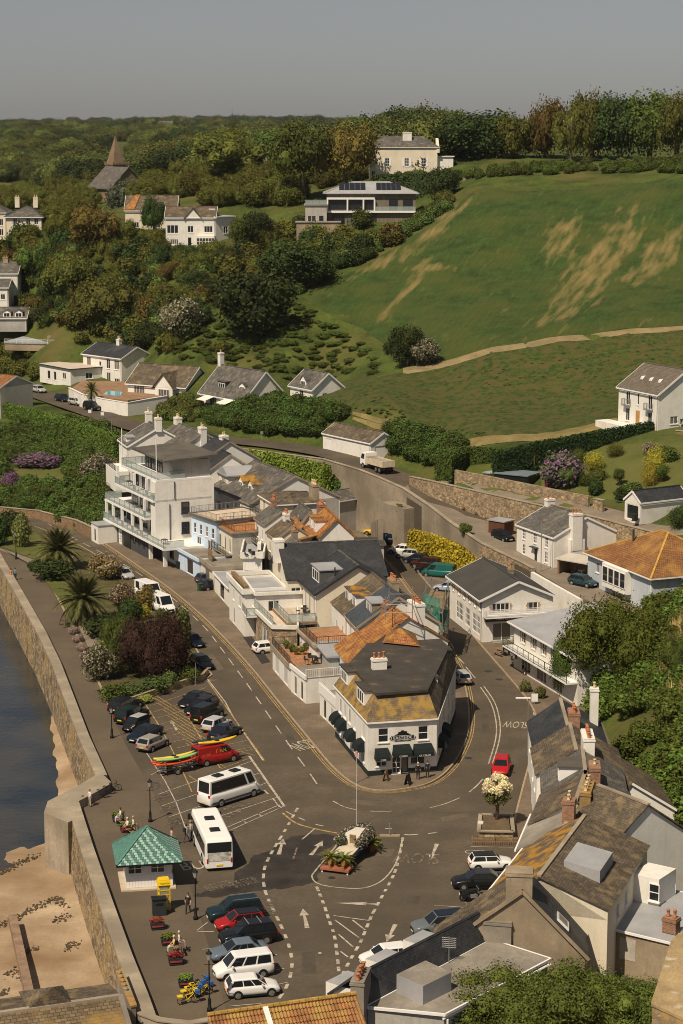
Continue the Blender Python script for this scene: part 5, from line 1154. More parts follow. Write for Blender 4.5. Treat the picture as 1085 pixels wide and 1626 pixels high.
# the long house with lichen slope, its tan gable neighbour and the flat roofed block
B=pxhouse('lichen_roof_house','long house whose left roof slope is orange with lichen',[(928,1298),(857,1393)],4.4,5.2,8.1,5.4,6.2,cream,slatel,slateb,fascia=white2,W={2:[(.25,4.2,.9,1.3,2),(.45,4.2,.9,1.3,2)]})
LH=B
bx=MB().hexa([(6.6,5.4,6.0),(11.0,5.4,6.0),(11.0,8.2,5.6),(6.6,8.2,5.6)],[(6.6,5.4,8.25),(11.0,5.4,8.25),(11.0,8.2,7.75),(6.6,8.2,7.75)]);B.part('box_dormer',bx,lead)
B.part('dark_gable',MB().box(B.L+.01,.1,.5,B.L+.05,2.6,6.0),black)
B=Bd('tan_gable_house','tan rendered gable end with tall chimney and black slate slope','house',[G(690,1512,4.2),G(929,1521,4.2),G(929,1521,4.2)+Vector((.9,5.2,0)),G(690,1512,4.2)+Vector((.9,5.2,0))],.1,4.2)
Lx=B.L;apx=.58;B.gab[0]=(apx,8.9);B.walls(tanr)
B.slope([(Lx+.3,-.1,3.95),(Lx+.3,5.2,3.95),(Lx*apx,5.2,9.0),(Lx*apx,-.1,9.0)],slate,.16);B.slope([(-.3,5.2,3.95),(-.3,-.1,3.95),(Lx*apx,-.1,9.0),(Lx*apx,5.2,9.0)],slateb,.16)
vg=MB().bar((Lx*apx,-.14,9.0),(Lx+.3,-.14,4.0),.12,.25).bar((Lx*apx,-.14,9.0),(-.3,-.14,4.0),.12,.25);B.part('verge',vg,tanr)
k_=MB();t=.62;zc_=9.0-(t-.0)*5.05;xx=Lx*apx+(Lx*(1-apx)+.3)*t
k_.hexa([(xx-.5,1.2,zc_+.55),(xx+.35,1.2,zc_-.30),(xx+.35,2.6,zc_-.30),(xx-.5,2.6,zc_+.55)],[(xx-.45,1.2,zc_+.72),(xx+.40,1.2,zc_-.13),(xx+.40,2.6,zc_-.13),(xx-.45,2.6,zc_+.72)]);B.part('skylight',k_,white2)
k2=MB().q((xx-.32,1.35,zc_+.61),(xx+.28,1.35,zc_+.01),(xx+.28,2.45,zc_+.01),(xx-.32,2.45,zc_+.61));B.part('skylight_glass',k2,glass)
B.chimney(Lx*apx-.25,1.2,7.2,1.9,1.5,2.9,tanr,0,label='broad tan rendered chimney stack')
B=Bd('flat_roof_block','tan walled block with pale grey flat roof and brick chimney','building',[G(951,1471,3.4),G(1066,1499,3.4),G(1120,1430,3.4),G(995,1395,3.4)],.1,3.4)
B.walls(tanr);B.flat(lead,.1,.14,white2);B.part('blocked_window',MB().box(B.L*.30,-.03,1.2,B.L*.52,0,2.9),mat('pale_patch',(.45,.41,.35),.95,.15))
c=B.chimney(B.L*.86,1.7,3.5,1.1,.8,1.1,brick,2,pot)
ac=[]
for x,y in ((1.6,9.2),(3.4,9.8),(.6,7.6)):
    m_=MB().box(-.45,-.18,.1,.45,.18,.85,0).lathe([(.28,0),(.28,.02)],c=(0,0,0),n=10,m=1);m_=MB().box(-.45,-.18,.1,.45,.18,.85)
    o=B.part('air_conditioner',m_,white2);o.location=(x,y,3.5);o.rotation_euler=(0,0,R(-50))
B.box('stair_dormer',-.4,6.0,3.4,2.0,9,5.6,white);f,p=win_mesh(.9,1.4,1,2,white2,True,glass);o=ob('window',f,B.root,(1.2,5.87,3.8));ob('pane',p,o)
# middle group
B=pxhouse('brown_tile_house','house with plain dark brown tiled slope behind the box dormer',[(952,1250),(1028,1279)],4.0,4.6,8.8,6.0,5.6,white,slateb,slateb)
B=Bd('white_gable_house','white gable ended house backing on to the green bank','house',rect(G(972,1336),G(1070,1334),9),.1,3.0);B.gab[0]=(.3,5.3);B.walls(white)
for a,b in (((0,2.9),(.3,5.35)),((1.03,2.8),(.3,5.35))): B.slope([(B.L*a[0],-.15,a[1]),(B.L*a[0],9,a[1]),(B.L*b[0],9,b[1]),(B.L*b[0],-.15,b[1])],slateb,.1)
B.part('verge',MB().bar((B.L*.3,-.2,5.3),(B.L*1.03,-.2,2.75),.1,.2),white2)
B=pxhouse('street_house','pale fronted house with faded plank coloured roof on the square',[(915,1268),(895,1322)],3.6,3.2,7.0,5.2,5.4,white,concrete,slateb,fascia=white2,W={0:[(.3,3.2,.9,1.3,2),(.7,3.2,.9,1.3,2),(.5,.6,1.4,1.5,3)]});B.chimney(B.L*.7,3.7,5.9,1.2,1.0,2.9,brick,2,potc)
B=pxhouse('lichen_chimney_house','brown slate house with wide gold lichened chimney and four pots',[(930,1228),(915,1272)],3.8,3.4,7.8,5.4,5.6,white,slateb,slateb,W={0:[(.3,3.2,.9,1.3,2),(.7,3.2,.9,1.3,2),(.5,.6,1.4,1.5,3)]});B.chimney(B.L*.85,4.6,5.6,3.6,.9,3.0,mat('lichen_stone',(.36,.22,.07),.95,.25,1.2,(.22,.17,.11),.6,.7,.15),4,potc,along='x')
B=pxhouse('grey_dormer_house','slate house with felt topped dormer and stubby brick chimney',[(925,1190),(930,1232)],3.6,3.6,7.8,5.4,5.6,white,slateg,slateg,W={0:[(.3,3.2,.9,1.3,2),(.7,3.2,.9,1.3,2)]});B.dormer(B.L*.55,1.4,6.2,2.6,1.5,3.2,0,white2,felt,'flat',2);B.chimney(B.L*.92,4.4,6.2,2.4,.9,2.3,brick,1,potc)
B=pxhouse('white_stack_house','brown roofed house carrying a broad white chimney with seven pots',[(905,1152),(915,1192)],3.5,4.4,7.6,5.2,5.2,white,slateb,slateb,W={0:[(.3,3.0,.9,1.3,2),(.7,3.0,.9,1.3,2)]});B.chimney(B.L*.9,4.6,5.8,3.2,1.0,3.0,white,7,pot)
B=pxhouse('end_slate_house','dark blue slate end house with brick stack and tall white chimney',[(890,1112),(902,1156)],3.1,3.8,7.2,4.8,5.0,white,slate,slate,W={0:[(.3,2.8,.9,1.2,2),(.7,2.8,.9,1.2,2)]});B.chimney(B.L*.8,3.8,5.6,2.0,1.0,2.6,brick,5,pot);B.chimney(B.L*.25,6.2,4.6,.85,.8,4.4,white,1,potc)
# ================================================================ NEAREST ROOFS AT THE FOOT OF THE PICTURE
B=Bd('harbour_flat_roof','weathered concrete flat roof with slate back and plant box','building',[G(584,1601,5),G(705,1611,5),G(870,1525,5),G(780,1496,5)],.1,5.0);B.walls(greyr);B.flat(concrete,.15,.16,white2)
P0,P1=B.P[0],B.P[3]
ax=(P1-P0).normalized();nn=Vector((-ax.y,ax.x,0))
s0,s1=P0+nn*.1,P1+nn*.1
B.slope([s0+Vector((0,0,5.05)),s1+Vector((0,0,5.05)),s1+nn*1.0+Vector((0,0,7.0)),s0+nn*1.0+Vector((0,0,7.0))],slate,.16,'slate_slope');B.slope([s1+nn*3.4+Vector((0,0,5.0)),s0+nn*3.4+Vector((0,0,5.0)),s0+nn*1.0+Vector((0,0,7.02)),s1+nn*1.0+Vector((0,0,7.02))],slate,.16,'slate_slope')
m_=MB();m_.hexa([s0+Vector((0,0,0)),s0+nn*3.2,s1+nn*3.2,s1][::-1],[s0+Vector((0,0,4.9)),s0+nn*3.2+Vector((0,0,4.9)),s1+nn*3.2+Vector((0,0,4.9)),s1+Vector((0,0,4.9))][::-1]);B.part('front_range',m_,greyr)
for t,hh in ((.10,5.7),(.40,5.9),(.70,5.9)):
    c=s0.lerp(s1,t)+nn*2.4;m_=MB().prism([c+ax*-1.2-nn*1.2,c+ax*1.2-nn*1.2,c+ax*1.2+nn*1.3,c-ax*1.2+nn*1.3],4.5,hh,0,1);B.part('front_dormer',m_,[white,lead])
Mi=Matrix.Rotation(-B.rz,3,'Z');a0=B.root.location
def loc2(px,py,z): g=G(px,py,z);v=Mi@Vector((g.x-a0.x,g.y-a0.y,0));v.z=z-.1;return v
pb=[loc2(630,1547,6.5),loc2(672,1566,6.5),loc2(717,1544,6.5),loc2(676,1525,6.5)];m_=MB().prism(pb,5.0,6.4,0,1);B.part('plant_box',m_,[lead,concrete])
c=loc2(791,1497,5);B.chimney(c.x,c.y,4.2,2.0,.9,2.4,concrete,3,pot,along='x');c=loc2(573,1600,5);B.chimney(c.x,c.y,3.0,.9,2.6,4.2,concrete,5,pot,along='y')
ae=loc2(713,1530,5.1);m_=MB().tube([ae,ae+Vector((0,0,2.0))],.035,6)
for k in range(6): m_.tube([ae+Vector((-.5,0,1.2+k*.14)),ae+Vector((.5,0,1.2+k*.14))],.015,4);m_.tube([ae+Vector((-.4+.16*k,-.02,1.15)),ae+Vector((-.4+.16*k,-.02,2.0))],.012,4)
B.part('aerial',m_,metal);gp=MB();p=loc2(705,1611,5.0);q=loc2(870,1525,5.0);gp.tube([p+Vector((0,-.25,-.2)),q+Vector((.2,-.2,-.2))],.09,6);gp.tube([p+Vector((.3,-.3,-.2)),p+Vector((.3,-.3,-3))],.07,6);gp.tube([p.lerp(q,.45)+Vector((.1,-.3,-.2)),p.lerp(q,.45)+Vector((.1,-.3,-4))],.06,6);B.part('gutter_pipe',gp,white2)
# orange pantile roof: real rolls
def pantile():
    t=thing('pantile_roof_building','building with orange lichened pantile roof at the bottom edge','building')
    a,b=G(330,1613,7.6),G(566,1579,7.6);d=(b-a);L_=d.length;d.normalize();dn=Vector((d.y,-d.x,0));rows=14;mb=MB();ns=int(L_/.115);Lr=7.0
    for j in range(rows):
        for i in range(ns+1):
            for e in (0,1):
                s_=(j+e)*Lr/rows;z=7.6-s_*.52+(.0 if e==0 else .05)+.06*math.sin(i*math.pi/1.0+0)*(1) if False else 7.6-s_*.52+.045*(1 if i%2 else -1)+(.05 if e else 0)
                p=a+d*(i*L_/ns)+dn*s_*.85;mb.v.append((p.x,p.y,z))
    for j in range(rows):
        for i in range(ns):
            k=j*(ns+1)*2+i*2;mb.f.append((k,k+1,k+3,k+2));mb.m.append(0)
    mb.build('pantiles',mat('pantile',(.30,.135,.055),.9,.35,1.4,(.38,.24,.07),.52,1.1,.12),t)
    rd=MB();n=int(L_/.42)
    for k in range(n): rd.tube([a+d*(k*L_/n)+Vector((0,0,.08)),a+d*((k+.93)*L_/n)+Vector((0,0,.08))],.16,8)
    rd.build('ridge_tiles',mat('ridge_lichen',(.36,.22,.06),.9,.3,1.5),t)
    m_=MB().hexa([a+dn*6,b+dn*6,b+Vector((0,0,0)),a],[a+dn*6+Vector((0,0,-3.4)),b+dn*6+Vector((0,0,-3.4)),b+Vector((0,0,-.15)),a+Vector((0,0,-.15))]) if False else MB().prism([a+dn*.1,b+dn*.1,b+dn*5.8,a+dn*5.8],0,4.0);m_.q(a+Vector((0,0,-.05)),b+Vector((0,0,-.05)),Vector((b.x,b.y,0)),Vector((a.x,a.y,0)));m_.build('wall',tanr,t)
    p,q=a.lerp(b,.36),a.lerp(b,.37);st_=MB().hexa([p+dn*.1+Vector((0,0,.08)),p+d*.35+dn*.1+Vector((0,0,.08)),p+d*.35+dn*6+Vector((0,0,-3.5)),p+dn*6+Vector((0,0,-3.5))],[p+dn*.1+Vector((0,0,.16)),p+d*.35+dn*.1+Vector((0,0,.16)),p+d*.35+dn*6+Vector((0,0,-3.4)),p+dn*6+Vector((0,0,-3.4))]);st_.build('flashing',white,t)
pantile()
def slate_shed():
    t=thing('beach_slate_building','brown stone slate roof with small hip at the foot of the sea wall','building')
    a,b=G(-60,1617,3.6),G(191,1581,3.6);d=(b-a).normalized();dn=Vector((d.y,-d.x,0))
    m_=MB().hexa([a+Vector((0,0,-.1)),b+Vector((0,0,-.1)),b+dn*7+Vector((0,0,-3.6)),a+dn*7+Vector((0,0,-3.6))][::-1],[a,b,b+dn*7+Vector((0,0,-3.5)),a+dn*7+Vector((0,0,-3.5))][::-1]);m_.build('roof',mat('stone_slate',(.17,.125,.075),.9,.2,.7,(.32,.20,.06),.60,.5,.15,pat=('brick',.42,.28,.025,.3),bump=.03),t)
    MB().bar(a,b,.35,.2).build('ridge_tiles',coping,t);MB().bar(b+Vector((0,0,.02)),b+dn*7+Vector((0,0,-3.5)),.35,.25).build('verge',concrete,t)
    MB().prism([a-dn*3,b-dn*3,b+dn*.5,a+dn*.5],-4,3.2).build('wall',stone,t)
    m2=MB();m2.hexa([a-dn*3.3+Vector((0,0,-.55)),b-dn*3.3+Vector((0,0,-.55)),b,a],[a-dn*3.3+Vector((0,0,-.43)),b-dn*3.3+Vector((0,0,-.43)),b+Vector((0,0,.1)),a+Vector((0,0,.1))]);m2.build('roof',slateb,t)
    c=G(84,1567,4.9);base=[G(44,1603,3.6),G(116,1593,3.6),G(116,1593,3.6)-dn*3.2,G(44,1603,3.6)-dn*3.2];m3=MB()
    for k in range(4): m3.q(base[k],base[(k+1)%4],c)
    m3.build('hip_roof',slateb,t)
slate_shed()
pr=Bd('gate_pillar','lichened stone wall end with orange ridge by the promenade','pillar',[G(186,1545,1.6),G(208,1600,1.6),G(216,1598,1.6),G(195,1540,1.6)],-3,1.6);pr.walls(concrete);pr.flat(mat('orange_moss',(.40,.20,.04),.95,.3,2,(.3,.25,.15),.5,1,.15),.05,.15)
for k in range(5):
    m_=MB().lathe([(.16,0),(.18,.2),(.1,.3)],n=7);o=m_.build('ridge_crest',MATS['orange_moss'],pr.root);o.location=pr.P[0].lerp(pr.P[1],.05+k*.12)+Vector((.25,.1,4.7))
wallrun('curved_quay_wall','low stone wall curving round the end of the promenade',[G(*p) for p in [(208,1600,1.0),(222,1612,1.0),(250,1622,1.0),(300,1628,1.0),(335,1622,1.0)]],0,.5,concrete,coping)
B=Bd('castle_wall','lichened castle wall top in the near corner','wall',[G(1036,1597,9),G(1100,1628,9),G(1130,1440,9),G(1068,1498,9)],0,9);B.walls(mat('castle_stone',(.36,.255,.145),.95,.25,.8,(.46,.27,.06),.6,.7,.12,pat=('stone',1.4,(.25,.2,.14),.35)));B.flat(mat('castle_top',(.37,.27,.14),.95,.25,.7,(.62,.55,.46),.64,.6,.06),.05,.2)
# ================================================================ HOUSES ON THE HILL
def gyh(name,label,a,b,Y,Y2,d,z0,**k):
    """house whose first eave runs between photo points at distances Y and Y2"""
    A,Bq=GY(*a,Y),GY(*b,Y2);zz=(A.z+Bq.z)/2;return house(name,label,a,b,zz,d,z0,k.pop('wm',white),plan=rect(A,Bq,d),**k)
B=gyh('cream_mansion','cream mansion with slate roof and one broad white chimney','ab' and (587,234),(695,234),520,520,12,49,wm=cream,cat='mansion',W={0:[(.26,4.2,1.1,2.0,2,3),(.55,4.2,1.1,2.0,2,3),(.80,4.2,1.1,2.0,2,3),(.26,1.2,1.1,1.6,2,3),(.06,1.0,1,2.2),(.8,1.2,1.1,1.6,2,3)]},roof='hip',rm=slateg,rise=2.6,hx=3.5,ov=.3,fascia=cream)
B.chimney(B.L*.56,4,8.4,2.2,1.3,4.0,white,0)
for u in (.26,.55,.80):
    for s_ in (-1,1): B.box('shutter',B.L*u+s_*.85-.25,-.06,4.2,B.L*u+s_*.85+.25,-.01,6.2,white2)
for x in (-.4,B.L-.2): B.part('gable_parapet',MB().hexa([(x,-.3,7.5),(x+.7,-.3,7.5),(x+.7,7,7.5),(x,7,7.5)],[(x,-.3,8.4),(x+.7,-.3,8.4),(x+.7,7,11),(x,7,11)]),cream)
B=gyh('mansion_annex','low white annex to the right of the mansion',(695,249),(720,249),521,521,5,49,roof='flat',rm=lead,cat='annex',edge=white);B=gyh('mansion_lean_to','small cream lean-to at the end of the mansion',(720.5,268),(736,268),521,521,4,49.5,wm=cream,roof='flat',rm=lead,cat='lean-to')
B=gyh('modern_villa','modern villa with white framed glazing and solar panelled roof',(519,307),(660,309),480,480,11,40.2,wm=mat('bronze_clad',(.22,.18,.13),.7,.1,1,pat=('brick',.2,3,.02,.15)),cat='villa',W={},roof=None)
for u0,u1,z0,z1,cl in ((.03,.22,4.0,6.2,3),(.245,.40,4.0,6.2,3),(.415,.53,4.0,6.2,2),(.06,.2,.5,2.9,2),(.23,.33,.5,2.9,2),(.36,.46,.5,2.9,2),(.48,.56,.5,2.9,1),(.70,.80,4.0,6.4,2),(.86,.97,4.0,6.4,2)):
    f,p=win_mesh((u1-u0)*B.L,z1-z0,cl,1,dmetal,False,glass);o=ob('window',f,B.root,(u0*B.L,-.14,z0));ob('pane',p,o)
fr=MB().box(0,-.8,6.3,B.L*.54,-.15,6.75).box(0,-.8,3.3,B.L,-.15,3.75)
for x in (0,.225,.405,.53): fr.box(x*B.L,-.8,3.75,x*B.L+.35,-.15,6.3)
B.part('white_frame',fr,white2);B.hiproof(2.6,mat('zinc',(.34,.34,.34),.6,.08),.9,6)
sp=MB()
for (x0,x1) in ((.14,.44),(.56,.84)):
    for j in range(2):
        for k in range(5):
            xa=B.L*(x0+(x1-x0)*k/5);xb=B.L*(x0+(x1-x0)*(k+.93)/5);ya,yb=.9+j*1.9,2.6+j*1.9;kz=2.6/6.4;z=lambda y:B.h+.16+(y+.9)*kz
            sp.hexa([(xa,ya,z(ya)),(xb,ya,z(ya)),(xb,yb,z(yb)),(xa,yb,z(yb))],[(xa,ya,z(ya)+.08),(xb,ya,z(ya)+.08),(xb,yb,z(yb)+.08),(xa,yb,z(yb)+.08)])
B.part('solar_panels',sp,mat('solar_cell',(.02,.022,.03),.2,.1,2));B.rail([(B.L*.55,-.75),(B.L,-.75)],1.0,'glass',metal,z=3.75)
B=gyh('villa_left_block','grey lower block with terrace at the left of the modern villa',(485,326),(519,326),477,477,7,40.2,wm=greyr,cat='annex',W={0:[(.3,.6,2.0,2.2,2),(.75,.6,1.2,2.2,1)]},roof='flat',rm=felt,edge=greyr);B.rail([(0,.1),(B.L,.1)],1.0,'glass',metal,z=B.h+.2)
B=gyh('villa_terrace','tan terrace wall stepping down below the modern villa',(471,351),(540,356),473,473,5,38.0,wm=tanr,cat='terrace wall',roof='flat',rm=concrete)
B=gyh('gabled_hill_house','white hill house with central gable and glazed bays','x' and (263,345),(342,345),480,480,9,35.4,W={0:[(.14,3.4,2.6,1.9,3),(.17,.9,1.9,1.2,4),(.5,3.6,1.3,1.5,2),(.48,.3,.9,2.2,1),(.86,3.6,2.0,1.5,3),(.72,.6,.7,1.6,1)]},roof='gx',rm=slateb,rise=2.2,ov=.3)
g=MB().q((B.L*.38,-.35,B.h-.1),(B.L*.72,-.35,B.h-.1),(B.L*.55,-.35,B.h+2.0));B.part('front_gable',g,white)
for s_ in (-1,1): B.slope([(B.L*.55+s_*B.L*.19,-.6,B.h-.3),(B.L*.55+s_*B.L*.19,4,B.h-.3),(B.L*.55,4,B.h+2.15),(B.L*.55,-.6,B.h+2.15)],slateb,.1)
B.box('conservatory',B.L*.62,-2.4,0,B.L*.99,-.02,2.9,white);f,p=win_mesh(4.2,1.6,6,2,white2,False,glass);o=ob('window',f,B.root,(B.L*.63,-2.53,.9));ob('pane',p,o);B.chimney(B.L*.92,3.5,6.6,1.4,.9,2.2,white,0)
B=gyh('hill_house_wing','flat roofed white wing at the right of the gabled hill house',(342,347),(372,342),480,484,8,35.4,cat='wing',W={0:[(.55,3.3,1.3,1.6,2),(.45,.8,.9,1,2)]},roof='flat',rm=lead,edge=white2)
B=gyh('orange_edge_house','cream house with brown roof and bright orange hip beside tall tree',(199,335),(280,332),500,500,10,36.5,wm=cream,W={0:[(.2,2.6,1.6,1.4,3),(.62,2.6,1.4,1.4,2)],1:[]},roof='gx',rm=slateb,rise=3.2,ov=.3,fascia=white2);B.slope([(-.4,-.4,B.h+.1),(2.2,-.4,B.h+.15),(3.2,5,B.h+3.5),(2.2,5,B.h+3.5)],orange,.16,'orange_hip')
def church():
    p=GY(185,312,620)
    t=thing('church','stone church with slate nave and slim brown spire among trees','church',p,R(37));sm=mat('church_stone',(.22,.155,.10),.95,.2,.4)
    MB().box(-2.3,-2.3,-4,2.3,2.3,9.2).build('tower',sm,t).location=(2.4,4,0)
    m_=MB();b=[(-2,-2,0),(2,-2,0),(2,2,0),(-2,2,0)]
    for k in range(4): m_.q(b[k],b[(k+1)%4],(0,0,8.2))
    o=m_.build('spire',sm,t);o.location=(2.4,4,9.6);br=MB().box(-2.5,-2.5,9.2,2.5,2.5,9.6)
    for k in range(5):
        for e in (-2.5,2.2): br.box(-2.5+k*1.1,e,9.6,-2+k*1.1,e+.3,10.1)
    br.build('battlement',sm,t).location=(2.4,4,0)
    n=MB().box(-6,-7,-4,6,6,3);n.q((-6,-7,3),(6,-7,3),(0,-7,8.5));n.build('nave',sm,t)
    for sg in (-1,1):
        a=[Vector((sg*6.6,-7.4,2.5)),Vector((sg*6.6,6,2.5)),Vector((0,6,8.7)),Vector((0,-7.4,8.7))];a=a if sg>0 else a[::-1];MB().hexa([q-Vector((0,0,.2)) for q in a],a).build('roof',slateg,t)
    MB().box(-.12,-7.5,8.7,.12,-7.2,10.4).box(-.5,-7.5,9.6,.5,-7.2,9.9).build('gable_cross',sm,t);f,p2=win_mesh(2,3.4,3,1,sm,False,glass);o=ob('window',f,t,(-1,-7.14,1));ob('pane',p2,o)
church()
B=gyh('stone_cottage','small tan stone cottage under the trees above the gardens',(386,262),(428,261),550,553,7,46.5,wm=stone,W={0:[(.3,.8,1,1.5)]},roof='gx',rm=slateg,rise=1.6,cat='cottage');B.box('red_brick_end',B.L*.75,-.05,0,B.L,-.004,3,brick)
B=gyh('hip_cream_house','cream house with dark hipped roof at the left edge',(10,345),(66,345),500,500,11,36.5,wm=cream,W={0:[(.25,3.4,1,1.5,2),(.62,3.4,1,1.5,2),(.85,3.4,1,1.5,2),(.2,.6,1.1,1.8),(.5,.4,1.3,2.1)]},roof='hip',rm=slateg,rise=2.4,ov=.5,fascia=white2);B.chimney(2,5,7.2,1.1,.9,2.4,cream,2,potc);B.chimney(B.L-2,5,7.2,1.1,.9,2.4,cream,2,potc)
B=gyh('cream_end_house','neighbouring cream house cut by the picture edge',(-40,338),(9,338),503,503,10,36.5,wm=cream,W={0:[(.85,3,1,1.6),(.85,.6,1,1.6)]},roof='hip',rm=slateg,rise=2.2)
B=gyh('slope_roof_house','grey roofed house partly hidden by shrubs at the left edge',(-30,436),(28,432),478,478,9,25,W={0:[(.8,2,1,1.4)]},roof='gx',rm=slateg,rise=2.2);B.chimney(B.L*.6,4.5,B.h+1,1.2,.9,2.4,tanr,2,pot)
B=gyh('white_left_house','white gabled house end below the grey roof at left',(-30,458),(13,455),470,470,8,23,W={0:[(.8,1.5,1,1.2)]},roof='gx',rm=slateg,rise=1.5)
B=gyh('twin_dormer_bungalow','grey bungalow with two small white dormers at left edge',(-40,505),(42,505),466,466,8,18,wm=greyr,W={},roof='gx',rm=slateg,rise=2.0,cat='bungalow')
for x in (.62,.85): B.dormer(B.L*x,.2,B.h,1.7,1.3,2.2,0,white2,slateg,'gable',2,rise=.5)
tpz=24.0
B=Bd('wide_flat_roof','long low building with blue grey flat roof among hillside shrubs','building',[GY(8,557,455),GY(96,551,452),GY(146,527,458),GY(140,518,470),GY(55,521,474)],15,GY(60,540,460).z);B.walls(tanr);B.flat(mat('blue_grey_roof',(.33,.36,.39),.7,.08,.5),.1,.15,lead)
B.box('vent_stack',9,2.5,B.h,10.2,3.6,B.h+1.4,tanr);B.rail([(0,-.2),(B.L,-.2)],1,'bars',white2,z=B.h-.2)
# far white specks on the plateau
for k,(x,y,w_,Y,lb) in enumerate([(32,236,26,1100,'tiny white cottage among the far left woods'),(48,240,14,1080,'tiny white gable beside the far left cottage'),(252,196,22,1900,'white block building on the far horizon'),(222,300,16,700,'white gable end beside the church'),(288,288,10,720,'white gable peeping from trees right of the church'),(250,305,8,690,'white chimneyed cottage between church and gardens')]):
    p=GY(x,y,Y);m_=w_*Y/F;B=Bd('far_cottage',lb,'cottage',rect(p,p+Vector((m_,0,0)),m_*.6),p.z-3-m_*.3,p.z);B.walls(white);B.gable('x' if k!=2 else 'x',m_*.18,slateg,.2)
ms=thing('radio_mast','thin lattice mast on the far horizon','mast',GY(369,198,2100));m_=MB().tube([(0,0,-4),(0,0,12)],[.7,.25],5).tube([(0,0,12),(0,0,16)],.12,5)
for k in range(4): m_.box(-1.1+k*.15,-.3,1+k*3,1.1-k*.15,.3,1.5+k*3)
m_.build('mast_lattice',dmetal,ms)
# ================================================================ VILLAS BY THE UPPER ROAD
house('flat_villa','white flat roofed bungalow with red shutters and long windows',(63,578),(112,587),13.6,11,10.2,white,'bungalow',W={0:[(.3,.6,1.2,1.8,1),(.5,.6,1.1,1.8,1),(.8,1.2,1.4,1.3,2)],1:[(.4,1.2,1.6,1.3,2),(.85,.3,1.8,2.2,1)]},roof='flat',rm=mat('pale_gravel_roof',(.55,.47,.38),.9,.1),ov=.3,edge=slate)
V2=house('gabled_villa','two storey white villa with dark slate roof and tall windows',(132,561),(193,569),16,8,10.2,white,'villa',W={0:[(.15,3.4,1.4,1.9,2),(.45,3.6,.8,1,1),(.66,3.3,1.2,2,2),(.88,3.3,1.8,2,3),(.88,.5,1.8,1,3),(.66,.5,1.3,2)],1:[]},roof='gx',rm=slate,rise=2.0,ov=.3);V2.chimney(V2.L*.55,4,7.4,1.0,.8,1.6,white,2,potc)
V3=house('pool_villa','brown roofed villa with white gable facing its pool terrace',(203,607),(295,614),13.4,9,10.4,white,'villa',W={0:[(.2,.4,2.6,2.2,4),(.72,.4,2.0,2.2,3)],1:[(.4,1,1.2,1.2)]},roof='gx',rm=slateb,rise=3.3,ov=.4)
g=MB().q((V3.L*.52,-1.3,2.7),(V3.L*.86,-1.3,2.7),(V3.L*.69,-1.3,5.3));V3.part('front_gable',g,white);V3.box('gable_bay',V3.L*.54,-1.28,0,V3.L*.84,0,2.7,white);f,p=win_mesh(2.6,2.1,4,1,white2,False,glass);o=ob('window',f,V3.root,(V3.L*.6,-1.41,.3));ob('pane',p,o)
for s_ in (-1,1): V3.slope([(V3.L*.69+s_*V3.L*.2,-1.7,2.4),(V3.L*.69+s_*V3.L*.2,4,2.4),(V3.L*.69,4,5.5),(V3.L*.69,-1.7,5.5)],slateb,.1)
V4=house('chalet_house','steep roofed chalet with white gable, awnings and twin dormers',(318,622),(388,635),13.4,9.5,10.4,white,'house',W={0:[(.3,.3,2.4,2.2,3),(.7,.3,2.4,2.2,3)],1:[]},roof='gx',rm=slateg,rise=4.8,ov=.35)
V4.dormer(V4.L*.38,1.2,3.2,2.6,2.2,3,0,dkgrey,slateg,'flat',3);V4.dormer(V4.L*.8,1.6,3.6,2.0,1.6,3,0,white2,slateg,'gable',2);V4.chimney(0,4.8,6.5,.9,.9,3.6,white,1,potc)
for x in (.15,.6): V4.slope([(V4.L*x,-2.4,2.0),(V4.L*x+3,-2.4,2.0),(V4.L*x+3,0,2.7),(V4.L*x,0,2.7)],mat('awning_cream',(.78,.73,.64),.8,.05),.05,'awning')
V5=house('cottage_in_field','small white cottage with porch gable at the foot of the field',(461,611),(497,618),16.6,6.5,13.6,white,'cottage',W={0:[(.5,.4,1.2,2)],1:[(.4,1,1,1.1)]},roof='gx',rm=slateg,rise=2.6,ov=.3);V5.dormer(V5.L*.5,.4,3.1,1.8,1.1,2,0,white2,slateg,'gable',2,rise=.9)
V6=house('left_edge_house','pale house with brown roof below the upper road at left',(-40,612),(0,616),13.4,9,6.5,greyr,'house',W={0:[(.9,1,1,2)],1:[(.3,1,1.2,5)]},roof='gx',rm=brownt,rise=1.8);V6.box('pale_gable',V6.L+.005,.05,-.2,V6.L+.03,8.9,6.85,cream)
wallrun('pool_wall','curved white garden wall round the raised pool terrace',[G(*p) for p in [(109,616,12.0),(130,626,11.9),(165,634,11.7),(203,640,11.5),(235,634,11.8),(266,629,12.0)]],9,.3,white,white2)
pt=[G(*p) for p in [(112,617,11.6),(165,633,11.4),(203,638,11.2),(264,628,11.6),(262,612,11.6),(200,605,11.6),(130,604,11.6)]];sheet('pool_terrace',[(p.x,p.y) for p in pt],11.5,deck,9)
pw=[G(*p) for p in [(164,626,11.56),(190,629,11.56),(197,622,11.56),(172,620,11.56)]];tag(sheet('swimming_pool',[(p.x,p.y) for p in pw],11.53,mat('pool_water',(.10,.42,.50),.08,.05)),kind='structure')
B=house('roadside_garage','long white garage with mossy roof beside the upper road',(513,687.6),(589,704),12.0,5.2,9.0,white,'garage',W={0:[(.12,.2,1.6,2.1,1,1,'garage_door')],1:[(.5,.1,3.6,2.3,1,1,'garage_door')]},roof='gx',rm=slateb,rise=1.5,ov=.15)
for o in list(B.root.children):
    if o.name.startswith('garage_door'):
        for c in o.children: c.data=c.data.copy();c.data.materials[0]=white2
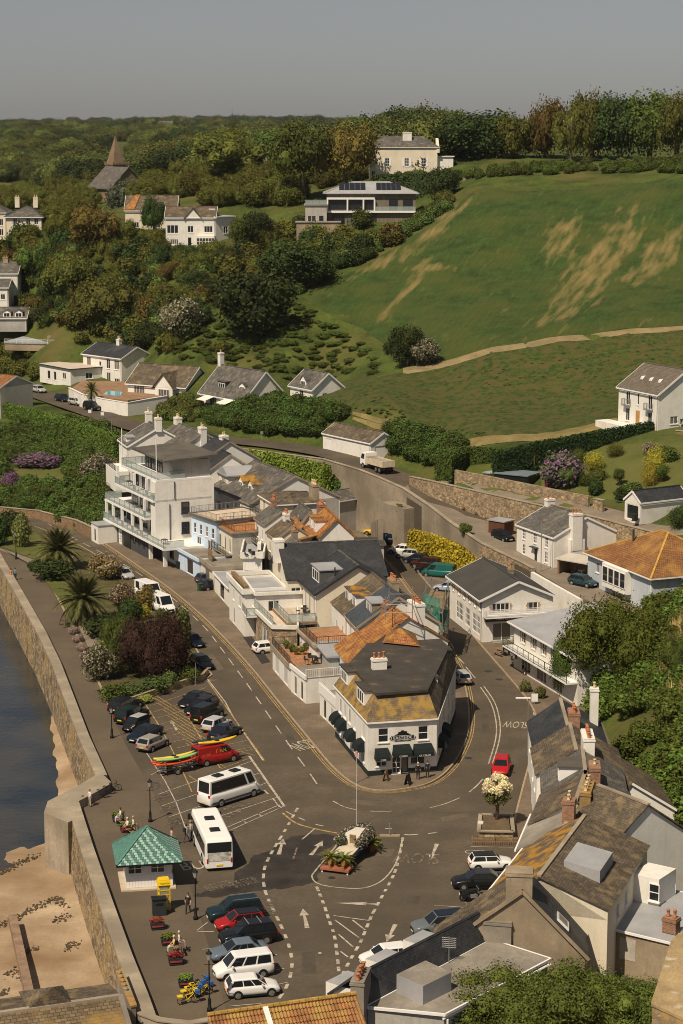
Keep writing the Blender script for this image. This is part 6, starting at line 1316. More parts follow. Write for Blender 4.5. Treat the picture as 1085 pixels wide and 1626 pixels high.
B=house('field_house','white house with juliet balconies and oak door above the hedge',(983,613.5),(1046,626),22.6,10,17.2,white,'house',W={0:[(.24,2.8,1.1,2.1,2),(.5,3.1,.5,1.8,1),(.8,2.8,1.1,2.1,2),(.24,.3,1.1,2.0,2),(.8,.3,1.1,2.0,2)],1:[(.3,.6,1.4,1.2,2)]},roof='gx',rm=mat('brown_grey_tile',(.155,.13,.10),.85,.15,.6,pat=('brick',.34,.3,.02,.15)),rise=3.4,ov=.3)
B.box('door',B.L*.5-.5,-.06,.05,B.L*.5+.5,.02,2.2,mat('oak',(.45,.24,.08),.6,.15));B.box('terrace',-2.5,-2.6,-1.5,B.L*.7,-.1,-.1,white)
for u in (.24,.8): B.part('balcony',MB().box(B.L*u-.8,-.7,2.65,B.L*u+.8,-.02,2.77),metal);B.rail([(B.L*u-.78,-.05),(B.L*u-.78,-.66),(B.L*u+.78,-.66),(B.L*u+.78,-.05)],.95,'bars',metal,z=2.77)
kz=3.4/5
for u in (.32,.54,.76):
    y=1.8;z=B.h+.14+y*kz;m_=MB();m_.q((B.L*u-.35,y,z+.04),(B.L*u+.35,y,z+.04),(B.L*u,y,z+.55));m_.q((B.L*u-.35,y,z+.04),(B.L*u,y,z+.55),(B.L*u,y+.8,z+.6));m_.q((B.L*u,y,z+.55),(B.L*u+.35,y,z+.04),(B.L*u,y+.8,z+.6));B.part('roof_vent',m_,white2)
B=house('garden_garage','white gabled garage with black roof and open front in the garden',(992.6,792),(1017.5,798),12.1,8.2,9.4,white,'garage',W={0:[(.5,.05,2.6,2.1,1,1,'garage_opening')]},roof='gy',rm=slate,rise=1.3,ov=.15)
wallrun('garden_gate_pier','short stone pier wall beside the garden gate',[G(942,792,11.4),G(957,795,11.4)],9,.5,stone,coping)
wallrun('brick_corner_wall','brown brick wall corner at the top right of the garden',[G(1073,684,17.5),G(1130,690,17.5)],15,.4,MATS['brown_brick'],coping)
wallrun('plateau_wall','grey stone wall along the top edge of the green field',[GY(735,282,498),GY(800,281,492),GY(900,278,488),GY(960,277,486)],[47]*4,.5,concrete,None)
wallrun('plateau_wall','higher pale wall section beside the mansion garden',[GY(726,277,503),GY(800,277,500)],[48]*2,.5,coping,None)
# sheds in the garden corner
B=house('blue_grey_shed','low dark shed with blue grey roof behind the garden wall',(787,752),(838,757),11.8,4,9.8,black,'shed',roof='flat',rm=mat('shed_roof',(.16,.20,.22),.7,.1),ov=.2)
B=house('grey_shed','small flat grey shed beside the blue tarpaulin',(768,751),(786,754),11.2,3,9.8,dkgrey,'shed',roof='flat',rm=lead,ov=.1)
tp=Bd('tarpaulin_stack','bright blue tarpaulin over stored goods by the hedge','tarpaulin',rect(G(752,752,9.8),G(772,755,9.8),2.2),9.8,10.8);tp.walls(mat('blue_tarp',(.03,.13,.33),.5,.1));tp.slope([(-.1,-.1,1),(tp.L+.1,-.1,.85),(tp.L+.1,2.3,1.05),(-.1,2.3,1.25)],MATS['blue_tarp'],.06)
B=house('brown_shed','rusty brown shed with grey lid at the foot of stone wall',(776,826),(801,830),7.4,2.2,5.0,mat('rust_brown',(.11,.045,.025),.8,.2),'shed',roof='flat',rm=lead,ov=.15)
B=house('sea_kiosk','small white hut with flat roof by the coast road',(145,830),(156,836),2.8,3.5,.1,white,'hut',W={0:[(.5,.1,.9,2,1,1,'door')]},roof='flat',rm=lead,ov=.1)
# ================================================================ PLANTS
def leaf_mat(name,obj=True,col=(.05,.07,.02),tr=.22,var=.45,tip=None):
    m=bpy.data.materials.new(name);m.use_nodes=True;n=m.node_tree;N=n.nodes;L=n.links;b=N['Principled BSDF'];out=N['Material Output']
    b.inputs['Roughness'].default_value=.75;b.inputs['Specular IOR Level'].default_value=.18
    oi=N.new('ShaderNodeObjectInfo');geo=N.new('ShaderNodeNewGeometry')
    if obj: c=oi.outputs['Color']
    else:
        x=N.new('ShaderNodeRGB');x.outputs[0].default_value=(*col,1);c=x.outputs[0]
    def rng(v,a,bb):
        x=N.new('ShaderNodeMapRange');x.inputs[3].default_value=a;x.inputs[4].default_value=bb;L.new(v,x.inputs[0]);return x.outputs[0]
    nz=N.new('ShaderNodeTexNoise');nz.inputs['Scale'].default_value=.45;nz.inputs['Detail'].default_value=3;L.new(geo.outputs['Position'],nz.inputs[0])
    h=N.new('ShaderNodeHueSaturation');L.new(c,h.inputs['Color']);L.new(rng(oi.outputs['Random'],.474,.524),h.inputs['Hue']);h.inputs['Saturation'].default_value=1.0
    mu=N.new('ShaderNodeMath');mu.operation='MULTIPLY';L.new(rng(geo.outputs['Random Per Island'],1-var,1+var),mu.inputs[0]);L.new(rng(nz.outputs[0],.55,1.45),mu.inputs[1])
    mu2=N.new('ShaderNodeMath');mu2.operation='MULTIPLY';L.new(mu.outputs[0],mu2.inputs[0]);L.new(rng(oi.outputs['Random'],1.2,2.3),mu2.inputs[1]);L.new(mu2.outputs[0],h.inputs['Value'])
    cc=h.outputs[0]
    if tip:
        t=N.new('ShaderNodeMath');t.operation='GREATER_THAN';t.inputs[1].default_value=1-tip[1];L.new(geo.outputs['Random Per Island'],t.inputs[0])
        mx=N.new('ShaderNodeMix');mx.data_type='RGBA';L.new(t.outputs[0],mx.inputs[0]);L.new(cc,mx.inputs[6]);mx.inputs[7].default_value=(*tip[0],1);cc=mx.outputs[2]
    L.new(cc,b.inputs['Base Color']);ts=N.new('ShaderNodeBsdfTranslucent');L.new(cc,ts.inputs[0]);mix=N.new('ShaderNodeMixShader');mix.inputs[0].default_value=tr
    L.new(b.outputs[0],mix.inputs[1]);L.new(ts.outputs[0],mix.inputs[2]);L.new(mix.outputs[0],out.inputs[0]);return m
leaf=leaf_mat('foliage');bark=mat('bark',(.10,.07,.045),.95,.3,2);barkp=mat('pale_bark',(.26,.22,.17),.95,.25,1.5)
blossom=leaf_mat('blossom_foliage',tip=((.40,.34,.25),.34));purple=leaf_mat('purple_blossom',tip=((.30,.15,.28),.42));pinkf=leaf_mat('pink_blossom',tip=((.42,.28,.28),.4))
def crown_mesh(name,seed,lobes,nleaf,ls,mt=leaf,core=True,spread=.3,squash=1.0,top=False):
    """leaf faces over the skins of several lobes; fits a box 1 x 1 wide and 1 high standing on z=0"""
    r=random.Random(seed);L=[]
    for k in range(lobes):
        if k==0: L.append((Vector((0,0,.5)),.36));continue
        a=r.uniform(0,6.283);e=r.uniform(-.35,.9);rr=r.uniform(.10,.21);q=Vector((math.cos(a)*math.cos(e),math.sin(a)*math.cos(e),math.sin(e)))
        L.append((Vector((0,0,.48))+Vector((q.x*spread,q.y*spread,q.z*.3)),rr))
    V=[];Fc=[]
    if core:
        for c,rr in L:
            b=len(V);n1,n2=7,5
            for j in range(n2+1):
                for i in range(n1):
                    t=math.pi*j/n2;p=6.283*i/n1;d=Vector((math.sin(t)*math.cos(p),math.sin(t)*math.sin(p),math.cos(t)));V.append(c+d*rr*.70*(1+.3*mnoise.noise(d*2+Vector((seed,0,0)))))
            for j in range(n2):
                for i in range(n1): Fc.append((b+j*n1+i,b+(j+1)*n1+i,b+(j+1)*n1+(i+1)%n1,b+j*n1+(i+1)%n1))
    tot=sum(rr**2 for c,rr in L);k=0;tries=0
    while k<nleaf and tries<nleaf*6:
        tries+=1;t=r.uniform(0,tot);i=0
        while t>L[i][1]**2: t-=L[i][1]**2;i+=1
        c,rr=L[i];d=Vector((r.gauss(0,1),r.gauss(0,1),r.gauss(.15,1))).normalized();p=c+d*rr*(r.uniform(.74,1.16) if r.random()<.9 else r.uniform(1.1,1.4))
        if any(j!=i and (p-c2).length<r2*.80 for j,(c2,r2) in enumerate(L)): continue
        n=(d+Vector((r.gauss(0,.55),r.gauss(0,.55),r.gauss(.2,.55)))).normalized();u=n.orthogonal().normalized();u.rotate(Matrix.Rotation(r.uniform(0,6.28),3,n));w_=n.cross(u);s_=ls*r.uniform(.55,1.35)
        b=len(V);V+=[p+u*s_,p+w_*s_*.62,p-u*s_*.9+n*s_*.15,p-w_*s_*.62];Fc.append((b,b+1,b+2,b+3));k+=1
    me=bpy.data.meshes.new(name);A=np.array([tuple(v) for v in V]);lo,hi=A.min(0),A.max(0);lo2=np.percentile(A,1,axis=0);hi2=np.percentile(A,99,axis=0)
    A=(A-(lo2+hi2)/2)/(hi2-lo2);A[:,2]+=.5;me.from_pydata(A.tolist(),[],Fc);me.materials.append(mt);me.update();return me
CR={'round':[crown_mesh('crown_round',s,16,3200,.024,spread=.33) for s in (1,2,3)],'open':[crown_mesh('crown_open',s,24,3200,.022,spread=.42) for s in (11,12,13)],'bush':[crown_mesh('shrub_leaves',s,7,1500,.04,spread=.26) for s in (21,22,23)],
 'topi':[crown_mesh('clipped_leaves',31,1,2600,.022)],'fine':[crown_mesh('crown_fine',s,30,11000,.0135,spread=.42) for s in (41,42)],'bloss':[crown_mesh('blossom_crown',51,9,2400,.03,blossom)],'purp':[crown_mesh('purple_crown',52,7,2200,.035,purple)],'pink':[crown_mesh('pink_crown',53,7,1600,.04,pinkf)],'low':[crown_mesh('scrub_leaves',s,6,1100,.048,spread=.26) for s in (61,62,63)]}
def trunk_mesh(seed,mt):
    r=random.Random(seed);mb=MB();mb.tube([(0,0,-.05),(.02,.01,.2),(.03,-.02,.45),(.01,.02,.75)],[.05,.042,.036,.02],7)
    for k in range(6):
        a=k*1.05+r.uniform(-.3,.3);z=r.uniform(.25,.5);rr=r.uniform(.2,.36);mb.tube([(.02,0,z),(math.cos(a)*rr*.5,math.sin(a)*rr*.5,z+.14),(math.cos(a)*rr,math.sin(a)*rr,z+.36)],[.026,.018,.008],5)
    return mb.mesh('trunk',mt,True,False)
TR=[trunk_mesh(1,bark),trunk_mesh(2,bark),trunk_mesh(3,barkp)]
OL=(.068,.070,.013);DK=(.026,.038,.009);MD=(.052,.070,.013);YG=(.115,.125,.020);BZ=(.088,.066,.015);GG=(.070,.080,.050);RD=(.022,.009,.009);LG=(.075,.095,.022);GO=(.19,.16,.02)
def tree(label,px,py,w_,h_,kind='round',col=MD,Y=None,z=None,name='tree',cat='tree',tr=0,clear=.30,group=None):
    p=GY(px,py,Y) if Y else (G(px,py,z) if z is not None else T(px,py));s_=scale_at(p);W_,Hh=w_/s_,h_/s_
    t=thing(name,label,cat,p,0,group);k=rnd.random()
    o=ob('trunk',TR[tr],t,(0,0,0),rnd.uniform(0,6),(Hh*.9,Hh*.9,Hh*.95))
    c=ob('crown',CR[kind][int(k*len(CR[kind]))],t,(0,0,Hh*clear),rnd.uniform(0,6),(W_,W_,Hh*(1-clear)));v=rnd.uniform(.9,1.1);c.color=(*[q*v for q in col],1);return t
def shrub(label,px,py,w_,h_,kind='bush',col=MD,Y=None,z=None,name='shrub',cat='shrub',group=None):
    p=GY(px,py,Y) if Y else (G(px,py,z) if z is not None else T(px,py));s_=scale_at(p)
    o=ob(name,CR[kind][int(rnd.random()*len(CR[kind]))],None,p+Vector((0,0,-.15)),rnd.uniform(0,6),(w_/s_,w_/s_,h_/s_));o.color=(*col,1);return tag(o,label,cat,group,'thing')
# --- skyline and hillside trees
for a in [("dense dark evergreen just right of the mansion annex",762,268,120,88,'round',DK,528),("small dark tree close behind the mansion annex",716,262,55,64,'round',DK,535),
 ("broad olive tree second from the mansion on the skyline",815,268,78,84,'open',OL,525),("bronze leaved tree on the skyline above the field",866,268,70,108,'open',BZ,525),("thin pale trunked tree beside the bronze skyline tree",906,268,62,104,'open',OL,515),
 ("tall olive tree at the centre of the skyline row",940,268,80,118,'open',OL,528),("dark high crowned tree right of the skyline centre",985,266,82,112,'round',DK,522),("wide dark tree second from the right on the skyline",1030,262,84,112,'round',MD,520),("leaning olive tree at the right end of the skyline",1072,262,70,112,'open',OL,515),("dark tree cut by the right picture edge on the skyline",1118,262,80,110,'round',DK,520),
 ("large bright green tree left of the mansion",482,302,104,108,'open',MD,512),("bronze brown tree beside the mansion wall",548,296,96,96,'open',BZ,514),("spreading olive tree above the garden steps",364,296,112,90,'open',OL,545),("green tree behind the stone cottage",438,276,74,66,'round',MD,565),("dark tree at the far end of the garden terrace",395,282,44,44,'round',DK,560),
 ("slim dark tree in front of the orange edged house",246,378,40,66,'open',DK,492),("silvery green tree in front of the church",200,352,62,66,'round',GG,560),("golden olive tree below the church",154,402,80,76,'open',BZ,None),("large round dark oak in the middle of the hillside",404,536,130,104,'round',DK,None),("dark tree mass right of the oak",470,458,118,74,'round',DK,None),
 ("broad green tree left of the golden shrub on the slope",166,520,96,78,'open',OL,None),("olive tree at the left of the upper slope",110,470,80,64,'open',OL,None),("dark green tree beside the modern villa",700,334,54,66,'round',DK,486),("dark tree standing in the field corner",648,580,60,62,'round',DK,None),
 ("dark tree below the gabled hill house",405,394,54,56,'round',DK,None),("green tree right of the gabled hill house",380,396,36,50,'round',MD,None),("dark tree above the left grey bungalow",60,440,62,52,'open',MD,None)]:
    tree(a[0],a[1],a[2],a[3],a[4],a[5],a[6],a[7],tr=2 if 'pale' in a[0] else int(rnd.random()*2),clear=.16 if a[7] else .1)
tree("blossoming hawthorn on the middle of the slope",287,540,66,66,'bloss',(.10,.10,.05),clear=.12);tree("whitish blossoming tree beside the dark field tree",676,582,46,44,'bloss',(.07,.07,.035),clear=.15)
for a in [("golden brown round shrub on the slope",236,518,42,46,'bush',BZ),("yellow green shrub above the villa hedge",447,380,38,30,'bush',YG),("dark shrub in the bare field corner",620,560,22,18,'bush',DK),("olive shrub left of the blossoming hawthorn",235,545,40,30,'bush',OL),("round shrub under the modern villa terrace",575,362,34,30,'bush',MD),("dark shrub against the modern villa left block",480,372,40,30,'bush',DK),("pale yellow shrub at the mansion front",665,272,40,26,'bush',LG),("yellowish plant group below the villa terrace",490,376,30,16,'bush',GO)]:
    shrub(a[0],a[1],a[2],a[3],a[4],a[5],a[6])
# --- scattered growth (nobody could count it)
SRC={}
def scatter(name,label,cat,pts,srcs,col):
    """pts: (x,y,z,sx,sz)"""
    me=bpy.data.meshes.new(name);me.from_pydata([p[:3] for p in pts],[],[])
    a=me.attributes.new('sc','FLOAT_VECTOR','POINT');a.data.foreach_set('vector',np.array([(p[3],p[3],p[4]) for p in pts],dtype=np.float32).ravel())
    a=me.attributes.new('ro','FLOAT_VECTOR','POINT');a.data.foreach_set('vector',np.array([(0,0,rnd.uniform(0,6.28)) for p in pts],dtype=np.float32).ravel())
    o=ob(name,me);tag(o,label,cat,None,'stuff');o.color=(*col,1)
    ng=bpy.data.node_groups.new(name,'GeometryNodeTree');ng.interface.new_socket('Geometry',in_out='INPUT',socket_type='NodeSocketGeometry');ng.interface.new_socket('Geometry',in_out='OUTPUT',socket_type='NodeSocketGeometry')
    N=ng.nodes;L=ng.links;gi=N.new('NodeGroupInput');go=N.new('NodeGroupOutput');ip=N.new('GeometryNodeInstanceOnPoints');jn=N.new('GeometryNodeJoinGeometry')
    for s_ in srcs:
        oi=N.new('GeometryNodeObjectInfo');oi.inputs[0].default_value=s_;oi.inputs['As Instance'].default_value=True;L.new(oi.outputs['Geometry'],jn.inputs[0])
    L.new(gi.outputs[0],ip.inputs['Points']);L.new(jn.outputs[0],ip.inputs['Instance']);ip.inputs['Pick Instance'].default_value=True
    for nm,sk in (('sc','Scale'),('ro','Rotation')):
        at=N.new('GeometryNodeInputNamedAttribute');at.data_type='FLOAT_VECTOR';at.inputs[0].default_value=nm;L.new(at.outputs[0],ip.inputs[sk])
    L.new(ip.outputs[0],go.inputs[0]);md=o.modifiers.new('growth','NODES');md.node_group=ng;return o
low_src=[]
for k,(x,y,lb) in enumerate([(300,470,'low round shrub beneath the hill garden'),(130,545,'low shrub above the white villas'),(350,560,'low shrub beneath the dark oak')]):
    p=T(x,y);o=ob('shrub',CR['low'][k],None,p+Vector((0,0,-.2)),0,(3.4,3.4,2.6));o.color=(*OL,1);tag(o,lb,'shrub',None,'thing');low_src.append(o)
far_src=[o for o in bpy.data.objects if o.name.split('.')[0]=='crown' and o.data.name.startswith(('crown_round','crown_open'))]
uniq={}
for o in far_src: uniq.setdefault(o.data.name,o)
far_src=list(uniq.values())
def polypts(px,n,seed=1,avoid=()):
    r=random.Random(seed);xs=[p[0] for p in px];ys=[p[1] for p in px];out=[];t=0
    while len(out)<n and t<n*20:
        t+=1;x,y=r.uniform(min(xs),max(xs)),r.uniform(min(ys),max(ys))
        if inpoly(x,y,px) and not any(a[0]<x<a[2] and a[1]<y<a[3] for a in avoid): out.append((x,y))
    return out
AV=[(258,335,378,412),(196,325,285,378),(470,300,665,384),(0,335,70,385),(0,520,150,562)]
def hillscatter(name,label,px,n,lo,hi,src,col,seed,flat=.75,avoid=AV,cat='scrub',sink=.12):
    P=[]
    for x,y in polypts(px,n,seed,avoid):
        p=T(x,y);s_=rnd.uniform(lo,hi);hh=s_*flat*rnd.uniform(.8,1.25);P.append((p.x,p.y,p.z-hh*sink,s_,hh))
    return scatter(name,label,cat,P,src,col)
HILLP=[(-60,400),(60,388),(130,375),(200,370),(262,392),(380,392),(470,365),(560,365),(660,345),(735,312),(690,345),(620,395),(530,440),(470,470),(475,500),(440,540),(350,575),(270,570),(200,545),(130,520),(60,522),(-60,540)]
HP2=[(-60,400),(60,388),(130,375),(200,370),(262,392),(380,392),(470,365),(560,365),(660,345),(735,312),(690,345),(620,395),(530,440),(470,470),(430,470),(330,470),(320,520),(270,560),(200,556),(130,525),(60,522),(-60,540)]
for k,(nm,lb,col,n,lo,hi) in enumerate([('hillside_scrub','olive scrub and bushes covering the hillside',OL,210,2.6,6),('bronze_scrub','bronze tinted bushes among the hillside scrub',(.088,.072,.016),60,2.5,5),('green_scrub','fresh green bushes among the hillside scrub',LG,110,2,4.6),('hillside_thicket','dark thicket patches among the hillside scrub',DK,120,3,6.5)]):
    hillscatter(nm,lb,HP2,n,lo,hi,low_src+(far_src[:4] if k!=2 else []),col,30+k,.85)
hillscatter('grassy_slope_bushes','loose bushes and bramble on the grassy slope under the oak',[(280,500),(330,470),(470,480),(520,510),(600,560),(600,600),(440,600),(330,575),(250,565)],260,.7,2.8,low_src,(.050,.064,.012),40,.4,sink=.3)
hillscatter('garden_growth','garden shrubs and trees round the church and hill houses',[(-60,330),(60,300),(150,305),(260,285),(330,275),(420,265),(560,262),(590,285),(520,300),(480,325),(380,330),(300,325),(200,322),(120,352),(70,385),(-60,395)],240,4,8,far_src,OL,5,.75,avoid=AV+[(160,270,215,330),(380,250,430,285),(30,225,62,242)])
hillscatter('mansion_hedge_growth','clipped shrubs and hedges before the mansion and along the plateau',[(590,282),(720,280),(800,272),(960,262),(1100,258),(1100,275),(960,276),(800,280),(735,286),(690,300),(640,286)],200,1.5,3,low_src,MD,6,.8)
FW_=[(-120,206),(0,203),(250,200),(400,199),(560,203),(700,206),(740,210),(740,245),(580,258),(430,262),(330,272),(260,283),(150,302),(60,296),(-120,290)]
for k,(nm,lb,n,col) in enumerate([('far_woodland','olive far woodland on the plateau behind the church',620,(.055,.062,.016)),('dark_woodland','darker stands in the far plateau woodland',420,(.028,.040,.012)),('pale_woodland','paler greener trees in the far plateau woodland',320,(.085,.095,.022))]): hillscatter(nm,lb,FW_,n,9,17,far_src,col,70+k,.62,avoid=[(0,288,46,330),(60,262,110,272),(300,235,360,240),(170,225,215,312)],cat='woodland')
hillscatter('horizon_woodland','treeline along the far horizon',[(-150,197),(300,193),(640,198),(1200,196),(1200,206),(640,206),(300,203),(-150,207)],420,14,24,far_src,(.040,.052,.022),8,.45,avoid=(),cat='woodland')
SL=[(-80,690),(20,680),(110,672),(178,690),(182,850),(120,836),(70,818),(-80,800)]
hillscatter('slope_shrubs','leafy shrubs filling the slope above the coast road',SL,520,1.6,3.6,low_src,(.050,.072,.014),9,.75,avoid=[(10,735,110,776)])
hillscatter('road_bank_growth','dense green bank beside the upper road and below the field',[(325,655),(400,640),(470,640),(560,668),(640,688),(735,708),(720,735),(690,742),(640,722),(620,715),(560,672),(505,668),(508,690),(420,690),(330,672)],520,1.6,3.4,low_src,(.040,.062,.012),10,.75,avoid=[(508,665,622,730)])
hillscatter('field_weeds','weeds and bramble clumps dotted over the weedy field',[(480,630),(640,605),(780,570),(1000,540),(1090,535),(1090,610),(980,610),(960,660),(840,690),(745,695),(640,670)],1300,.3,.9,low_src,(.050,.064,.014),11,.4,avoid=())
hillscatter('villa_garden_growth','garden shrubs round the villas by the upper road',[(-60,560),(60,565),(60,600),(-60,600)],60,2,4.5,low_src,OL,12,.8,avoid=())
hillscatter('villa_garden_growth','garden shrubs between chalet and pool villa',[(255,640),(330,635),(330,655),(300,672),(250,665)],70,1.2,2.6,low_src,(.07,.08,.018),13,.8,avoid=())
hillscatter('crop_edge_hedge','hedge of wild flowers between villa and crop field',[(540,415),(600,390),(700,330),(715,320),(715,335),(640,380),(560,425)],110,1.8,3.4,low_src,(.055,.075,.018),15,.8,avoid=())
# garden of the field house
for a in [("tall golden clipped dome in the lawn",1040,758,36,50,'topi',GO),("smaller golden clipped dome before the tall one",1032,772,28,36,'topi',GO),("golden clipped dome beside the rhododendron",943,748,32,33,'topi',GO),("dark clipped double dome on the lawn",977,726,28,24,'topi',OL),("dark rounded shrub behind the golden dome",918,738,26,28,'topi',MD),("small clipped ball above the rounded shrub",911,722,14,14,'topi',OL),
  ("flat topped green shrub right of the rhododendron",950,762,32,18,'bush',LG),("dark shrub by the garden gateway",945,786,24,28,'bush',DK),("low dark shrub beside the small lawn tree",930,772,22,20,'bush',MD),("spreading shrub above the garden garage",1003,784,36,20,'bush',MD),("green shrub left of the garden garage",985,794,20,22,'bush',DK),("round dark shrub at the right edge of the drive",1080,838,40,36,'topi',DK),("leafy mound on the garden terrace right",1060,732,36,24,'bush',MD),
  ("deep red shrub under the rhododendron",871,772,12,20,'bush',(.16,.015,.03)),("dark red ball shrub first in the road border",726,805,13,11,'topi',RD),("dark red ball shrub second in the road border",741,816,15,16,'topi',RD),("dark red ball shrub third in the road border",760,825,14,17,'topi',RD),("dark red ball shrub beside the rusty shed",774,832,13,14,'topi',RD),("green bush on the retaining wall parapet",739,845,20,16,'bush',MD)]:
    p=None
    shrub(a[0],a[1],a[2],a[3],a[4],a[5],a[6],z=(6.2-.02*(a[1]-726) if 'road border' in a[0] or 'rusty' in a[0] else None) if 'parapet' not in a[0] else 6.0)
shrub("purple flowering rhododendron on the garden lawn",893,772,62,56,'purp',(.06,.07,.03));shrub("pink blossom bush behind the tall golden dome",1034,722,26,20,'pink',(.08,.07,.03))
tree("slender dark tree standing alone on the lawn",983,774,18,30,'round',MD,clear=.35,name='lawn_tree');tree("bushy dark tree beside the golden domes",1050,768,20,30,'round',MD,clear=.3,name='lawn_tree');tree("light green standard tree below the rhododendron",900,778,28,36,'round',LG,clear=.4,name='lawn_tree')
# --- hedges: leaf skins over a solid core
def hedge(name,label,top,zb,th,col,step=.16,cat='hedge',ls=.16,base=None):
    mb=MB();n=len(top);bz=zb if hasattr(zb,'__len__') else [zb]*n;r=random.Random(len(name)+n);V=[];Fc=[];nr=[]
    for k in range(n):
        d=top[min(k+1,n-1)]-top[max(k-1,0)];d.z=0;d.normalize();nr.append(Vector((-d.y,d.x,0)))
    for k in range(n-1):
        a,b=top[k],top[k+1];A=Vector((a.x,a.y,bz[k]));Bq=Vector((b.x,b.y,bz[k+1]));o0,o1=nr[k]*th,nr[k+1]*th;e=.88
        mb.hexa([A,Bq,Bq+o1*e,A+o0*e],[a+Vector((0,0,-.15)),b+Vector((0,0,-.15)),b+o1*e+Vector((0,0,-.15)),a+o0*e+Vector((0,0,-.15))])
        l=(b-a).length;hh=(a.z-A.z+b.z-Bq.z)/2;cnt=int(l*(hh+th)/(step*step)*1.5)
        for _ in range(cnt):
            t=r.random();w_=r.random()*(hh+th)
            q0=a.lerp(b,t);bb=A.lerp(Bq,t);nn=nr[k].lerp(nr[k+1],t)
            if w_<hh: p=bb.lerp(q0,w_/hh)+nn*r.uniform(-.22,.08);d=-nn
            else: p=q0+nn*(w_-hh)+Vector((0,0,r.uniform(-.15,.22)));d=Vector((0,0,1))
            m=(d+Vector((r.gauss(0,.6),r.gauss(0,.6),r.gauss(.15,.6)))).normalized();u=m.orthogonal().normalized();u.rotate(Matrix.Rotation(r.uniform(0,6.28),3,m));v=m.cross(u);s_=ls*r.uniform(.6,1.4)
            i=len(V);V+=[p+u*s_,p+v*s_*.7,p-u*s_,p-v*s_*.7];Fc.append((i,i+1,i+2,i+3))
    for k in (0,n-1):
        for _ in range(int((top[k].z-bz[k])*th*40)):
            p=Vector((top[k].x,top[k].y,r.uniform(bz[k],top[k].z)))+nr[k]*r.uniform(0,th)+Vector((r.gauss(0,.12),r.gauss(0,.12),0));m=Vector((r.gauss(0,.6),r.gauss(-.5,.6),r.gauss(.2,.6))).normalized();u=m.orthogonal().normalized();v=m.cross(u);s_=ls*r.uniform(.6,1.4);i=len(V);V+=[p+u*s_,p+v*s_*.7,p-u*s_,p-v*s_*.7];Fc.append((i,i+1,i+2,i+3))
    b0=len(mb.v);mb.v+=[tuple(v) for v in V];mb.f+=[tuple(i+b0 for i in f) for f in Fc];mb.m+=[0]*len(Fc)
    o=mb.build(name,leaf,None,False,False);o.color=(*col,1);return tag(o,label,cat,None,'thing')
hl=dens([G(*p) for p in [(790,722,14.6),(860,704,15.8),(960,686,17.0),(1085,664,18.6),(1200,645,20)]],5);hedge('hedge','tall dark clipped hedge behind the garden lawn',hl,[hz(p.x,p.y)-.6 for p in hl],1.6,(.016,.030,.008))
hl=dens([G(*p) for p in [(718,728,12.8),(745,714,13.4),(790,718,13.6)]],3);hedge('hedge','rounded bright green hedge block at the corner of the lane',hl,[9.2]*len(hl),3.0,(.045,.075,.014))
hl=dens([G(*p) for p in [(384,716,9.7),(450,726,9.8),(515,741,9.6)]],3);hedge('hedge','yellow green hedge along the road edge above the terrace roofs',hl,[4]*len(hl),1.5,(.10,.12,.018),.22,ls=.22)
hl=dens([G(*p) for p in [(505,752,8.0),(540,764,7.2),(572,782,5.4)]],3);hedge('hedge','dark green bushes hanging below the parapet',hl,[.5]*len(hl),1.6,(.045,.07,.014),.22,ls=.22)
hl=dens([G(*p) for p in [(552,779,5.0),(572,793,4.4),(592,806,3.0)]],3);hedge('hedge','yellow flowering creeper at the foot of the retaining wall',hl,[0]*len(hl),1.0,(.22,.19,.02),.22,ls=.2)
hl=dens([G(*p) for p in [(648,843,3.9),(690,855,3.9),(730,871,3.7),(760,886,3.2)]],3);hedge('hedge','bright yellow ivy hedge covering the wall above parked cars',hl,[0]*len(hl),1.3,(.28,.24,.018),.2,ls=.19)
hl=dens([G(*p) for p in [(632,800,6.6),(640,806,6.2)]],2);hedge('hedge','green ivy strip hanging on the buttress wall',hl,[1.0]*len(hl),.5,(.06,.09,.016),.2)
hl=dens([G(*p) for p in [(0,640,10.2),(60,655,10.2),(110,668,10.2),(150,682,10.2),(182,696,10.2)]],5);hedge('hedge','low clipped hedge along the lower side of the upper road',hl,[hz(p.x,p.y)-.4 for p in hl],1.2,(.065,.09,.016))
hl=dens([GY(*p) for p in [(800,271,510),(960,268,505),(1110,262,500)]],10);hedge('hedge','long clipped hedge along the top of the plateau garden',hl,[hz(p.x,p.y)-.5 for p in hl],2.2,(.03,.048,.012),.35,ls=.3)
hl=dens([GY(*p) for p in [(590,279,506),(650,277,504),(730,274,500)]],8);hedge('hedge','garden hedge below the mansion',hl,[hz(p.x,p.y)-.5 for p in hl],2.5,(.03,.045,.012),.35,ls=.3)
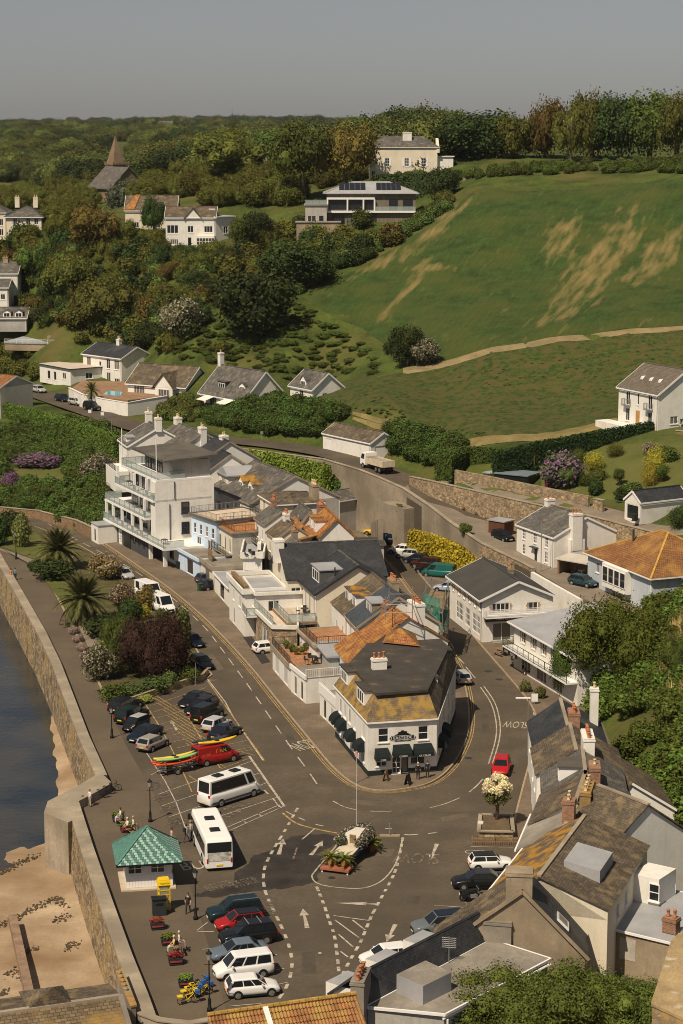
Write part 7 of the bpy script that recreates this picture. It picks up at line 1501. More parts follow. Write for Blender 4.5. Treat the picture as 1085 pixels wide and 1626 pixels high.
# --- palms
def frond_mesh(seed,L_,droop,n=16,wd=.45,mt=leaf):
    r=random.Random(seed);V=[];Fc=[];mb=MB();pts=[]
    for k in range(n+1):
        t=k/n;pts.append(Vector((L_*(t-.10*t*t),0,L_*(.42*t-droop*t*t))))
    mb.tube(pts,[.05*(1-.8*k/n)+.008 for k in range(n+1)],4)
    for k in range(1,n+1):
        p=pts[k];q=pts[k-1];d=(p-q).normalized()
        for s_ in (-1,1):
            ll=wd*L_*.42*math.sin(math.pi*min(1,.18+k/n*.8))*r.uniform(.8,1.1);tip=p+d*ll*.55+Vector((0,s_*ll*.8,-ll*.28));a=q.lerp(p,.2);mb.q(a,p,tip)
            a2=q.lerp(p,.6);mb.q(a2,p+d*.08,tip+d*.12+Vector((0,0,.05)))
    return mb.mesh('frond',mt,False,False)
def palm(label,px,py,trunk_h,Lf,nf,col,z=0,name='palm_tree',cat='palm tree',droop=.62,stem=.28):
    p=G(px,py,z);t=thing(name,label,cat,p);m_=MB().tube([(0,0,-.2),(.03,0,trunk_h*.4),(0,.03,trunk_h)],[stem*1.25,stem,stem*1.2],9);m_.build('trunk',bark,t,True,False)
    ms=[frond_mesh(k,Lf,droop*(.5+.3*k)) for k in range(4)]
    for k in range(nf):
        ring=k/nf;o=ob('frond',ms[min(3,int(ring*4))],t,(0,0,trunk_h+.1-.15*ring));o.rotation_euler=(0,R(-62+95*ring+rnd.uniform(-6,6)),k*2.39996+rnd.uniform(-.1,.1));v=rnd.uniform(.75,1.25);o.color=(*[c*v for c in col],1)
    return t
palm('large date palm beside the promenade lawn',94,905,2.6,4.4,72,(.062,.062,.018));palm('lower date palm nearer the stone planted corner',133,990,2.9,4.6,72,(.058,.058,.018))
palm('small palm beside the villa pool',146,632,1.4,2.2,30,(.07,.075,.02),z=11.5)
# --- island planting
def ishrub(lb,px,py,w_,h_,kind='bush',col=MD,z=.15,**k): return shrub(lb,px,py,w_,h_,kind,col,None,z,**k)
ishrub('large dark copper beech bush beside the road',245,1076,112,102,'fine',(.026,.012,.009));ishrub('rounded green shrub left of the copper bush',192,1066,72,92,'fine',MD);ishrub('olive flowering shrub by the promenade edge',158,1078,54,58,'bloss',(.07,.075,.03));ishrub('light green shrub behind the copper bush',288,1030,30,66,'bush',LG)
ishrub('dark low shrub between palm and copper bush',170,1010,66,34,'bush',DK);ishrub('dark shrub at the foot of the big palm',88,918,64,30,'bush',DK);ishrub('golden brown cordyline clump by the camper vans',168,918,52,42,'bloss',(.13,.085,.025));ishrub('tawny spiky plants beside the road',195,962,40,38,'bloss',(.12,.085,.03));ishrub('tall tawny plants nearer the white camper',232,968,34,40,'bush',(.10,.075,.02));ishrub('yellow flowering bush beside the white camper',228,982,24,24,'bush',GO);ishrub('dark green bush before the camper vans',205,985,40,36,'bush',DK);ishrub('green bush next to the yellow flowering bush',260,990,24,26,'bush',MD)
ishrub('small dark hedge plant by the garden path',58,905,26,18,'bush',DK);ishrub('dark shrub behind the mown lawn',20,850,44,40,'bush',DK);ishrub('mottled yellow green tree behind the lawn',35,868,30,56,'bush',(.10,.10,.03));ishrub('dark round bush at the picture edge by the lawn',-2,866,30,50,'bush',DK)
ishrub('grey green lavender hedge plant',207,1106,40,24,'bush',(.055,.07,.02));ishrub('feathery green clump in the front bed',247,1098,44,26,'bush',(.05,.075,.02));ishrub('feathery round plant near the stone wall',268,1092,28,28,'bush',(.06,.085,.022));ishrub('lime green ground cover in front bed',225,1112,36,10,'bush',(.14,.14,.03));ishrub('wide leafy clump at the left of the front bed',180,1112,44,28,'bush',MD);ishrub('leafy clump at the right of the front bed',300,1082,36,24,'bush',MD)
for k,(x,y) in enumerate([(118,1005),(124,1018),(130,1032),(136,1045),(141,1058),(150,1075)]): ishrub(['pale pink flower cushion at top of border','white flower cushion second in border','pinkish flower cushion third in border','mauve flower cushion fourth in border','rose flower cushion fifth in border','pale flower cushion last in border'][k],x,y,18,12,'pink',(.20,.15,.12))
shrub("pink rhododendron bank below the slope lawn",18,778,30,30,'purp',(.08,.05,.05));shrub("mauve flowering bank along the slope lawn",60,740,70,22,'purp',(.06,.05,.04));shrub("white flowering shrub on the slope beside apartments",150,765,44,46,'bloss',(.09,.09,.045));shrub("pale flowering shrub above the slope lawn",175,748,40,24,'bloss',(.09,.09,.04))
# --- the bank behind the right hand houses
def bank():
    mb=MB();nx,ny=26,34;Y0,Y1=150,250
    for j in range(ny+1):
        for i in range(nx+1):
            y=Y0+(Y1-Y0)*j/ny;xb=27.5+max(0,(205-y))*.085+max(0,y-225)*.25;x=xb+i*2.0;z=-.2+min(22,(x-xb)*.85)+1.2*mnoise.noise((x*.1,y*.1,0))*min(1,(x-xb)/4);mb.v.append((x,y,z))
    for j in range(ny):
        for i in range(nx): k=j*(nx+1)+i;mb.f.append((k,k+1,k+nx+2,k+nx+1));mb.m.append(0)
    return struct(mb.build('castle_bank',grass,None,True,False))
bank()
def bankz(x,y): xb=27.5+max(0,(205-y))*.085+max(0,y-225)*.25;return -.2+min(22,max(0,(x-xb))*.85)
P=[];r=random.Random(12)
for _ in range(420):
    y=r.uniform(155,245);xb=27.5+max(0,(205-y))*.085+max(0,y-225)*.25;x=xb+abs(r.gauss(0,9))+.4;s_=r.uniform(1.6,3.8);P.append((x,y,bankz(x,y)-.2,s_,s_*.8))
scatter('bank_undergrowth','dense undergrowth on the steep castle bank','undergrowth',P,low_src,(.060,.082,.013))
tuft_mb=MB();r=random.Random(2)
for _ in range(60):
    a=r.uniform(0,6.28);rr=r.uniform(0,.28);p=Vector((rr*math.cos(a),rr*math.sin(a),0));d=Vector((r.gauss(0,.32),r.gauss(0,.32),1)).normalized();h_=r.uniform(.6,1.0);u=Vector((d.y,-d.x,0)).normalized()*.02;tuft_mb.q(p-u,p+u,p+d*h_*.6+u*.7,p+d*h_);
dryleaf=leaf_mat('dry_reed',False,(.40,.29,.13),.25,.35)
tm=tuft_mb.mesh('reed_blades',dryleaf,False,False)
pg=[]
for k,(x,y,lb) in enumerate([(816,748,'clump of pale pampas reeds left of the hedge'),(838,746,'second clump of pampas reeds by the rhododendron')]):
    p=T(x,y);o=ob('pampas_grass',tm,None,p,0,(4.2,4.2,4.0));tag(o,lb,'pampas grass',None,'thing');pg.append(o)
P=[]
for _ in range(420):
    y=r.uniform(168,232);xb=27.5+max(0,(205-y))*.085+max(0,y-225)*.25;x=xb+r.uniform(6,20);P.append((x,y,bankz(x,y)-.1,r.uniform(1.8,3),r.uniform(2,3.6)))
scatter('dry_bank_grass','tall straw coloured grass on the upper bank','dry grass',P,[pg[0]],(.3,.2,.1))
tree('large bright green tree in front of the grey roofed cafe',980,1104,172,150,'fine',(.066,.090,.012),z=1.0,clear=.2);tree('second green tree lower on the bank beside the cafe',915,1100,80,92,'fine',(.05,.072,.014),z=.5,clear=.1);tree('leafy tree high on the bank at the right edge',1082,1085,70,80,'fine',(.05,.07,.012),z=6,clear=.1)
# nearest tree at the bottom
for a in [('near tree with small glossy leaves at the bottom edge',800,1690,190,150,5.0),('near tree crown in front of the tan gable',895,1690,180,165,5.0),('near tree between the flat block and castle wall',990,1690,150,150,4.0),('low near tree crown under the gutter',745,1705,130,110,3.0)]:
    p=G(a[1],a[2],0);s_=scale_at(p);tree(a[0],a[1],a[2],a[3],a[4]*.95,'fine',(.062,.078,.014),z=0,clear=.35)
shrub('yellow green shrub against the white gable wall',1046,1352,40,36,'bush',(.16,.17,.03),z=.3)

# ---- the thin sea air
hm=bpy.data.materials.new('sea_haze');hm.use_nodes=True;N=hm.node_tree.nodes;N.remove(N['Principled BSDF']);pv=N.new('ShaderNodeVolumePrincipled');pv.inputs['Color'].default_value=(.86,.88,.92,1);pv.inputs['Density'].default_value=.000035;pv.inputs['Anisotropy'].default_value=.2;hm.node_tree.links.new(pv.outputs[0],N['Material Output'].inputs['Volume'])
hb=MB().box(-9000,-60,-9,9000,6600,95).build('haze',hm,None,False,False);tag(hb,'thin sea haze over the bay and hills','haze',None,'stuff')
# ================================================================ VEHICLES
def loft(mb,rings,m=0,cap=True):
    i0=len(mb.v);n=len(rings[0])
    for r_ in rings: mb.v+=[tuple(p) for p in r_]
    for k in range(len(rings)-1):
        for j in range(n): a=i0+k*n+j;b=i0+k*n+(j+1)%n;mb.f.append((a,b,b+n,a+n));mb.m.append(m)
    if cap: mb.f.append(tuple(i0+j for j in reversed(range(n))));mb.m.append(m);mb.f.append(tuple(i0+(len(rings)-1)*n+j for j in range(n)));mb.m.append(m)
def ring(x,zb,zt,hw):
    h=[(hw*.84,zb),(hw*.97,zb+.12),(hw,zb+(zt-zb)*.42),(hw*.985,zb+(zt-zb)*.72),(hw*.95,zt-.05),(hw*.86,zt),(hw*.45,zt+.015)]
    return [(x,-y,z) for y,z in h]+[(x,y,z) for y,z in h[::-1]]
def lerp(a,b,t): return a+(b-a)*t
CT_={ # L, W, belt stations, cabin: rear base, rear top, front top, front base, roof height, side windows
'hatch':dict(L=4.0,W=1.74,H=1.48,belt=.93,hood=.86,nose=.62,tail=.95,cab=(-1.93,-1.55,.28,1.02),sw=[(.07,.38),(.41,.68),(.71,.97)],wr=.31,wb=2.5),
'micro':dict(L=3.3,W=1.6,H=1.5,belt=.95,hood=.88,nose=.66,tail=.98,cab=(-1.58,-1.3,.35,1.05),sw=[(.1,.45),(.5,.96)],wr=.29,wb=2.1),
'mini':dict(L=3.85,W=1.72,H=1.41,belt=.92,hood=.88,nose=.66,tail=.92,cab=(-1.82,-1.5,.42,.88),sw=[(.06,.48),(.52,.96)],wr=.31,wb=2.5),
'suv':dict(L=4.55,W=1.86,H=1.72,belt=1.05,hood=1.02,nose=.78,tail=1.06,cab=(-2.2,-1.92,.35,1.12),sw=[(.05,.30),(.33,.63),(.66,.97)],wr=.36,wb=2.65),
'jeep':dict(L=4.5,W=1.82,H=1.92,belt=1.12,hood=1.12,nose=.92,tail=1.12,cab=(-2.22,-2.18,.42,.78),sw=[(.05,.32),(.36,.64),(.68,.97)],wr=.38,wb=2.6),
'saloon':dict(L=4.6,W=1.8,H=1.44,belt=.93,hood=.88,nose=.62,tail=.96,cab=(-1.75,-1.05,.3,1.12),sw=[(.14,.40),(.43,.68),(.71,.97)],wr=.32,wb=2.7),
'estate':dict(L=4.75,W=1.82,H=1.5,belt=.95,hood=.88,nose=.64,tail=.97,cab=(-2.28,-1.95,.32,1.12),sw=[(.05,.32),(.36,.64),(.67,.97)],wr=.33,wb=2.75),
'mpv':dict(L=4.5,W=1.85,H=1.86,belt=1.08,hood=1.0,nose=.74,tail=1.1,cab=(-2.2,-2.1,.75,1.45),sw=[(.05,.36),(.40,.66),(.70,.95)],wr=.32,wb=2.75),
'van':dict(L=4.9,W=1.92,H=1.98,belt=1.12,hood=1.05,nose=.8,tail=1.15,cab=(-2.4,-2.32,.95,1.75),sw=[(.72,.95)],wr=.34,wb=3.1),
'camper':dict(L=5.2,W=2.0,H=2.35,belt=1.15,hood=1.05,nose=.8,tail=1.2,cab=(-2.55,-2.5,1.05,1.85),sw=[(.1,.35),(.75,.95)],wr=.34,wb=3.2),
'minibus':dict(L=6.9,W=2.02,H=2.75,belt=1.35,hood=1.12,nose=.82,tail=1.45,cab=(-3.4,-3.3,2.0,2.75),sw=[(.03,.79),(.83,.96)],wr=.36,wb=4.2)}
CM={}
def car_meshes(k):
    if k in CM: return CM[k]
    c=CT_[k];L_,W_,H_=c['L'],c['W'],c['H'];hw=W_/2;x0,x1=-L_/2,L_/2;cb=c['cab'];D={}
    mb=MB();st=[(x0,.42,c['tail']-.14,hw*.86),(x0+.06,.30,c['tail']-.03,hw*.93),(x0+.4,.24,c['tail'],hw*.98),(x0+L_*.3,.22,c['belt'],hw),(0,.21,c['belt'],hw),(cb[3]-.1,.22,c['belt']-.01,hw*.99),(cb[3]+.15,.22,c['hood'],hw*.985),(x1-.45,.24,lerp(c['hood'],c['nose'],.35),hw*.95),(x1-.12,.26,c['nose']+.05,hw*.86),(x1,.36,c['nose']-.12,hw*.72)]
    loft(mb,[ring(*s_) for s_ in st]);D['body']=mb.mesh('body',paintc,True,False)
    zb=c['belt']-.03;bh,th=hw*.90,hw*.74 if k not in('van','camper','minibus','jeep') else hw*.86
    def cab(u,v,side):  # u along 0..1 rear to front, v 0 base..1 roof
        xb=lerp(cb[0],cb[3],u);xt=lerp(cb[1],cb[2],u);y=lerp(bh,th,v);return Vector((lerp(xb,xt,v),side*y,lerp(zb,H_-.06,v)))
    mb=MB();N=6;rr=[]
    A=[[cab(u,v,-1) for u in (0,1)]+[cab(u,v,1) for u in (1,0)] for v in (0,.5,1)]
    for q in range(2):
        for j in range(4): mb.q(A[q][j],A[q][(j+1)%4],A[q+1][(j+1)%4],A[q+1][j])
    D['cabin']=mb.mesh('cabin',paintc,False,False)
    mb=MB();T4=A[2];c0=sum(T4,Vector())/4
    inn=[c0+(p-c0)*.86+Vector((0,0,.055)) for p in T4]
    for j in range(4): mb.q(T4[j],T4[(j+1)%4],inn[(j+1)%4],inn[j])
    mb.q(*inn);D['roof']=mb.mesh('roof',paintc,True,False)
    def pane(P,nm):
        n=(P[1]-P[0]).cross(P[2]-P[0]).normalized()*.012;m2=MB();m2.hexa([p-n*.5 for p in P],[p+n for p in P]);return m2.mesh(nm,cglass,False,False)
    D['side_window']=[]
    for a,b in c['sw']:
        for sd in (-1,1):
            P=[cab(a,.12,sd),cab(b,.12,sd),cab(b,.9,sd),cab(a,.9,sd)];P=P if sd<0 else P[::-1];D['side_window'].append(pane(P,'side_window'))
    def across(u,v,t): p=cab(u,v,-1);q=cab(u,v,1);return p.lerp(q,t)
    D['windscreen']=pane([across(1,.08,.06),across(1,.08,.94),across(1,.93,.92),across(1,.93,.08)],'windscreen');D['rear_window']=pane([across(0,.14,.9),across(0,.14,.1),across(0,.9,.1),across(0,.9,.9)],'rear_window')
    wr=c['wr'];mb=MB();
    def disc_(r0,r1,y0,y1,m,n=14):
        i0=len(mb.v)
        for r_,y in ((r0,y0),(r1,y1)):
            for j in range(n): t=6.2832*j/n;mb.v.append((r_*math.cos(t),y,r_*math.sin(t)))
        for j in range(n): mb.f.append((i0+j,i0+(j+1)%n,i0+n+(j+1)%n,i0+n+j));mb.m.append(m)
        mb.f.append(tuple(i0+j for j in range(n)));mb.m.append(m);mb.f.append(tuple(i0+n+j for j in reversed(range(n))));mb.m.append(m)
    disc_(wr,wr,-.1,.1,0);D['wheel']=mb.mesh('wheel',rubber,False,False);mb=MB();disc_(wr*.68,wr*.60,-.115,.115,0);
    for j in range(5): t=6.2832*j/5;mb.bar((0,-.118,0),(wr*.62*math.cos(t),-.118,wr*.62*math.sin(t)),.05,.03)
    D['rim']=mb.mesh('rim',alloy,False,False);mb=MB();disc_(wr*1.16,wr*1.16,-.02,.02,0);D['arch']=mb.mesh('wheel_arch',rubber,False,False)
    sy=hw*.62;D['headlight']=MB().hexa([(x1-.30,-.2,c['nose']-.10),(x1-.06,-.14,c['nose']-.12),(x1-.06,.14,c['nose']-.12),(x1-.30,.2,c['nose']-.10)],[(x1-.42,-.2,c['nose']+.07),(x1-.12,-.14,c['nose']+.02),(x1-.12,.14,c['nose']+.02),(x1-.42,.2,c['nose']+.07)]).mesh('headlight',lampw,False,False)
    D['tail_light']=MB().box(x0-.015,-.11,c['tail']-.32,x0+.16,.11,c['tail']-.06).mesh('tail_light',lampr,False,False)
    D['pf']=MB().box(x1-.02,-.26,.36,x1+.02,.26,.48).mesh('number_plate',plate_w,False,False);D['pr']=MB().box(x0-.025,-.26,.50,x0+.05,.26,.62).mesh('number_plate',plate_y,False,False)
    D['mirror']=MB().hexa([(-.05,-.1,0),(.09,-.1,0),(.06,.1,0),(-.05,.1,0)],[(-.05,-.1,.14),(.07,-.1,.13),(.04,.1,.13),(-.05,.1,.14)]).mesh('mirror',paintc,False,False)
    D['grille']=MB().box(x1-.10,-hw*.5,.34,x1+.008,hw*.5,c['nose']-.1).mesh('grille',black,False,False);D['sill']=MB().box(x0+.7,-hw*.985,.17,x1-.75,hw*.985,.24).box(x0-.01,-hw*.8,.30,x0+.1,hw*.8,.44).mesh('bumper_trim',black,False,False)
    CM[k]=D;return D
def car(kind,col,at,to,label,cat='car',name=None,roof=None,z=0,rails=False,flip=False):
    """at: photo point of the middle on the ground; to: heading as (dx,dy) metres"""
    p=G(*at,z) if len(at)==2 else Vector(at);c=CT_[kind];D=car_meshes(kind);t=thing(name or 'parked_car',label,cat,p,math.atan2(to[1],to[0]));colr=(*col,1)
    def add(nm,me,loc=(0,0,0),rz=0): o=ob(nm,me,t,loc,rz);o.color=colr;return o
    add('body',D['body']);cb_=add('cabin',D['cabin']);rf=add('roof',D['roof'])
    if roof: rf.color=(*roof,1)
    for m_ in D['side_window']: add('side_window',m_)
    add('windscreen',D['windscreen']);add('rear_window',D['rear_window']);hw=c['W']/2
    for sx in (-1,1):
        for sy in (-1,1):
            w_=add('wheel',D['wheel'],(sx*c['wb']/2+.04,sy*(hw-.095),c['wr']));ob('rim',D['rim'],w_);add('wheel_arch',D['arch'],(sx*c['wb']/2+.04,sy*(hw-.012),c['wr']+.03))
    for sy in (-1,1):
        add('headlight',D['headlight'],(0,sy*hw*.62,0));add('tail_light',D['tail_light'],(0,sy*hw*.78,0));add('mirror',D['mirror'],(c['cab'][3]-.42,sy*(hw+.06),c['belt']+.02))
    add('number_plate',D['pf']);add('number_plate',D['pr']);add('grille',D['grille']);add('bumper_trim',D['sill'])
    if rails:
        m_=MB()
        for sy in (-1,1): m_.bar((c['cab'][1]+.1,sy*hw*.66,c['H']+.06),(c['cab'][2]-.05,sy*hw*.66,c['H']+.06),.04,.04)
        m_.build('roof_rails',metal,t)
    return t
K=(.008,.009,.010);NV=(.008,.014,.026);TL=(.008,.022,.028);SV=(.40,.40,.39);GR=(.10,.10,.10);WH=(.78,.77,.75);RE=(.34,.012,.012);BG=(.12,.15,.19)
d1=(.50,.86)
car('estate',K,(200,1127),d1,'long black estate car at the head of the left parking row');car('suv',(.006,.016,.010),(210,1144),d1,'dark green car second in the left parking row');car('micro',K,(216,1158),(-.50,-.86),'tiny black and silver two seater facing the promenade',roof=SV);car('saloon',NV,(230,1173),(-.5,-.86),'navy saloon fourth in the left parking row');car('hatch',(.30,.28,.25),(243,1188),d1,'silver grey hatchback at the end of the left parking row')
car('saloon',K,(309,1119),(-.5,-.86),'black saloon at the head of the right parking row');car('estate',K,(320,1130),(-.5,-.86),'black estate second in the right parking row');car('jeep',K,(330,1143),d1,'boxy black off-roader in the right parking row');car('hatch',(.46,.46,.47),(345,1158),d1,'silver hatchback between black cars in the right row');car('saloon',NV,(358,1170),d1,'dark saloon nearest the red van')
VN=car('van',RE,(342,1210),(3.9,2.6),'red van carrying kayaks on its roof',cat='van',name='red_van')
me=marks(1.3,.34,6,3);me.materials[0]=plate_y;t=ob('van_lettering',me,VN,(.2,-.99,1.45));t.rotation_euler=(math.pi/2,0,0);me=marks(1.0,.14,9,4);me.materials[0]=plate_y;t=ob('van_lettering',me,VN,(-1.5,-.99,1.25));t.rotation_euler=(math.pi/2,0,0)
MBs=car('minibus',(.80,.79,.76),(366,1270),(3.2,3.3),'white high roof minibus in the coach bays',cat='minibus',name='minibus');m_=MB().box(-3.2,-1.02,.42,3.0,-1.0,.62).box(-3.2,1.0,.42,3.0,1.02,.62);m_.build('side_stripe',dkgrey,MBs)
for x in (-1.6,.6): MB().box(x-.45,-.4,2.74,x+.45,.4,2.86).build('roof_vent',black,MBs)
hd=(-4.2,-1.35)
car('suv',TL,(373,1458),hd,'dark teal estate with silver roof rails, first of the lower row',rails=True);car('hatch',RE,(381,1474),hd,'red hatchback with black panoramic roof',roof=K);CS=car('suv',K,(394,1496),hd,'large black estate with roof bars in the lower row');MB().bar((-.9,-.7,1.78),(-.9,.7,1.78),.06).bar((.1,-.7,1.78),(.1,.7,1.78),.06).build('roof_bars',metal,CS)
car('saloon',BG,(379,1521),hd,'blue grey saloon half hidden by the white van');car('mpv',WH,(386,1549),hd,'white van with side windows in the lower row',cat='van',name='white_van');car('hatch',WH,(401,1578),(2.46,.55),'small white hatchback facing the road at the row end')
car('mini',WH,(779,1379),(1,.10),'white mini hatchback with black roof in the disabled bay',roof=K);car('saloon',K,(760,1408),(-1,-.1),'black soft top car beside the motorcycle',roof=(.03,.03,.03));car('suv',(.13,.15,.16),(698,1481),(-1,-.25),'grey blue four wheel drive with dark roof',roof=NV);car('hatch',WH,(612,1530),(-1,-.3),'white hatchback behind the slate roof')
car('hatch',(.42,.012,.012),(796,1226),(-.16,-1),'bright red small car driving towards the square',name='red_car');car('hatch',SV,(732,1083),(-.22,1),'silver hatchback driving away beside the pub',name='silver_car')
bk=(-1,.45)
car('hatch',WH,(578,829),(-1,.2),'white small crossover at the top of the back car park',roof=K);car('suv',(.06,.065,.075),(545,812),(-1,.35),'dark grey van at the far end of the back car park');car('hatch',NV,(560,823),(-1,.35),'dark blue car behind the white crossover');car('hatch',(.62,.36,.02),(597,849),(-1,.2),'yellow car beside the parking sign');car('suv',K,(622,864),(-1,.15),'black people carrier below the buttress')
car('hatch',WH,(637,879),bk,'white hatchback first in the angled back row');car('hatch',SV,(649,886),bk,'silver hatchback second in the angled back row');car('hatch',NV,(661,894),bk,'dark blue hatchback third in the angled back row');car('suv',(.045,.010,.008),(676,902),bk,'maroon car fourth in the angled back row');car('hatch',K,(681,910),bk,'black car tucked beside the teal van');car('van',(.01,.11,.10),(697,916),(-1,.42),'teal green van at the end of the angled row',cat='van',name='green_van');car('hatch',(.36,.42,.50),(711,939),(-1,.3),'pale blue car half hidden behind the pizza shop')
car('hatch',SV,(197,918),(.55,-.83),'silver car behind the tawny shrubs on the coast road');car('camper',WH,(237,950),(.55,-.83),'white camper van parked beside the shrubs',cat='camper van',name='camper_van');car('camper',WH,(256,970),(.55,-.83),'second white camper van nearer the copper bush',cat='camper van',name='camper_van');car('hatch',NV,(306,1025),(.5,-.86),'dark car half behind the copper bush',);car('hatch',K,(321,1060),(.45,-.89),'black car at the corner of the planted bed')
car('hatch',WH,(427,1036),(1,.5),'white hatchback nosing out of the stone garage');car('hatch',NV,(338,936),(.8,.5),'dark car under the white car port');car('hatch',(.03,.045,.08),(333,925),(.8,.5),'blue car beside the green wheelie bins')
ur=(.62,-.78)
car('hatch',SV,(62,623),ur,'silver car at the top of the upper road',z=9.35);car('hatch',NV,(100,637),ur,'dark blue hatchback parked by the white pool wall',z=9.35);car('hatch',SV,(122,643),ur,'silver hatchback between dark cars on the upper road',z=9.35);car('suv',K,(147,651),ur,'black people carrier nearest the villas corner',z=9.35)
car('hatch',K,(799,858),(.5,-.86),'black car beside the rusty brown shed',z=5.1);car('hatch',(.02,.05,.06),(926,930),(.7,-.7),'teal car beside the outdoor steps',z=4.0)
# bus
def bus():
    p=G(349,1384);d=Vector((-1.85,8.6,0)).normalized();L_,W_,H_=8.9,2.42,2.9;t=thing('bus','white single deck bus standing at the stop with its rear to us','bus',p,math.atan2(d.y,d.x));hw=W_/2
    mb=MB();st=[(0,.35,H_-.25,hw*.93),(.12,.3,H_-.06,hw*.985),(.5,.28,H_,hw),(L_-.6,.28,H_,hw),(L_-.15,.3,H_-.08,hw*.97),(L_,.38,H_-.4,hw*.85)]
    def rg(x,zb,zt,w_): h=[(w_*.95,zb),(w_,zb+.1),(w_,zb+1.2),(w_*.99,zt-.32),(w_*.95,zt-.08),(w_*.86,zt)];return [(x,-y,z) for y,z in h]+[(x,y,z) for y,z in h[::-1]]
    loft(mb,[rg(*s_) for s_ in st]);mb.build('body',white2,t,False,False)
    def pane(nm,x0,x1,y,z0,z1,m=cglass): MB().box(x0,y-.012,z0,x1,y+.012,z1).build(nm,m,t)
    for s_ in (-1,1):
        n=6
        for k in range(n): pane('side_window',.5+k*1.3,.5+k*1.3+1.24,s_*hw,1.25,2.35)
    MB().box(-.03,-hw*.86,1.75,.1,hw*.86,2.62).build('rear_window',cglass,t);m_=MB().box(-.025,-hw*.82,.95,.1,hw*.82,1.72);m_.build('rear_advert',mat('advert_panel',(.30,.30,.27),.5,.5,3,(.62,.6,.55),.5,2.5,.1),t)
    me=marks(1.7,.16,14,5);o=ob('advert_lettering',me,t,(-.04,0,1.36));o.rotation_euler=(math.pi/2,0,-math.pi/2)
    MB().box(-.04,-.28,.52,.02,.28,.66).build('number_plate',plate_y,t);MB().box(L_-.06,-hw*.8,1.1,L_+.02,hw*.8,2.4).build('windscreen',cglass,t)
    for s_ in (-1,1): MB().box(-.03,s_*hw*.86-.07,.8,.1,s_*hw*.86+.07,1.2).build('tail_light',lampr,t);MB().box(L_-.1,s_*hw*.7-.15,.7,L_+.01,s_*hw*.7+.15,.9).build('headlight',lampw,t)
    for x in (2.5,5.6): MB().hexa([(x-.45,-.45,H_),(x+.45,-.45,H_),(x+.45,.45,H_),(x-.45,.45,H_)],[(x-.4,-.4,H_+.12),(x+.4,-.4,H_+.12),(x+.4,.4,H_+.12),(x-.4,.4,H_+.12)]).build('roof_hatch',black,t)
    MB().box(7.6,hw-.02,.35,8.6,hw+.02,2.3).build('door',cglass,t)
    D=car_meshes('minibus')
    for x in (2.2,7.0):
        for s_ in (-1,1): o=ob('wheel',D['wheel'],t,(x,s_*(hw-.08),.45),0,(1.25,1.2,1.25));ob('rim',D['rim'],o);ob('wheel_arch',D['arch'],t,(x,s_*(hw-.005),.48),0,(1.25,1,1.25))
    MB().box(L_-.3,hw+.05,1.9,L_-.1,hw+.3,2.4).box(L_-.3,-hw-.3,1.9,L_-.1,-hw-.05,2.4).build('mirror',black,t)
bus()
# tipper truck
def truck():
    a,b=G(624,757,8.6),G(575,739,9.0);d=(b-a).normalized();t=thing('tipper_truck','white cabbed tipper truck with cream body climbing the upper road','truck',(a+b)/2+Vector((0,0,.12)),math.atan2(d.y,d.x))
    MB().box(1.9,-1.1,.7,3.6,1.1,1.5).hexa([(1.9,-1.1,1.5),(3.6,-1.1,1.5),(3.6,1.1,1.5),(1.9,1.1,1.5)],[(1.95,-1.02,2.6),(3.2,-1.02,2.6),(3.2,1.02,2.6),(1.95,1.02,2.6)]).build('cab',white2,t)
    MB().hexa([(3.56,-.95,1.62),(3.62,-.95,1.62),(3.62,.95,1.62),(3.56,.95,1.62)],[(3.26,-.9,2.45),(3.32,-.9,2.45),(3.32,.9,2.45),(3.26,.9,2.45)]).build('windscreen',cglass,t)
    for s_ in (-1,1): MB().hexa([(2.3,s_*1.09,1.6),(3.4,s_*1.09,1.6),(3.4,s_*1.11,1.6),(2.3,s_*1.11,1.6)],[(2.3,s_*1.02,2.4),(3.15,s_*1.02,2.4),(3.15,s_*1.05,2.4),(2.3,s_*1.05,2.4)]).build('side_window',cglass,t)
    bm=mat('tipper_body',(.60,.50,.36),.7,.15,1.5);m_=MB().box(-3.6,-1.15,1.0,1.7,1.15,1.15)
    for y in (-1.15,1.07): m_.box(-3.6,y,1.15,1.7,y+.08,1.95)
    m_.box(-3.68,-1.15,1.0,-3.6,1.15,2.0).box(1.62,-1.15,1.15,1.7,1.15,2.1);m_.build('tipper_body',bm,t);ld=MB();ld.hexa([(-3.5,-1.05,1.3),(1.6,-1.05,1.3),(1.6,1.05,1.3),(-3.5,1.05,1.3)],[(-3.2,-.8,1.75),(1.2,-.8,1.8),(1.2,.8,1.85),(-3.2,.8,1.7)]);ld.build('load',mat('builders_rubble',(.36,.30,.23),.95,.35,2),t);MB().box(-3.6,-.5,.6,2,.5,.95).build('chassis',black,t)
    D=car_meshes('minibus')
    for x in (-2.6,-1.5,2.7):
        for s_ in (-1,1): o=ob('wheel',D['wheel'],t,(x,s_*.98,.48),0,(1.3,1.5,1.3));ob('rim',D['rim'],o)
    for s_ in (-1,1): MB().box(-3.72,s_*.9-.12,.7,-3.66,s_*.9+.12,.85).build('tail_light',lampr,t)
truck()
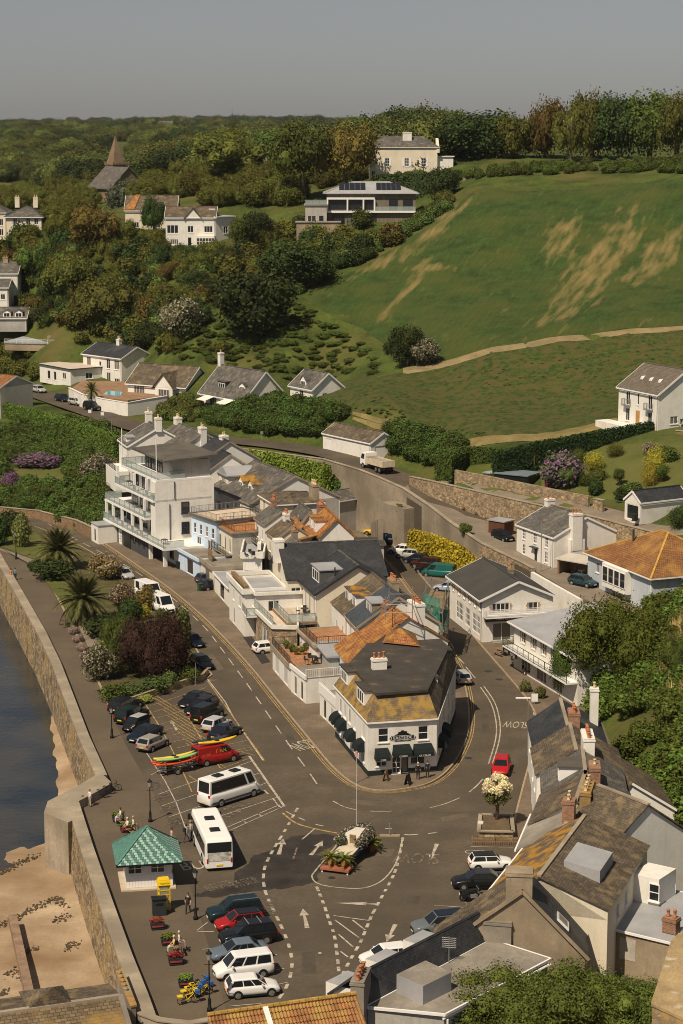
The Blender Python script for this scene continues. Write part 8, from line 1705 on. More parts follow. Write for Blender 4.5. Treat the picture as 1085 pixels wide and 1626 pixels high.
# kayaks and their trailer
def kayak(label,at,col,to,Lk=4.0,z=1.0,tilt=0):
    p=Vector(at);mb=MB();N=10;rs=[]
    for k in range(N+1):
        t=k/N;x=(t-.5)*Lk;w_=.36*math.sin(math.pi*min(max(t,.03),.97))**.7+.02;up=.16*abs(2*t-1)**2.2
        rs.append([(x,-w_,.16+up),(x,-w_*.7,.03+up),(x,0,up),(x,w_*.7,.03+up),(x,w_,.16+up),(x,w_*.6,.23+up),(x,0,.25+up),(x,-w_*.6,.23+up)])
    loft(mb,rs);t=thing('kayak',label,'kayak',(p.x,p.y,z),math.atan2(to[1],to[0]),'kayaks with the red van');t.rotation_euler=(R(tilt),0,math.atan2(to[1],to[0]));o=mb.build('hull',mat('plastic_'+'_'.join('%d'%(c*100) for c in col),col,.4,.05),t,True,False)
    MB().lathe([(.26,.0),(.28,.04),(.2,.05)],c=(-.1,0,.25),n=10).build('cockpit_rim',black,t);return t
vd=Vector((3.9,2.6,0)).normalized();vs=Vector((-vd.y,vd.x,0));vc=G(342,1210)
kayak('yellow kayak on the roof of the red van',vc-vs*.35+vd*.1,(.75,.45,.03),vd,4.4,2.12);kayak('dark kayak strapped beside the yellow one on the van',vc+vs*.45-vd*.3,(.04,.05,.06),vd,4.2,2.12,12)
tc=G(280,1226);tr_=thing('kayak_trailer','low trailer stacked with kayaks behind the red van','trailer',tc,math.atan2(vd.y,vd.x));m_=MB().bar((-2.2,-.5,.5),(3.2,0,.5),.08).bar((-2.2,.5,.5),(3.2,0,.5),.08)
for x in (-1.6,.0,1.4): m_.bar((x,-.9,.5),(x,.9,.5),.08).bar((x,0,.5),(x,0,1.5),.07).bar((x,-.85,.95),(x,.85,.95),.06).bar((x,-.85,1.4),(x,.85,1.4),.06)
m_.build('frame',metal,tr_);D=car_meshes('hatch')
for s_ in (-1,1): o=ob('wheel',D['wheel'],tr_,(-.3,s_*.85,.3));ob('rim',D['rim'],o)
ro=(.58,.09,.03)
for k,(x,s_,z,cl,lb) in enumerate([(-.2,-.55,.99,ro,'red kayak lowest at the near side of the trailer'),(-.3,.0,.99,ro,'red kayak lowest in the middle of the trailer'),(-.2,.55,.99,(.50,.06,.03),'dark red kayak lowest at the far side of the trailer'),(-.1,-.45,1.44,(.30,.52,.20),'pale green kayak on top of the trailer'),(-.1,.15,1.44,(.72,.60,.08),'yellow kayak on top of the trailer')]): kayak(lb,tc+vd*x+vs*s_,cl,vd,4.6,z,-6)
# ================================================================ PEOPLE
PM={}
def skin_body(pose):
    J={'pelvis':(0,0,.95),'waist':(0,.0,1.1),'chest':(0,.01,1.32),'neck':(0,.0,1.48),'head0':(0,.02,1.56),'head1':(0,.03,1.72)}
    Rr={'pelvis':(.155,.115),'waist':(.135,.1),'chest':(.165,.11),'neck':(.055,.055),'head0':(.075,.085),'head1':(.082,.095)};E=[('pelvis','waist'),('waist','chest'),('chest','neck'),('neck','head0'),('head0','head1')]
    for s_,nm in ((-1,'l'),(1,'r')):
        sw=.14*s_ if pose=='walk' else 0
        if pose=='sit': leg=[(.1*s_,.02,.9),(.11*s_,.45,.88),(.11*s_,.48,.46),(.11*s_,.62,.42)]
        else: leg=[(.1*s_,.0,.86),(.105*s_,.03+sw,.48),(.11*s_,-.01+sw*1.6,.08),(.12*s_,.14+sw*1.6,.04)]
        if pose=='sit': leg=[(x,y,z+.0) for x,y,z in leg]
        arm=[(.2*s_,.0,1.40),(.25*s_,-.02-sw*.5,1.13),(.24*s_,.10-sw,.9),(.235*s_,.14-sw*1.2,.80)] if pose!='sit' else [(.2*s_,.0,1.40),(.24*s_,.06,1.14),(.16*s_,.28,1.0),(.12*s_,.36,.98)]
        for k,(p,q) in enumerate(zip(leg,[(.095,.1),(.065,.07),(.045,.05),(.045,.035)])): J[nm+'L%d'%k]=p;Rr[nm+'L%d'%k]=q
        for k,(p,q) in enumerate(zip(arm,[(.06,.06),(.045,.048),(.034,.036),(.03,.042)])): J[nm+'A%d'%k]=p;Rr[nm+'A%d'%k]=q
        E+=[('pelvis',nm+'L0')]+[(nm+'L%d'%k,nm+'L%d'%(k+1)) for k in range(3)]+[('chest',nm+'A0')]+[(nm+'A%d'%k,nm+'A%d'%(k+1)) for k in range(3)]
    K_=list(J);me=bpy.data.meshes.new('b');me.from_pydata([J[k] for k in K_],[(K_.index(a),K_.index(b)) for a,b in E],[]);o=bpy.data.objects.new('b',me);COL.objects.link(o)
    md=o.modifiers.new('s','SKIN');
    for k,n in enumerate(K_): me.skin_vertices[0].data[k].radius=Rr[n]
    me.skin_vertices[0].data[0].use_root=True;o.modifiers.new('u','SUBSURF').levels=1;bpy.context.view_layer.update()
    r_=bpy.data.meshes.new_from_object(o.evaluated_get(bpy.context.evaluated_depsgraph_get()));bpy.data.objects.remove(o)
    B3=[(Vector(J[a]),Vector(J[b]),a,b) for a,b in E];idx=[]
    for p in r_.polygons:
        c=p.center;best=None
        for a,b,na,nb in B3:
            d=b-a;t=max(0,min(1,(c-a).dot(d)/d.length_squared));q=(c-(a+d*t)).length
            if best is None or q<best[0]: best=(q,nb,t)
        nb=best[1]
        if nb.startswith('head') or nb=='neck' and best[2]>.6: i=2
        elif nb[1:] in('L1','L2') or nb[1:]=='L0': i=1
        elif nb[1:]=='L3': i=3
        elif nb[1:] in('A2','A3'): i=2
        else: i=0
        idx.append(i)
    r_.polygons.foreach_set('use_smooth',[True]*len(r_.polygons));return r_,idx
def cloth(c): return mat('cloth_'+'_'.join('%d'%(x*100) for x in c),c,.85,.1,4)
skinm=mat('skin',(.50,.31,.22),.6,0);hairm={}
def person(label,at,pose,to,top,legs,hair=(.08,.05,.03),z=0,seat=0,bag=None):
    if pose not in PM: PM[pose]=skin_body(pose)
    me,idx=PM[pose];me=me.copy();me.materials.clear()
    for m_ in (cloth(top),cloth(legs),skinm,cloth((.03,.03,.03))): me.materials.append(m_)
    me.polygons.foreach_set('material_index',idx);p=G(*at,z);t=thing('person',label,'person',p+Vector((0,0,seat-.42 if pose=='sit' else 0)),math.atan2(to[1],to[0])-math.pi/2)
    ob('body',me,t);hm=cloth(hair);MB().lathe([(.03,0),(.088,.02),(.100,.10),(.085,.19),(.03,.22)],c=(0,.0,1.585),n=9).build('hair',hm,t,True,False)
    f=MB().box(-.012,.10,1.645,.012,.135,1.675);f.build('nose',skinm,t)
    if bag: MB().box(-.15,-.28,1.05,.15,-.10,1.42).build('backpack',cloth(bag),t)
    return t
person('walker in a coral top on the promenade',(18,922),'walk',(-.4,1),(.62,.20,.13),(.35,.30,.26));person('walker in a blue top beside the coral one',(25,921),'walk',(-.4,1),(.10,.30,.42),(.03,.03,.04))
person('person in white standing by the parked bicycles',(143,1281),'stand',(.6,.5),(.72,.68,.62),(.40,.34,.28),(.3,.2,.1));person('person in pale blue seated on the upper planter bench',(192,1312),'sit',(-1,-.3),(.62,.66,.72),(.45,.48,.52),(.05,.04,.03),seat=.45)
person('seated person in white shirt and dark red trousers',(203,1328),'sit',(-1,-.5),(.75,.72,.68),(.20,.03,.03),(.6,.55,.5),seat=.45);person('seated person in white with pale hair beside red trousers',(212,1326),'sit',(1,.2),(.68,.63,.58),(.10,.08,.07),(.45,.35,.2),seat=.45)
person('person in pink top waiting by the kiosk',(273,1344),'stand',(1,.3),(.62,.38,.34),(.10,.09,.09));person('passenger in grey with a backpack at the bus door',(296,1338),'walk',(.8,.6),(.32,.33,.33),(.07,.07,.09),bag=(.03,.03,.03));person('second passenger in grey queuing for the bus',(303,1333),'stand',(.9,.3),(.42,.42,.40),(.12,.13,.16),(.35,.25,.15))
person('walker in dark clothes with pink backpack beside the lamp',(299,1450),'walk',(-.2,-1),(.03,.03,.035),(.02,.02,.025),bag=(.50,.30,.32));person('seated person in yellow on the middle bench',(277,1520),'sit',(-1,-.2),(.70,.52,.12),(.55,.48,.30),(.6,.5,.35),seat=.45);person('seated person in cream beside the yellow one',(285,1513),'sit',(1,.1),(.66,.56,.48),(.40,.32,.27),(.5,.45,.4),seat=.45)
person('blonde person in a dark coat at the pub window',(664,1238),'stand',(.1,1),(.012,.014,.016),(.015,.015,.02),(.62,.45,.22),z=.12);person('person in dark blue at the pub counter',(679,1235),'stand',(-.2,1),(.02,.03,.045),(.03,.03,.03),z=.12)
# ================================================================ STREET FURNITURE
# kiosk with green tiled pyramid roof
def kiosk():
    pts=[G(*p) for p in [(203,1425),(278,1413),(262,1372),(196,1384)]]
    c=sum(pts,Vector())/4;ax=Vector((.985,.17,0)).normalized();rz=math.atan2(ax.y,ax.x)
    t=thing('kiosk','small white kiosk with a green chequered tile pyramid roof','kiosk',(c.x,c.y,.02),rz);a=1.9;MB().box(-a-.5,-a-.5,-.1,a+.3,a+.3,.12).build('plinth',mat('pale_slab',(.50,.42,.32),.9,.12),t)
    B=MB().box(-a,-a,.1,a,a,2.5);B.build('wall',white,t)
    wd=MB()
    for k in range(15): wd.box(-a+k*.26,-a-.02,.14,-a+k*.26+.22,-a+.01,1.2)
    wd.build('boarding',white2,t)
    for x in (-1.2,.7):
        f,p=win_mesh(1.2,.95,2,2,white2,False,glass);o=ob('window',f,t,(x-.6,-a-.13,1.35));ob('pane',p,o)
    for y in (-.8,.8):
        f,p=win_mesh(1.2,.95,2,2,white2,False,glass);o=ob('window',f,t,(a+.13,y-.6,1.35),math.pi/2);ob('pane',p,o)
    e=2.75;zt=4.75;z0=2.45;ga=mat('tile_dark_green',(.085,.20,.165),.5,.25,3);gb=mat('tile_pale_green',(.30,.43,.37),.5,.2,3)
    ap=Vector((0,0,zt));cor=[Vector((-e,-e,z0)),Vector((e,-e,z0)),Vector((e,e,z0)),Vector((-e,e,z0))]
    m_=MB()
    for k in range(4): m_.q(cor[k],cor[(k+1)%4],ap)
    m_.build('roof_boarding',ga,t)
    for k in range(4):
        A,Bq=cor[k],cor[(k+1)%4];d=(Bq-A);Ls=d.length;d.normalize();up=(ap-(A+Bq)/2);sl=up.length;up.normalize();nn=d.cross(up).normalized();mid=(A+Bq)/2;rows=15;full=k in(0,1)
        for j in range(rows):
            s0,s1=j*sl/rows,(j+1)*sl/rows;wd_=Ls*(1-(s0+s1)/2/sl);cnt=max(1,round(wd_/.31)) if full else 1;tw=wd_/cnt
            for i in range(cnt):
                x0=-wd_/2+i*tw+.02;x1=x0+tw-.04;lift=nn*.02+nn*.025
                P=[mid+d*x0+up*(s0-.05)+lift*1.6,mid+d*x1+up*(s0-.05)+lift*1.6,mid+d*x1+up*(s1-.02)+lift*.6,mid+d*x0+up*(s1-.02)+lift*.6]
                MB().hexa([p-nn*.03 for p in P],P).build('roof_tile',gb if (i+j)%2==0 and full else ga,t)
    hp_=MB()
    for cc in cor: hp_.bar(cc+Vector((0,0,.08)),ap+Vector((0,0,.08)),.2,.1)
    hp_.build('hip_tiles',ga,t);MB().box(-e-.05,-e-.05,z0-.16,e+.05,-e+.05,z0-.02).box(-e-.05,e-.05,z0-.16,e+.05,e+.05,z0-.02).box(-e-.05,-e+.05,z0-.16,-e+.05,e-.05,z0-.02).box(e-.05,-e+.05,z0-.16,e+.05,e-.05,z0-.02).build('eaves',black,t)
kiosk()
yel=mat('signal_yellow',(.78,.52,.01),.5,.08,2)
def phone_box():
    p=G(261,1444);t=thing('phone_box','bright yellow telephone box in front of the kiosk','phone box',p,R(14));a=.46;m_=MB()
    for x in (-a,a-.08):
        for y in (-a,a-.08): m_.box(x,y,0,x+.08,y+.08,2.25)
    for z in (.1,.55,.95,1.35,1.75,2.15): m_.box(-a,-a,z,a,-a+.06,z+.07).box(-a,a-.06,z,a,a,z+.07).box(-a,-a,z,-a+.06,a,z+.07).box(a-.06,-a,z,a,a,z+.07)
    m_.build('frame',yel,t);MB().box(-a+.03,-a+.03,.1,a-.03,a-.03,2.2).build('glazing',mat('booth_glass',(.45,.42,.30),.15,.1,alpha=.55),t)
    MB().hexa([(-a-.1,-a-.1,2.25),(a+.1,-a-.1,2.25),(a+.1,a+.1,2.25),(-a-.1,a+.1,2.25)],[(-a,-a,2.6),(a,-a,2.6),(a,a,2.6),(-a,a,2.6)]).box(-a+.05,-a+.05,2.602,a-.05,a-.05,2.68).build('roof',yel,t)
    me=text_mesh('TELEPHONE',.12,.75);me.materials.append(black);o=ob('lettering',me,t,(0,-a-.09,2.42));o.rotation_euler=(math.pi/2,0,0)
phone_box()
# bin, planters, benches
fl_g=leaf_mat('planter_green',False,(.08,.11,.02),.2,.5);fl_r=leaf_mat('planter_red',False,(.14,.03,.02),.2,.5,((.45,.05,.04),.3))
PLM={}
def planter(label,at,col='g',rz=.2,s_=1.0):
    t=thing('planter',label,'planter',G(*at),rz);m_=MB().hexa([(-.5,-.35,.08),(.5,-.35,.08),(.5,.35,.08),(-.5,.35,.08)],[(-.56,-.4,.6),(.56,-.4,.6),(.56,.4,.6),(-.56,.4,.6)]);m_.build('box',dmetal,t);MB().box(-.45,-.43,.3,.45,-.40,.42).build('crest',mat('planter_crest',(.30,.05,.05),.6,.1),t)
    if col not in PLM: PLM[col]=crown_mesh('planter_leaves',70+len(PLM),4,260,.09,fl_g if col=='g' else fl_r)
    ob('flowers',PLM[col],t,(0,0,.5),0,(1.15,.85,.5));return t
planter('dark planter with red flowers below the black bin',(250,1475),'r');planter('green filled planter at the head of the middle bench',(267,1500),'g');planter('planter with red crest at the foot of middle bench',(279,1531),'r');planter('square green planter behind the yellow bicycles',(295,1566),'g');planter('planter at the top of the upper bench',(188,1304),'g');planter('planter between the two upper benches',(201,1321),'g',.3)
def bench(label,at,rz):
    t=thing('bench',label,'bench',G(*at),rz)
    for k in range(3): MB().box(-.75,-.25+k*.16,.42,.75,-.13+k*.16,.46).build('slat',wood,t)
    for k in range(2): MB().box(-.75,.24,.58+k*.16,.75,.28,.70+k*.16).build('slat',wood,t)
    for x in (-.6,.6): MB().box(x-.04,-.22,0,x+.04,.24,.42).box(x-.04,.2,.42,x+.04,.24,.9).build('leg',dmetal,t)
bench('wooden bench between the middle planters',(282,1516),R(-75));bench('wooden bench behind the kiosk beside promenade planters',(208,1326),R(-60));bench('wooden bench at the upper planter group',(193,1311),R(-60))
t=thing('litter_bin','tall black litter bin by the yellow phone box','litter bin',G(253,1452),.2);MB().box(-.55,-.4,0,.55,.4,1.35).build('body',dmetal,t);MB().box(-.6,-.45,1.352,.6,.45,1.45).build('lid',black,t);MB().box(-.3,-.42,.9,.3,-.4,1.1).build('slot',black,t)
# lamp posts
def lamp(label,at,h_,z=0):
    t=thing('lamp_post',label,'street lamp',G(*at,z));MB().lathe([(.2,0),(.2,.25),(.13,.32),(.12,.9),(.09,1.0),(.055,1.1),(.045,h_-.75),(.07,h_-.72),(.05,h_-.66)],n=10).build('post',black,t,True,False)
    MB().lathe([(.1,h_-.66),(.22,h_-.2),(.22,h_-.18)],n=6).build('lantern_glass',mat('lantern_glass',(.35,.36,.33),.15,.05),t);MB().lathe([(.25,h_-.18),(.18,h_-.05),(.06,h_+.02),(.03,h_+.16)],n=6).build('lantern_cap',black,t);MB().bar((-.35,0,h_-1.0),(.35,0,h_-1.0),.03).build('cross_bar',black,t)
lamp('black lantern post beside the coach bays',(239,1305),4.0);lamp('black lantern post with hanging basket below the kiosk',(311,1460),4.2);lamp('black lantern post beside the yellow bicycles',(333,1606),4.6);lamp('slim lamp post beside the mown lawn',(26,888),4.2);lamp('lamp post at the head of the car park row',(178,1172),3.4)
def pole(label,at,h_,name='sign_post',cat='sign',plate=None,col=white2,z=0,r=.04):
    t=thing(name,label,cat,G(*at,z));MB().tube([(0,0,-.1),(0,0,h_)],r,6).build('post',metal,t)
    if plate:
        w_,hh,m_=plate;MB().box(-w_/2,-.05,h_-hh,w_/2,-.02,h_).build('plate',m_,t)
    return t
blue=mat('sign_blue',(.02,.10,.30),.5,.05)
ps=pole('blue parking sign on a pole in the back car park',(613,884),3.6,plate=(.7,.9,blue));me=text_mesh('P',.5);me.materials.append(white2);o=ob('lettering',me,ps,(0,-.056,3.2));o.rotation_euler=(math.pi/2,0,0)
pole('slim flag post on the pavement corner by the pub',(566,1243),3.2,'flag_post','post',(.28,.55,mat('red_white',(.6,.3,.28),.6,.3,4)),z=.12);pole('thin white post in the shrub bed',(311,1088),2.6,'marker_post','post');pole('round sign on the hedge side of upper road',(143,664),1.6,'round_mirror','mirror',(.6,.6,white2),z=9);pole('second round mirror on the upper road verge',(163,668),1.6,'round_mirror','mirror',(.6,.6,white2),z=9);pole('tall thin pole behind the scaffolding',(676,985),6.5,'pole','pole',z=.1);pole('white flag pole in front of the white bay house',(179,745),9,'flag_pole','flag pole',z=3,r=.06);pole('road sign at the bend opposite the garage',(416,705),2.2,'road_sign','sign',(.5,.5,metal),z=9.2);pole('tall lamp column in front of the roadside white house',(859,910),7.0,'lamp_column','street lamp',z=4.1,r=.06)
bo=pole('short black bollard with white cap on the traffic island',(619,1328),1.2,'bollard','bollard',r=.07);MB().box(-.9,-.2,-.0,.9,.2,.14).build('kerb_base',kerbm,bo)
fp=thing('flag_staff','slender white flagstaff rising behind the boat planter','flagstaff',G(566,1312));MB().tube([(0,0,0),(0,0,7.2)],[.025,.012],5).build('staff',white2,fp);MB().hexa([(0,0,6.6),(.05,0,6.6),(.05,.02,6.6),(0,.02,6.6)],[(0,0,7.1),(.14,0,7.1),(.14,.02,7.1),(0,.02,7.1)]).build('pennant',mat('pennant_red',(.5,.05,.04),.7,.1),fp)
ls=thing('street_light','white flat topped street light by the slate end house','street light',G(838,1200,.1));MB().tube([(0,0,0),(0,0,6.0)],.06,6).build('post',metal,ls);MB().box(-1.3,-.12,6.0,.2,.12,6.12).build('lamp_head',white2,ls)
def aboard(label,at,rz):
    t=thing('sandwich_board',label,'sandwich board',G(*at,.12),rz)
    for s_ in (-1,1): MB().hexa([(-.3,s_*.28-.02,0),(.3,s_*.28-.02,0),(.3,s_*.28+.02,0),(-.3,s_*.28+.02,0)],[(-.3,s_*.03-.02,1.05),(.3,s_*.03-.02,1.05),(.3,s_*.03+.02,1.05),(-.3,s_*.03+.02,1.05)]).build('panel',wood if 'wood' in label else black,t)
aboard('wooden sandwich board left of the pub door',(613,1240),R(70));aboard('black chalk sandwich board on the kerb before the pub',(648,1246),R(60))
sb=pole('white notice board on the pavement beside the bend',(849,1118),1.2,'notice_board','notice board',(.7,.9,white2),z=.12);sb2=pole('white notice by the flowering tree planter',(763,1320),1.0,'notice_board','notice board',(.5,.7,white2),z=.1)
# bicycles
def bike(label,at,to,col,z=0):
    p=G(*at,z);t=thing('bicycle',label,'bicycle',p,math.atan2(to[1],to[0]));cm=mat('bike_'+'_'.join('%d'%(c*100) for c in col),col,.4,.05)
    for x in (-.52,.52):
        m_=MB();N=14
        for k in range(N): a,b=6.2832*k/N,6.2832*(k+1)/N;m_.bar((x+.33*math.cos(a),0,.34+.33*math.sin(a)),(x+.33*math.cos(b),0,.34+.33*math.sin(b)),.035,.05)
        for k in range(4): a=math.pi*k/4;m_.bar((x+.32*math.cos(a),0,.34+.32*math.sin(a)),(x-.32*math.cos(a),0,.34-.32*math.sin(a)),.01)
        m_.build('wheel',rubber,t)
    MB().tube([(-.52,0,.34),(-.1,0,.34),(.38,0,.78),(.52,0,.34)],.03,6).tube([(-.1,0,.34),(-.22,0,.86)],.035,6).tube([(-.2,0,.72),(.36,0,.82)],.03,6).tube([(-.52,0,.34),(-.2,0,.72)],.02,6).build('frame',cm,t);MB().hexa([(-.36,-.06,.86),(-.1,-.03,.86),(-.1,.03,.86),(-.36,.06,.86)],[(-.36,-.08,.93),(-.1,-.03,.93),(-.1,.03,.93),(-.36,.08,.93)]).build('saddle',black,t);MB().tube([(.36,0,.8),(.33,0,1.05)],.02,6).bar((.3,-.28,1.06),(.3,.28,1.06),.03).build('handlebar',black,t)
    MB().box(-.85,-.2,.62,-.45,.2,.72).build('carrier',cm,t)
    if col[0]>.5: MB().box(.5,-.18,.75,.8,.18,1.0).build('basket',mat('bike_blue',(.03,.12,.38),.5,.1),t)
for k,(x,y) in enumerate([(300,1594),(305,1585),(311,1579),(318,1573),(323,1582)]): bike(['yellow hire bicycle nearest the pillar','yellow hire bicycle second in the rack','yellow hire bicycle in the middle of the rack','yellow hire bicycle fourth in the rack','yellow hire bicycle beside the lamp post'][k],(x,y),(1,.35+.1*k),(.72,.50,.02))
for k,(x,y) in enumerate([(136,1278),(160,1268),(170,1262),(180,1257)]): bike(['dark bicycle leaning at the corner of sea wall','dark bicycle beside the person in white','dark touring bicycle by the wall end','dark bicycle outermost by the sea wall'][k],(x,y),(1,.4),(.02,.02,.025))
# motorcycle
def moto():
    t=thing('motorcycle','black motorcycle with silver crash bars beside the soft top car','motorcycle',G(750,1430),R(12))
    for x in (-.75,.75):
        m_=MB();N=14
        for k in range(N): a,b=6.2832*k/N,6.2832*(k+1)/N;m_.bar((x+.29*math.cos(a),0,.32+.29*math.sin(a)),(x+.29*math.cos(b),0,.32+.29*math.sin(b)),.12,.1)
        m_.build('wheel',rubber,t)
    MB().hexa([(-.8,-.14,.6),(.45,-.14,.45),(.45,.14,.45),(-.8,.14,.6)],[(-.9,-.12,.86),(.4,-.16,1.0),(.4,.16,1.0),(-.9,.12,.86)]).build('body',black,t);MB().hexa([(-.7,-.16,.84),(.0,-.16,.80),(.0,.16,.80),(-.7,.16,.84)],[(-.75,-.14,.95),(.0,-.12,.9),(.0,.12,.9),(-.75,.14,.95)]).build('seat',rubber,t);MB().box(-.2,-.24,.3,.35,.24,.6).build('engine',metal,t)
    MB().tube([(.75,.1,.32),(.5,.1,1.0)],.035,6).tube([(.75,-.1,.32),(.5,-.1,1.0)],.035,6).bar((.45,-.4,1.1),(.45,.4,1.1),.04).build('fork',metal,t);MB().hexa([(.5,-.2,.85),(.72,-.14,.85),(.72,.14,.85),(.5,.2,.85)],[(.42,-.15,1.3),(.5,-.1,1.3),(.5,.1,1.3),(.42,.15,1.3)]).build('fairing',black,t)
    for s_ in (-1,1): MB().box(-.95,s_*.36-.14,.5,-.45,s_*.36+.14,.85).build('pannier',black,t);MB().tube([(.3,s_*.3,.3),(.35,s_*.42,.6),(.1,s_*.35,.75)],.025,6).build('crash_bar',metal,t)
    MB().box(-1.12,-.1,.6,-1.08,.1,.75).build('number_plate',plate_w,t)
moto()
# boat planter on the traffic island
def boat():
    a,b=G(541,1378),G(590,1330);d=(b-a);L_=d.length*1.15;d.normalize();t=thing('boat_planter','old sailing boat used as a flower planter on the traffic island','boat planter',(a+b)/2,math.atan2(d.y,d.x));mb=MB();N=10;rs=[]
    for k in range(N+1):
        u=k/N;x=(u-.5)*L_*.82;w_=1.15*math.sin(math.pi*(.22+.78*u) if u<.5 else math.pi*(.61*1.0+.39*(u-.5)*2)) if False else 1.15*(1-abs(max(0,u-.35)/.65)**2.2)*(.82+.18*min(1,u/.35));w_=max(.03,w_);zt=1.05+.25*u*u
        rs.append([(x,-w_,zt),(x,-w_*.9,.65),(x,-w_*.45,.32),(x,0,.22),(x,w_*.45,.32),(x,w_*.9,.65),(x,w_,zt),(x,w_*.85,zt+.03),(x,0,zt+.08),(x,-w_*.85,zt+.03)])
    loft(mb,rs);mb.build('hull',mat('navy_hull',(.012,.03,.055),.4,.1,2),t);x0=-L_*.41
    dk_=MB().hexa([(x0+.05,-.9,1.06),(L_*.25,-.8,1.16),(L_*.25,.8,1.16),(x0+.05,.9,1.06)],[(x0+.05,-.9,1.12),(L_*.25,-.8,1.22),(L_*.25,.8,1.22),(x0+.05,.9,1.12)]);dk_.build('deck',mat('pale_deck',(.62,.53,.40),.7,.1),t)
    MB().hexa([(-1.0,-.85,1.15),(1.7,-.55,1.2),(1.7,.55,1.2),(-1.0,.85,1.15)],[(-.9,-.68,2.05),(1.2,-.42,1.9),(1.2,.42,1.9),(-.9,.68,2.05)]).build('cabin',mat('cabin_cream',(.72,.67,.56),.5,.06),t);MB().box(-1.0,-.28,1.16,-.94,.28,1.95).build('cabin_door',wood,t)
    MB().box(x0-.04,-.85,.75,x0+.02,.85,1.12).build('transom',mat('transom_blue',(.06,.30,.48),.4,.05),t)
    tr=thing('boat_trolley','red wooden stand carrying palms at the stern of the boat','stand',(a-d*.9).to_tuple(),math.atan2(d.y,d.x));MB().box(-.7,-1.3,.25,.6,1.3,.45).build('platform',mat('red_wood',(.34,.12,.07),.8,.15),tr)
    for y in (-1.15,1.15): MB().box(-.6,y-.06,0,-.5,y+.06,.25).build('leg',white2,tr)
    fl=leaf_mat('boat_flowers',False,(.06,.07,.03),.2,.4,((.55,.42,.45),.4));cm=crown_mesh('flower_leaves',91,5,320,.085,fl)
    for k,(x,y) in enumerate([(-1.6,.95),(-.9,1.0),(-.2,1.0),(.5,.95),(1.2,.8),(-1.6,-.95),(-.9,-1.0),(-.2,-1.0),(.5,-.95),(1.2,-.8),(1.9,.3),(2.1,-.3)]): ob('flower_tub',cm,t,(x,y,1.05),k,(1.05,1.05,.95))
    for k,(ox,oy,lb) in enumerate([(-.75,.62,'potted palm at the left of the boat stern'),(-.75,-.62,'potted palm at the right of the boat stern'),(4.6,-1.3,'potted palm beside the boat bow')]):
        w_=(a+d*ox+Vector((-d.y,d.x,0))*oy);t2=thing('potted_palm',lb,'potted palm',(w_.x,w_.y,.45 if k<2 else .15));MB().lathe([(.28,0),(.36,.55),(.36,.6)],n=10).build('pot',mat('red_pot',(.30,.05,.035),.6,.1),t2)
        ms=[frond_mesh(80+j,1.15,.55+.2*j,8,.5) for j in range(2)]
        for j in range(20): o=ob('frond',ms[j%2],t2,(0,0,.62));o.rotation_euler=(0,R(-55+4*j),j*2.4);o.color=(.11,.11,.02,1)
    pl=MB().prism([a-d*.2+Vector((d.y,-d.x,0))*1.6,a-d*.2-Vector((d.y,-d.x,0))*1.2,b-Vector((d.y,-d.x,0))*1.0,b+Vector((d.y,-d.x,0))*1.6],.0,.1)
boat()
# flowering cabbage tree in its planter
def cabbage():
    t=thing('cabbage_tree','cream flowering cabbage tree in the stone planter by the bend','tree',G(789,1306,.5));MB().tube([(0,0,-.3),(.05,0,1.2),(.0,.05,2.2)],[.2,.16,.14],8).build('trunk',bark,t,True,False)
    fm=leaf_mat('cream_panicle',False,(.46,.40,.25),.15,.4);cm=crown_mesh('panicle',77,3,420,.10,fm);r=random.Random(8)
    for k in range(24):
        a=k*2.4;e=r.uniform(.1,1.4);rr=1.15;ob('flower_panicle',cm,t,(rr*math.cos(a)*math.cos(e)*.95,rr*math.sin(a)*math.cos(e)*.95,2.5+1.45*math.sin(e)),a,(.72,.72,.7))
    o=ob('crown',CR['bush'][0],t,(0,0,1.7),0,(2.2,2.2,1.9));o.color=(.09,.10,.03,1)
    P=[G(760,1333),G(815,1334),G(812,1308),G(763,1306)];pt=Bd('stone_planter','raised rubble planter round the cabbage tree','planter',P,0,.75);pt.walls(stone);pt.flat(soil,-.25,.06);m_=MB()
    for k in range(4):
        aa,bb=pt.P[k],pt.P[(k+1)%4];m_.bar(aa+Vector((0,0,.8)),bb+Vector((0,0,.8)),.35,.12)
    m_.build('coping',coping,pt.root)
    f=thing('timber_fence','low timber picket fence in front of the stone planter','fence',G(750,1342));L_=(G(824,1343)-G(750,1342)).length
    for k in range(int(L_/.16)): MB().box(k*.16,-.02,.05,k*.16+.11,.02,.75).build('picket',wood,f)
    for z in (.2,.62): MB().box(0,.021,z,L_,.06,z+.09).build('rail',wood,f)
    for x in (0,L_/2,L_): MB().box(x-.05,.061,0,x+.05,.16,.85).build('post',wood,f)
cabbage()
# wheelie bins, picnic table, terrace tables, pots
def bin_(label,at,col,z=.1):
    t=thing('wheelie_bin',label,'wheelie bin',G(*at,z),.5);m_=mat('bin_'+'_'.join('%d'%(c*100) for c in col),col,.5,.1);MB().hexa([(-.25,-.28,.08),(.25,-.28,.08),(.25,.25,.08),(-.25,.25,.08)],[(-.3,-.36,.98),(.3,-.36,.98),(.3,.34,.98),(-.3,.34,.98)]).build('body',m_,t);MB().box(-.32,-.38,.985,.32,.38,1.06).build('lid',m_,t)
    for s_ in (-1,1): MB().box(s_*.24-.03,.2,0,s_*.24+.03,.38,.18).build('wheel',rubber,t)
bin_('green wheelie bin left of a pair by the car port',(318,938),(.02,.10,.05));bin_('green wheelie bin right of a pair by the car port',(325,937),(.02,.10,.06));bin_('black wheelie bin beside the brick pier',(284,903),(.015,.017,.018));bin_('green recycling bin by the garden garage',(982,808),(.03,.09,.06),9.5);bin_('dark bin inside the garden garage mouth',(1008,828),(.03,.03,.03),9.5)
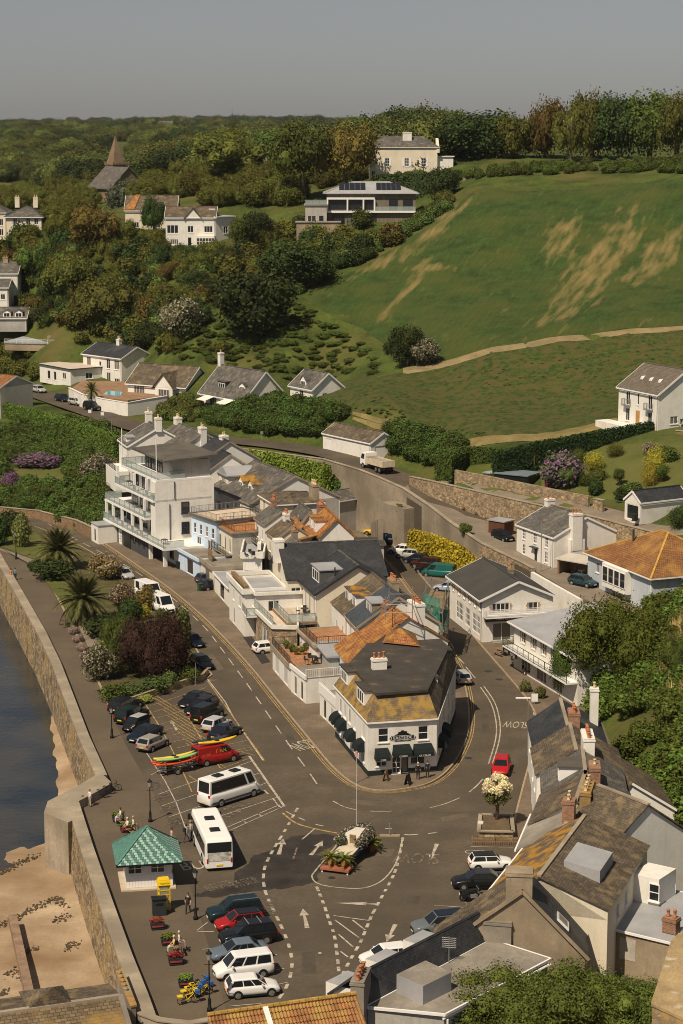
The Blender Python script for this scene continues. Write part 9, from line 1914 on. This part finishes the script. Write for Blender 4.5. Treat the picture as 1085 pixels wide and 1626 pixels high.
t=thing('picnic_table','weathered picnic table outside the pizza shop','picnic table',G(797,1040,.12),R(-60))
for y in (-.3,-.1,.1,.3): MB().box(-.9,y-.08,.7,.9,y+.08,.76).build('board',wood,t)
for y in (-.75,.75): MB().box(-.9,y-.13,.42,.9,y+.13,.47).build('seat',wood,t)
for x in (-.6,.6): MB().bar((x,-.7,0),(x,.0,.7),.08).bar((x,.7,0),(x,0,.7),.08).bar((x,-.75,.4),(x,.75,.4),.07).build('leg',wood,t)
def tset(label,p,rz=0,dark=True):
    m_=dmetal if dark else white2;t=thing('terrace_furniture',label,'table set',p,rz);MB().lathe([(.25,0),(.04,.05),(.04,.68),(.5,.69),(.5,.74)],n=12).build('table',m_,t)
    for a in (0,1.57,3.14,4.71):
        c=MB().box(-.23,-.23,.4,.23,.23,.46).box(-.23,.19,.46,.23,.23,.88)
        for x in (-.2,.17):
            for y in (-.2,.17): c.box(x,y,0,x+.03,y+.03,.4)
        o=c.build('chair',m_,t);o.location=(.8*math.cos(a),.8*math.sin(a),0);o.rotation_euler=(0,0,a-1.57)
tset('grey rattan table set on the slate house balcony',W_BAL if 'W_BAL' in globals() else G(484,975,4.1));tset('metal table set on the patio above the white garage',G(497,1052,3.0),.4);tset('pale table set on the stone garage terrace',G(418,962,3.75),.2,False);tset('dark table set on the court house terrace',G(400,884,5.0),.3);tset('table set on the pavement outside the cafe',G(825,1052,.12),.3);tset('second table set outside the cafe shopfront',G(842,1070,.12),.8)
PT=[pot,mat('blue_glaze',(.03,.10,.13),.3,.1),potc]
for k,(x,y,z,lb) in enumerate([(470,1040,2.7,'blue glazed pot on the orange terrace'),(463,1036,2.7,'terracotta pot with yellow plant on the orange terrace'),(480,1040,2.7,'terracotta pot beside the blue one'),(486,1034,2.7,'pot with green bush on the orange terrace corner'),(455,1030,2.7,'low pot near the terrace railing'),(493,1036,2.7,'pot with pink flowers at the terrace end')]):
    t=thing('plant_pot',lb,'plant pot',G(x,y,z));MB().lathe([(.16,0),(.24,.35),(.27,.4),(.2,.41)],n=10).build('pot',PT[k%3],t,True);o=ob('plant',CR['pink' if k==5 else 'low'][0],t,(0,0,.3),k,(.8,.8,.7));o.color=(.09,.10,.02,1)
for k,(x,y) in enumerate([(835,1098),(858,1108)]): shrub(['small palm like plant in the pavement bed','spiky plant beside the notice board'][k],x,y,18,20,'low',(.09,.10,.03),z=.12)
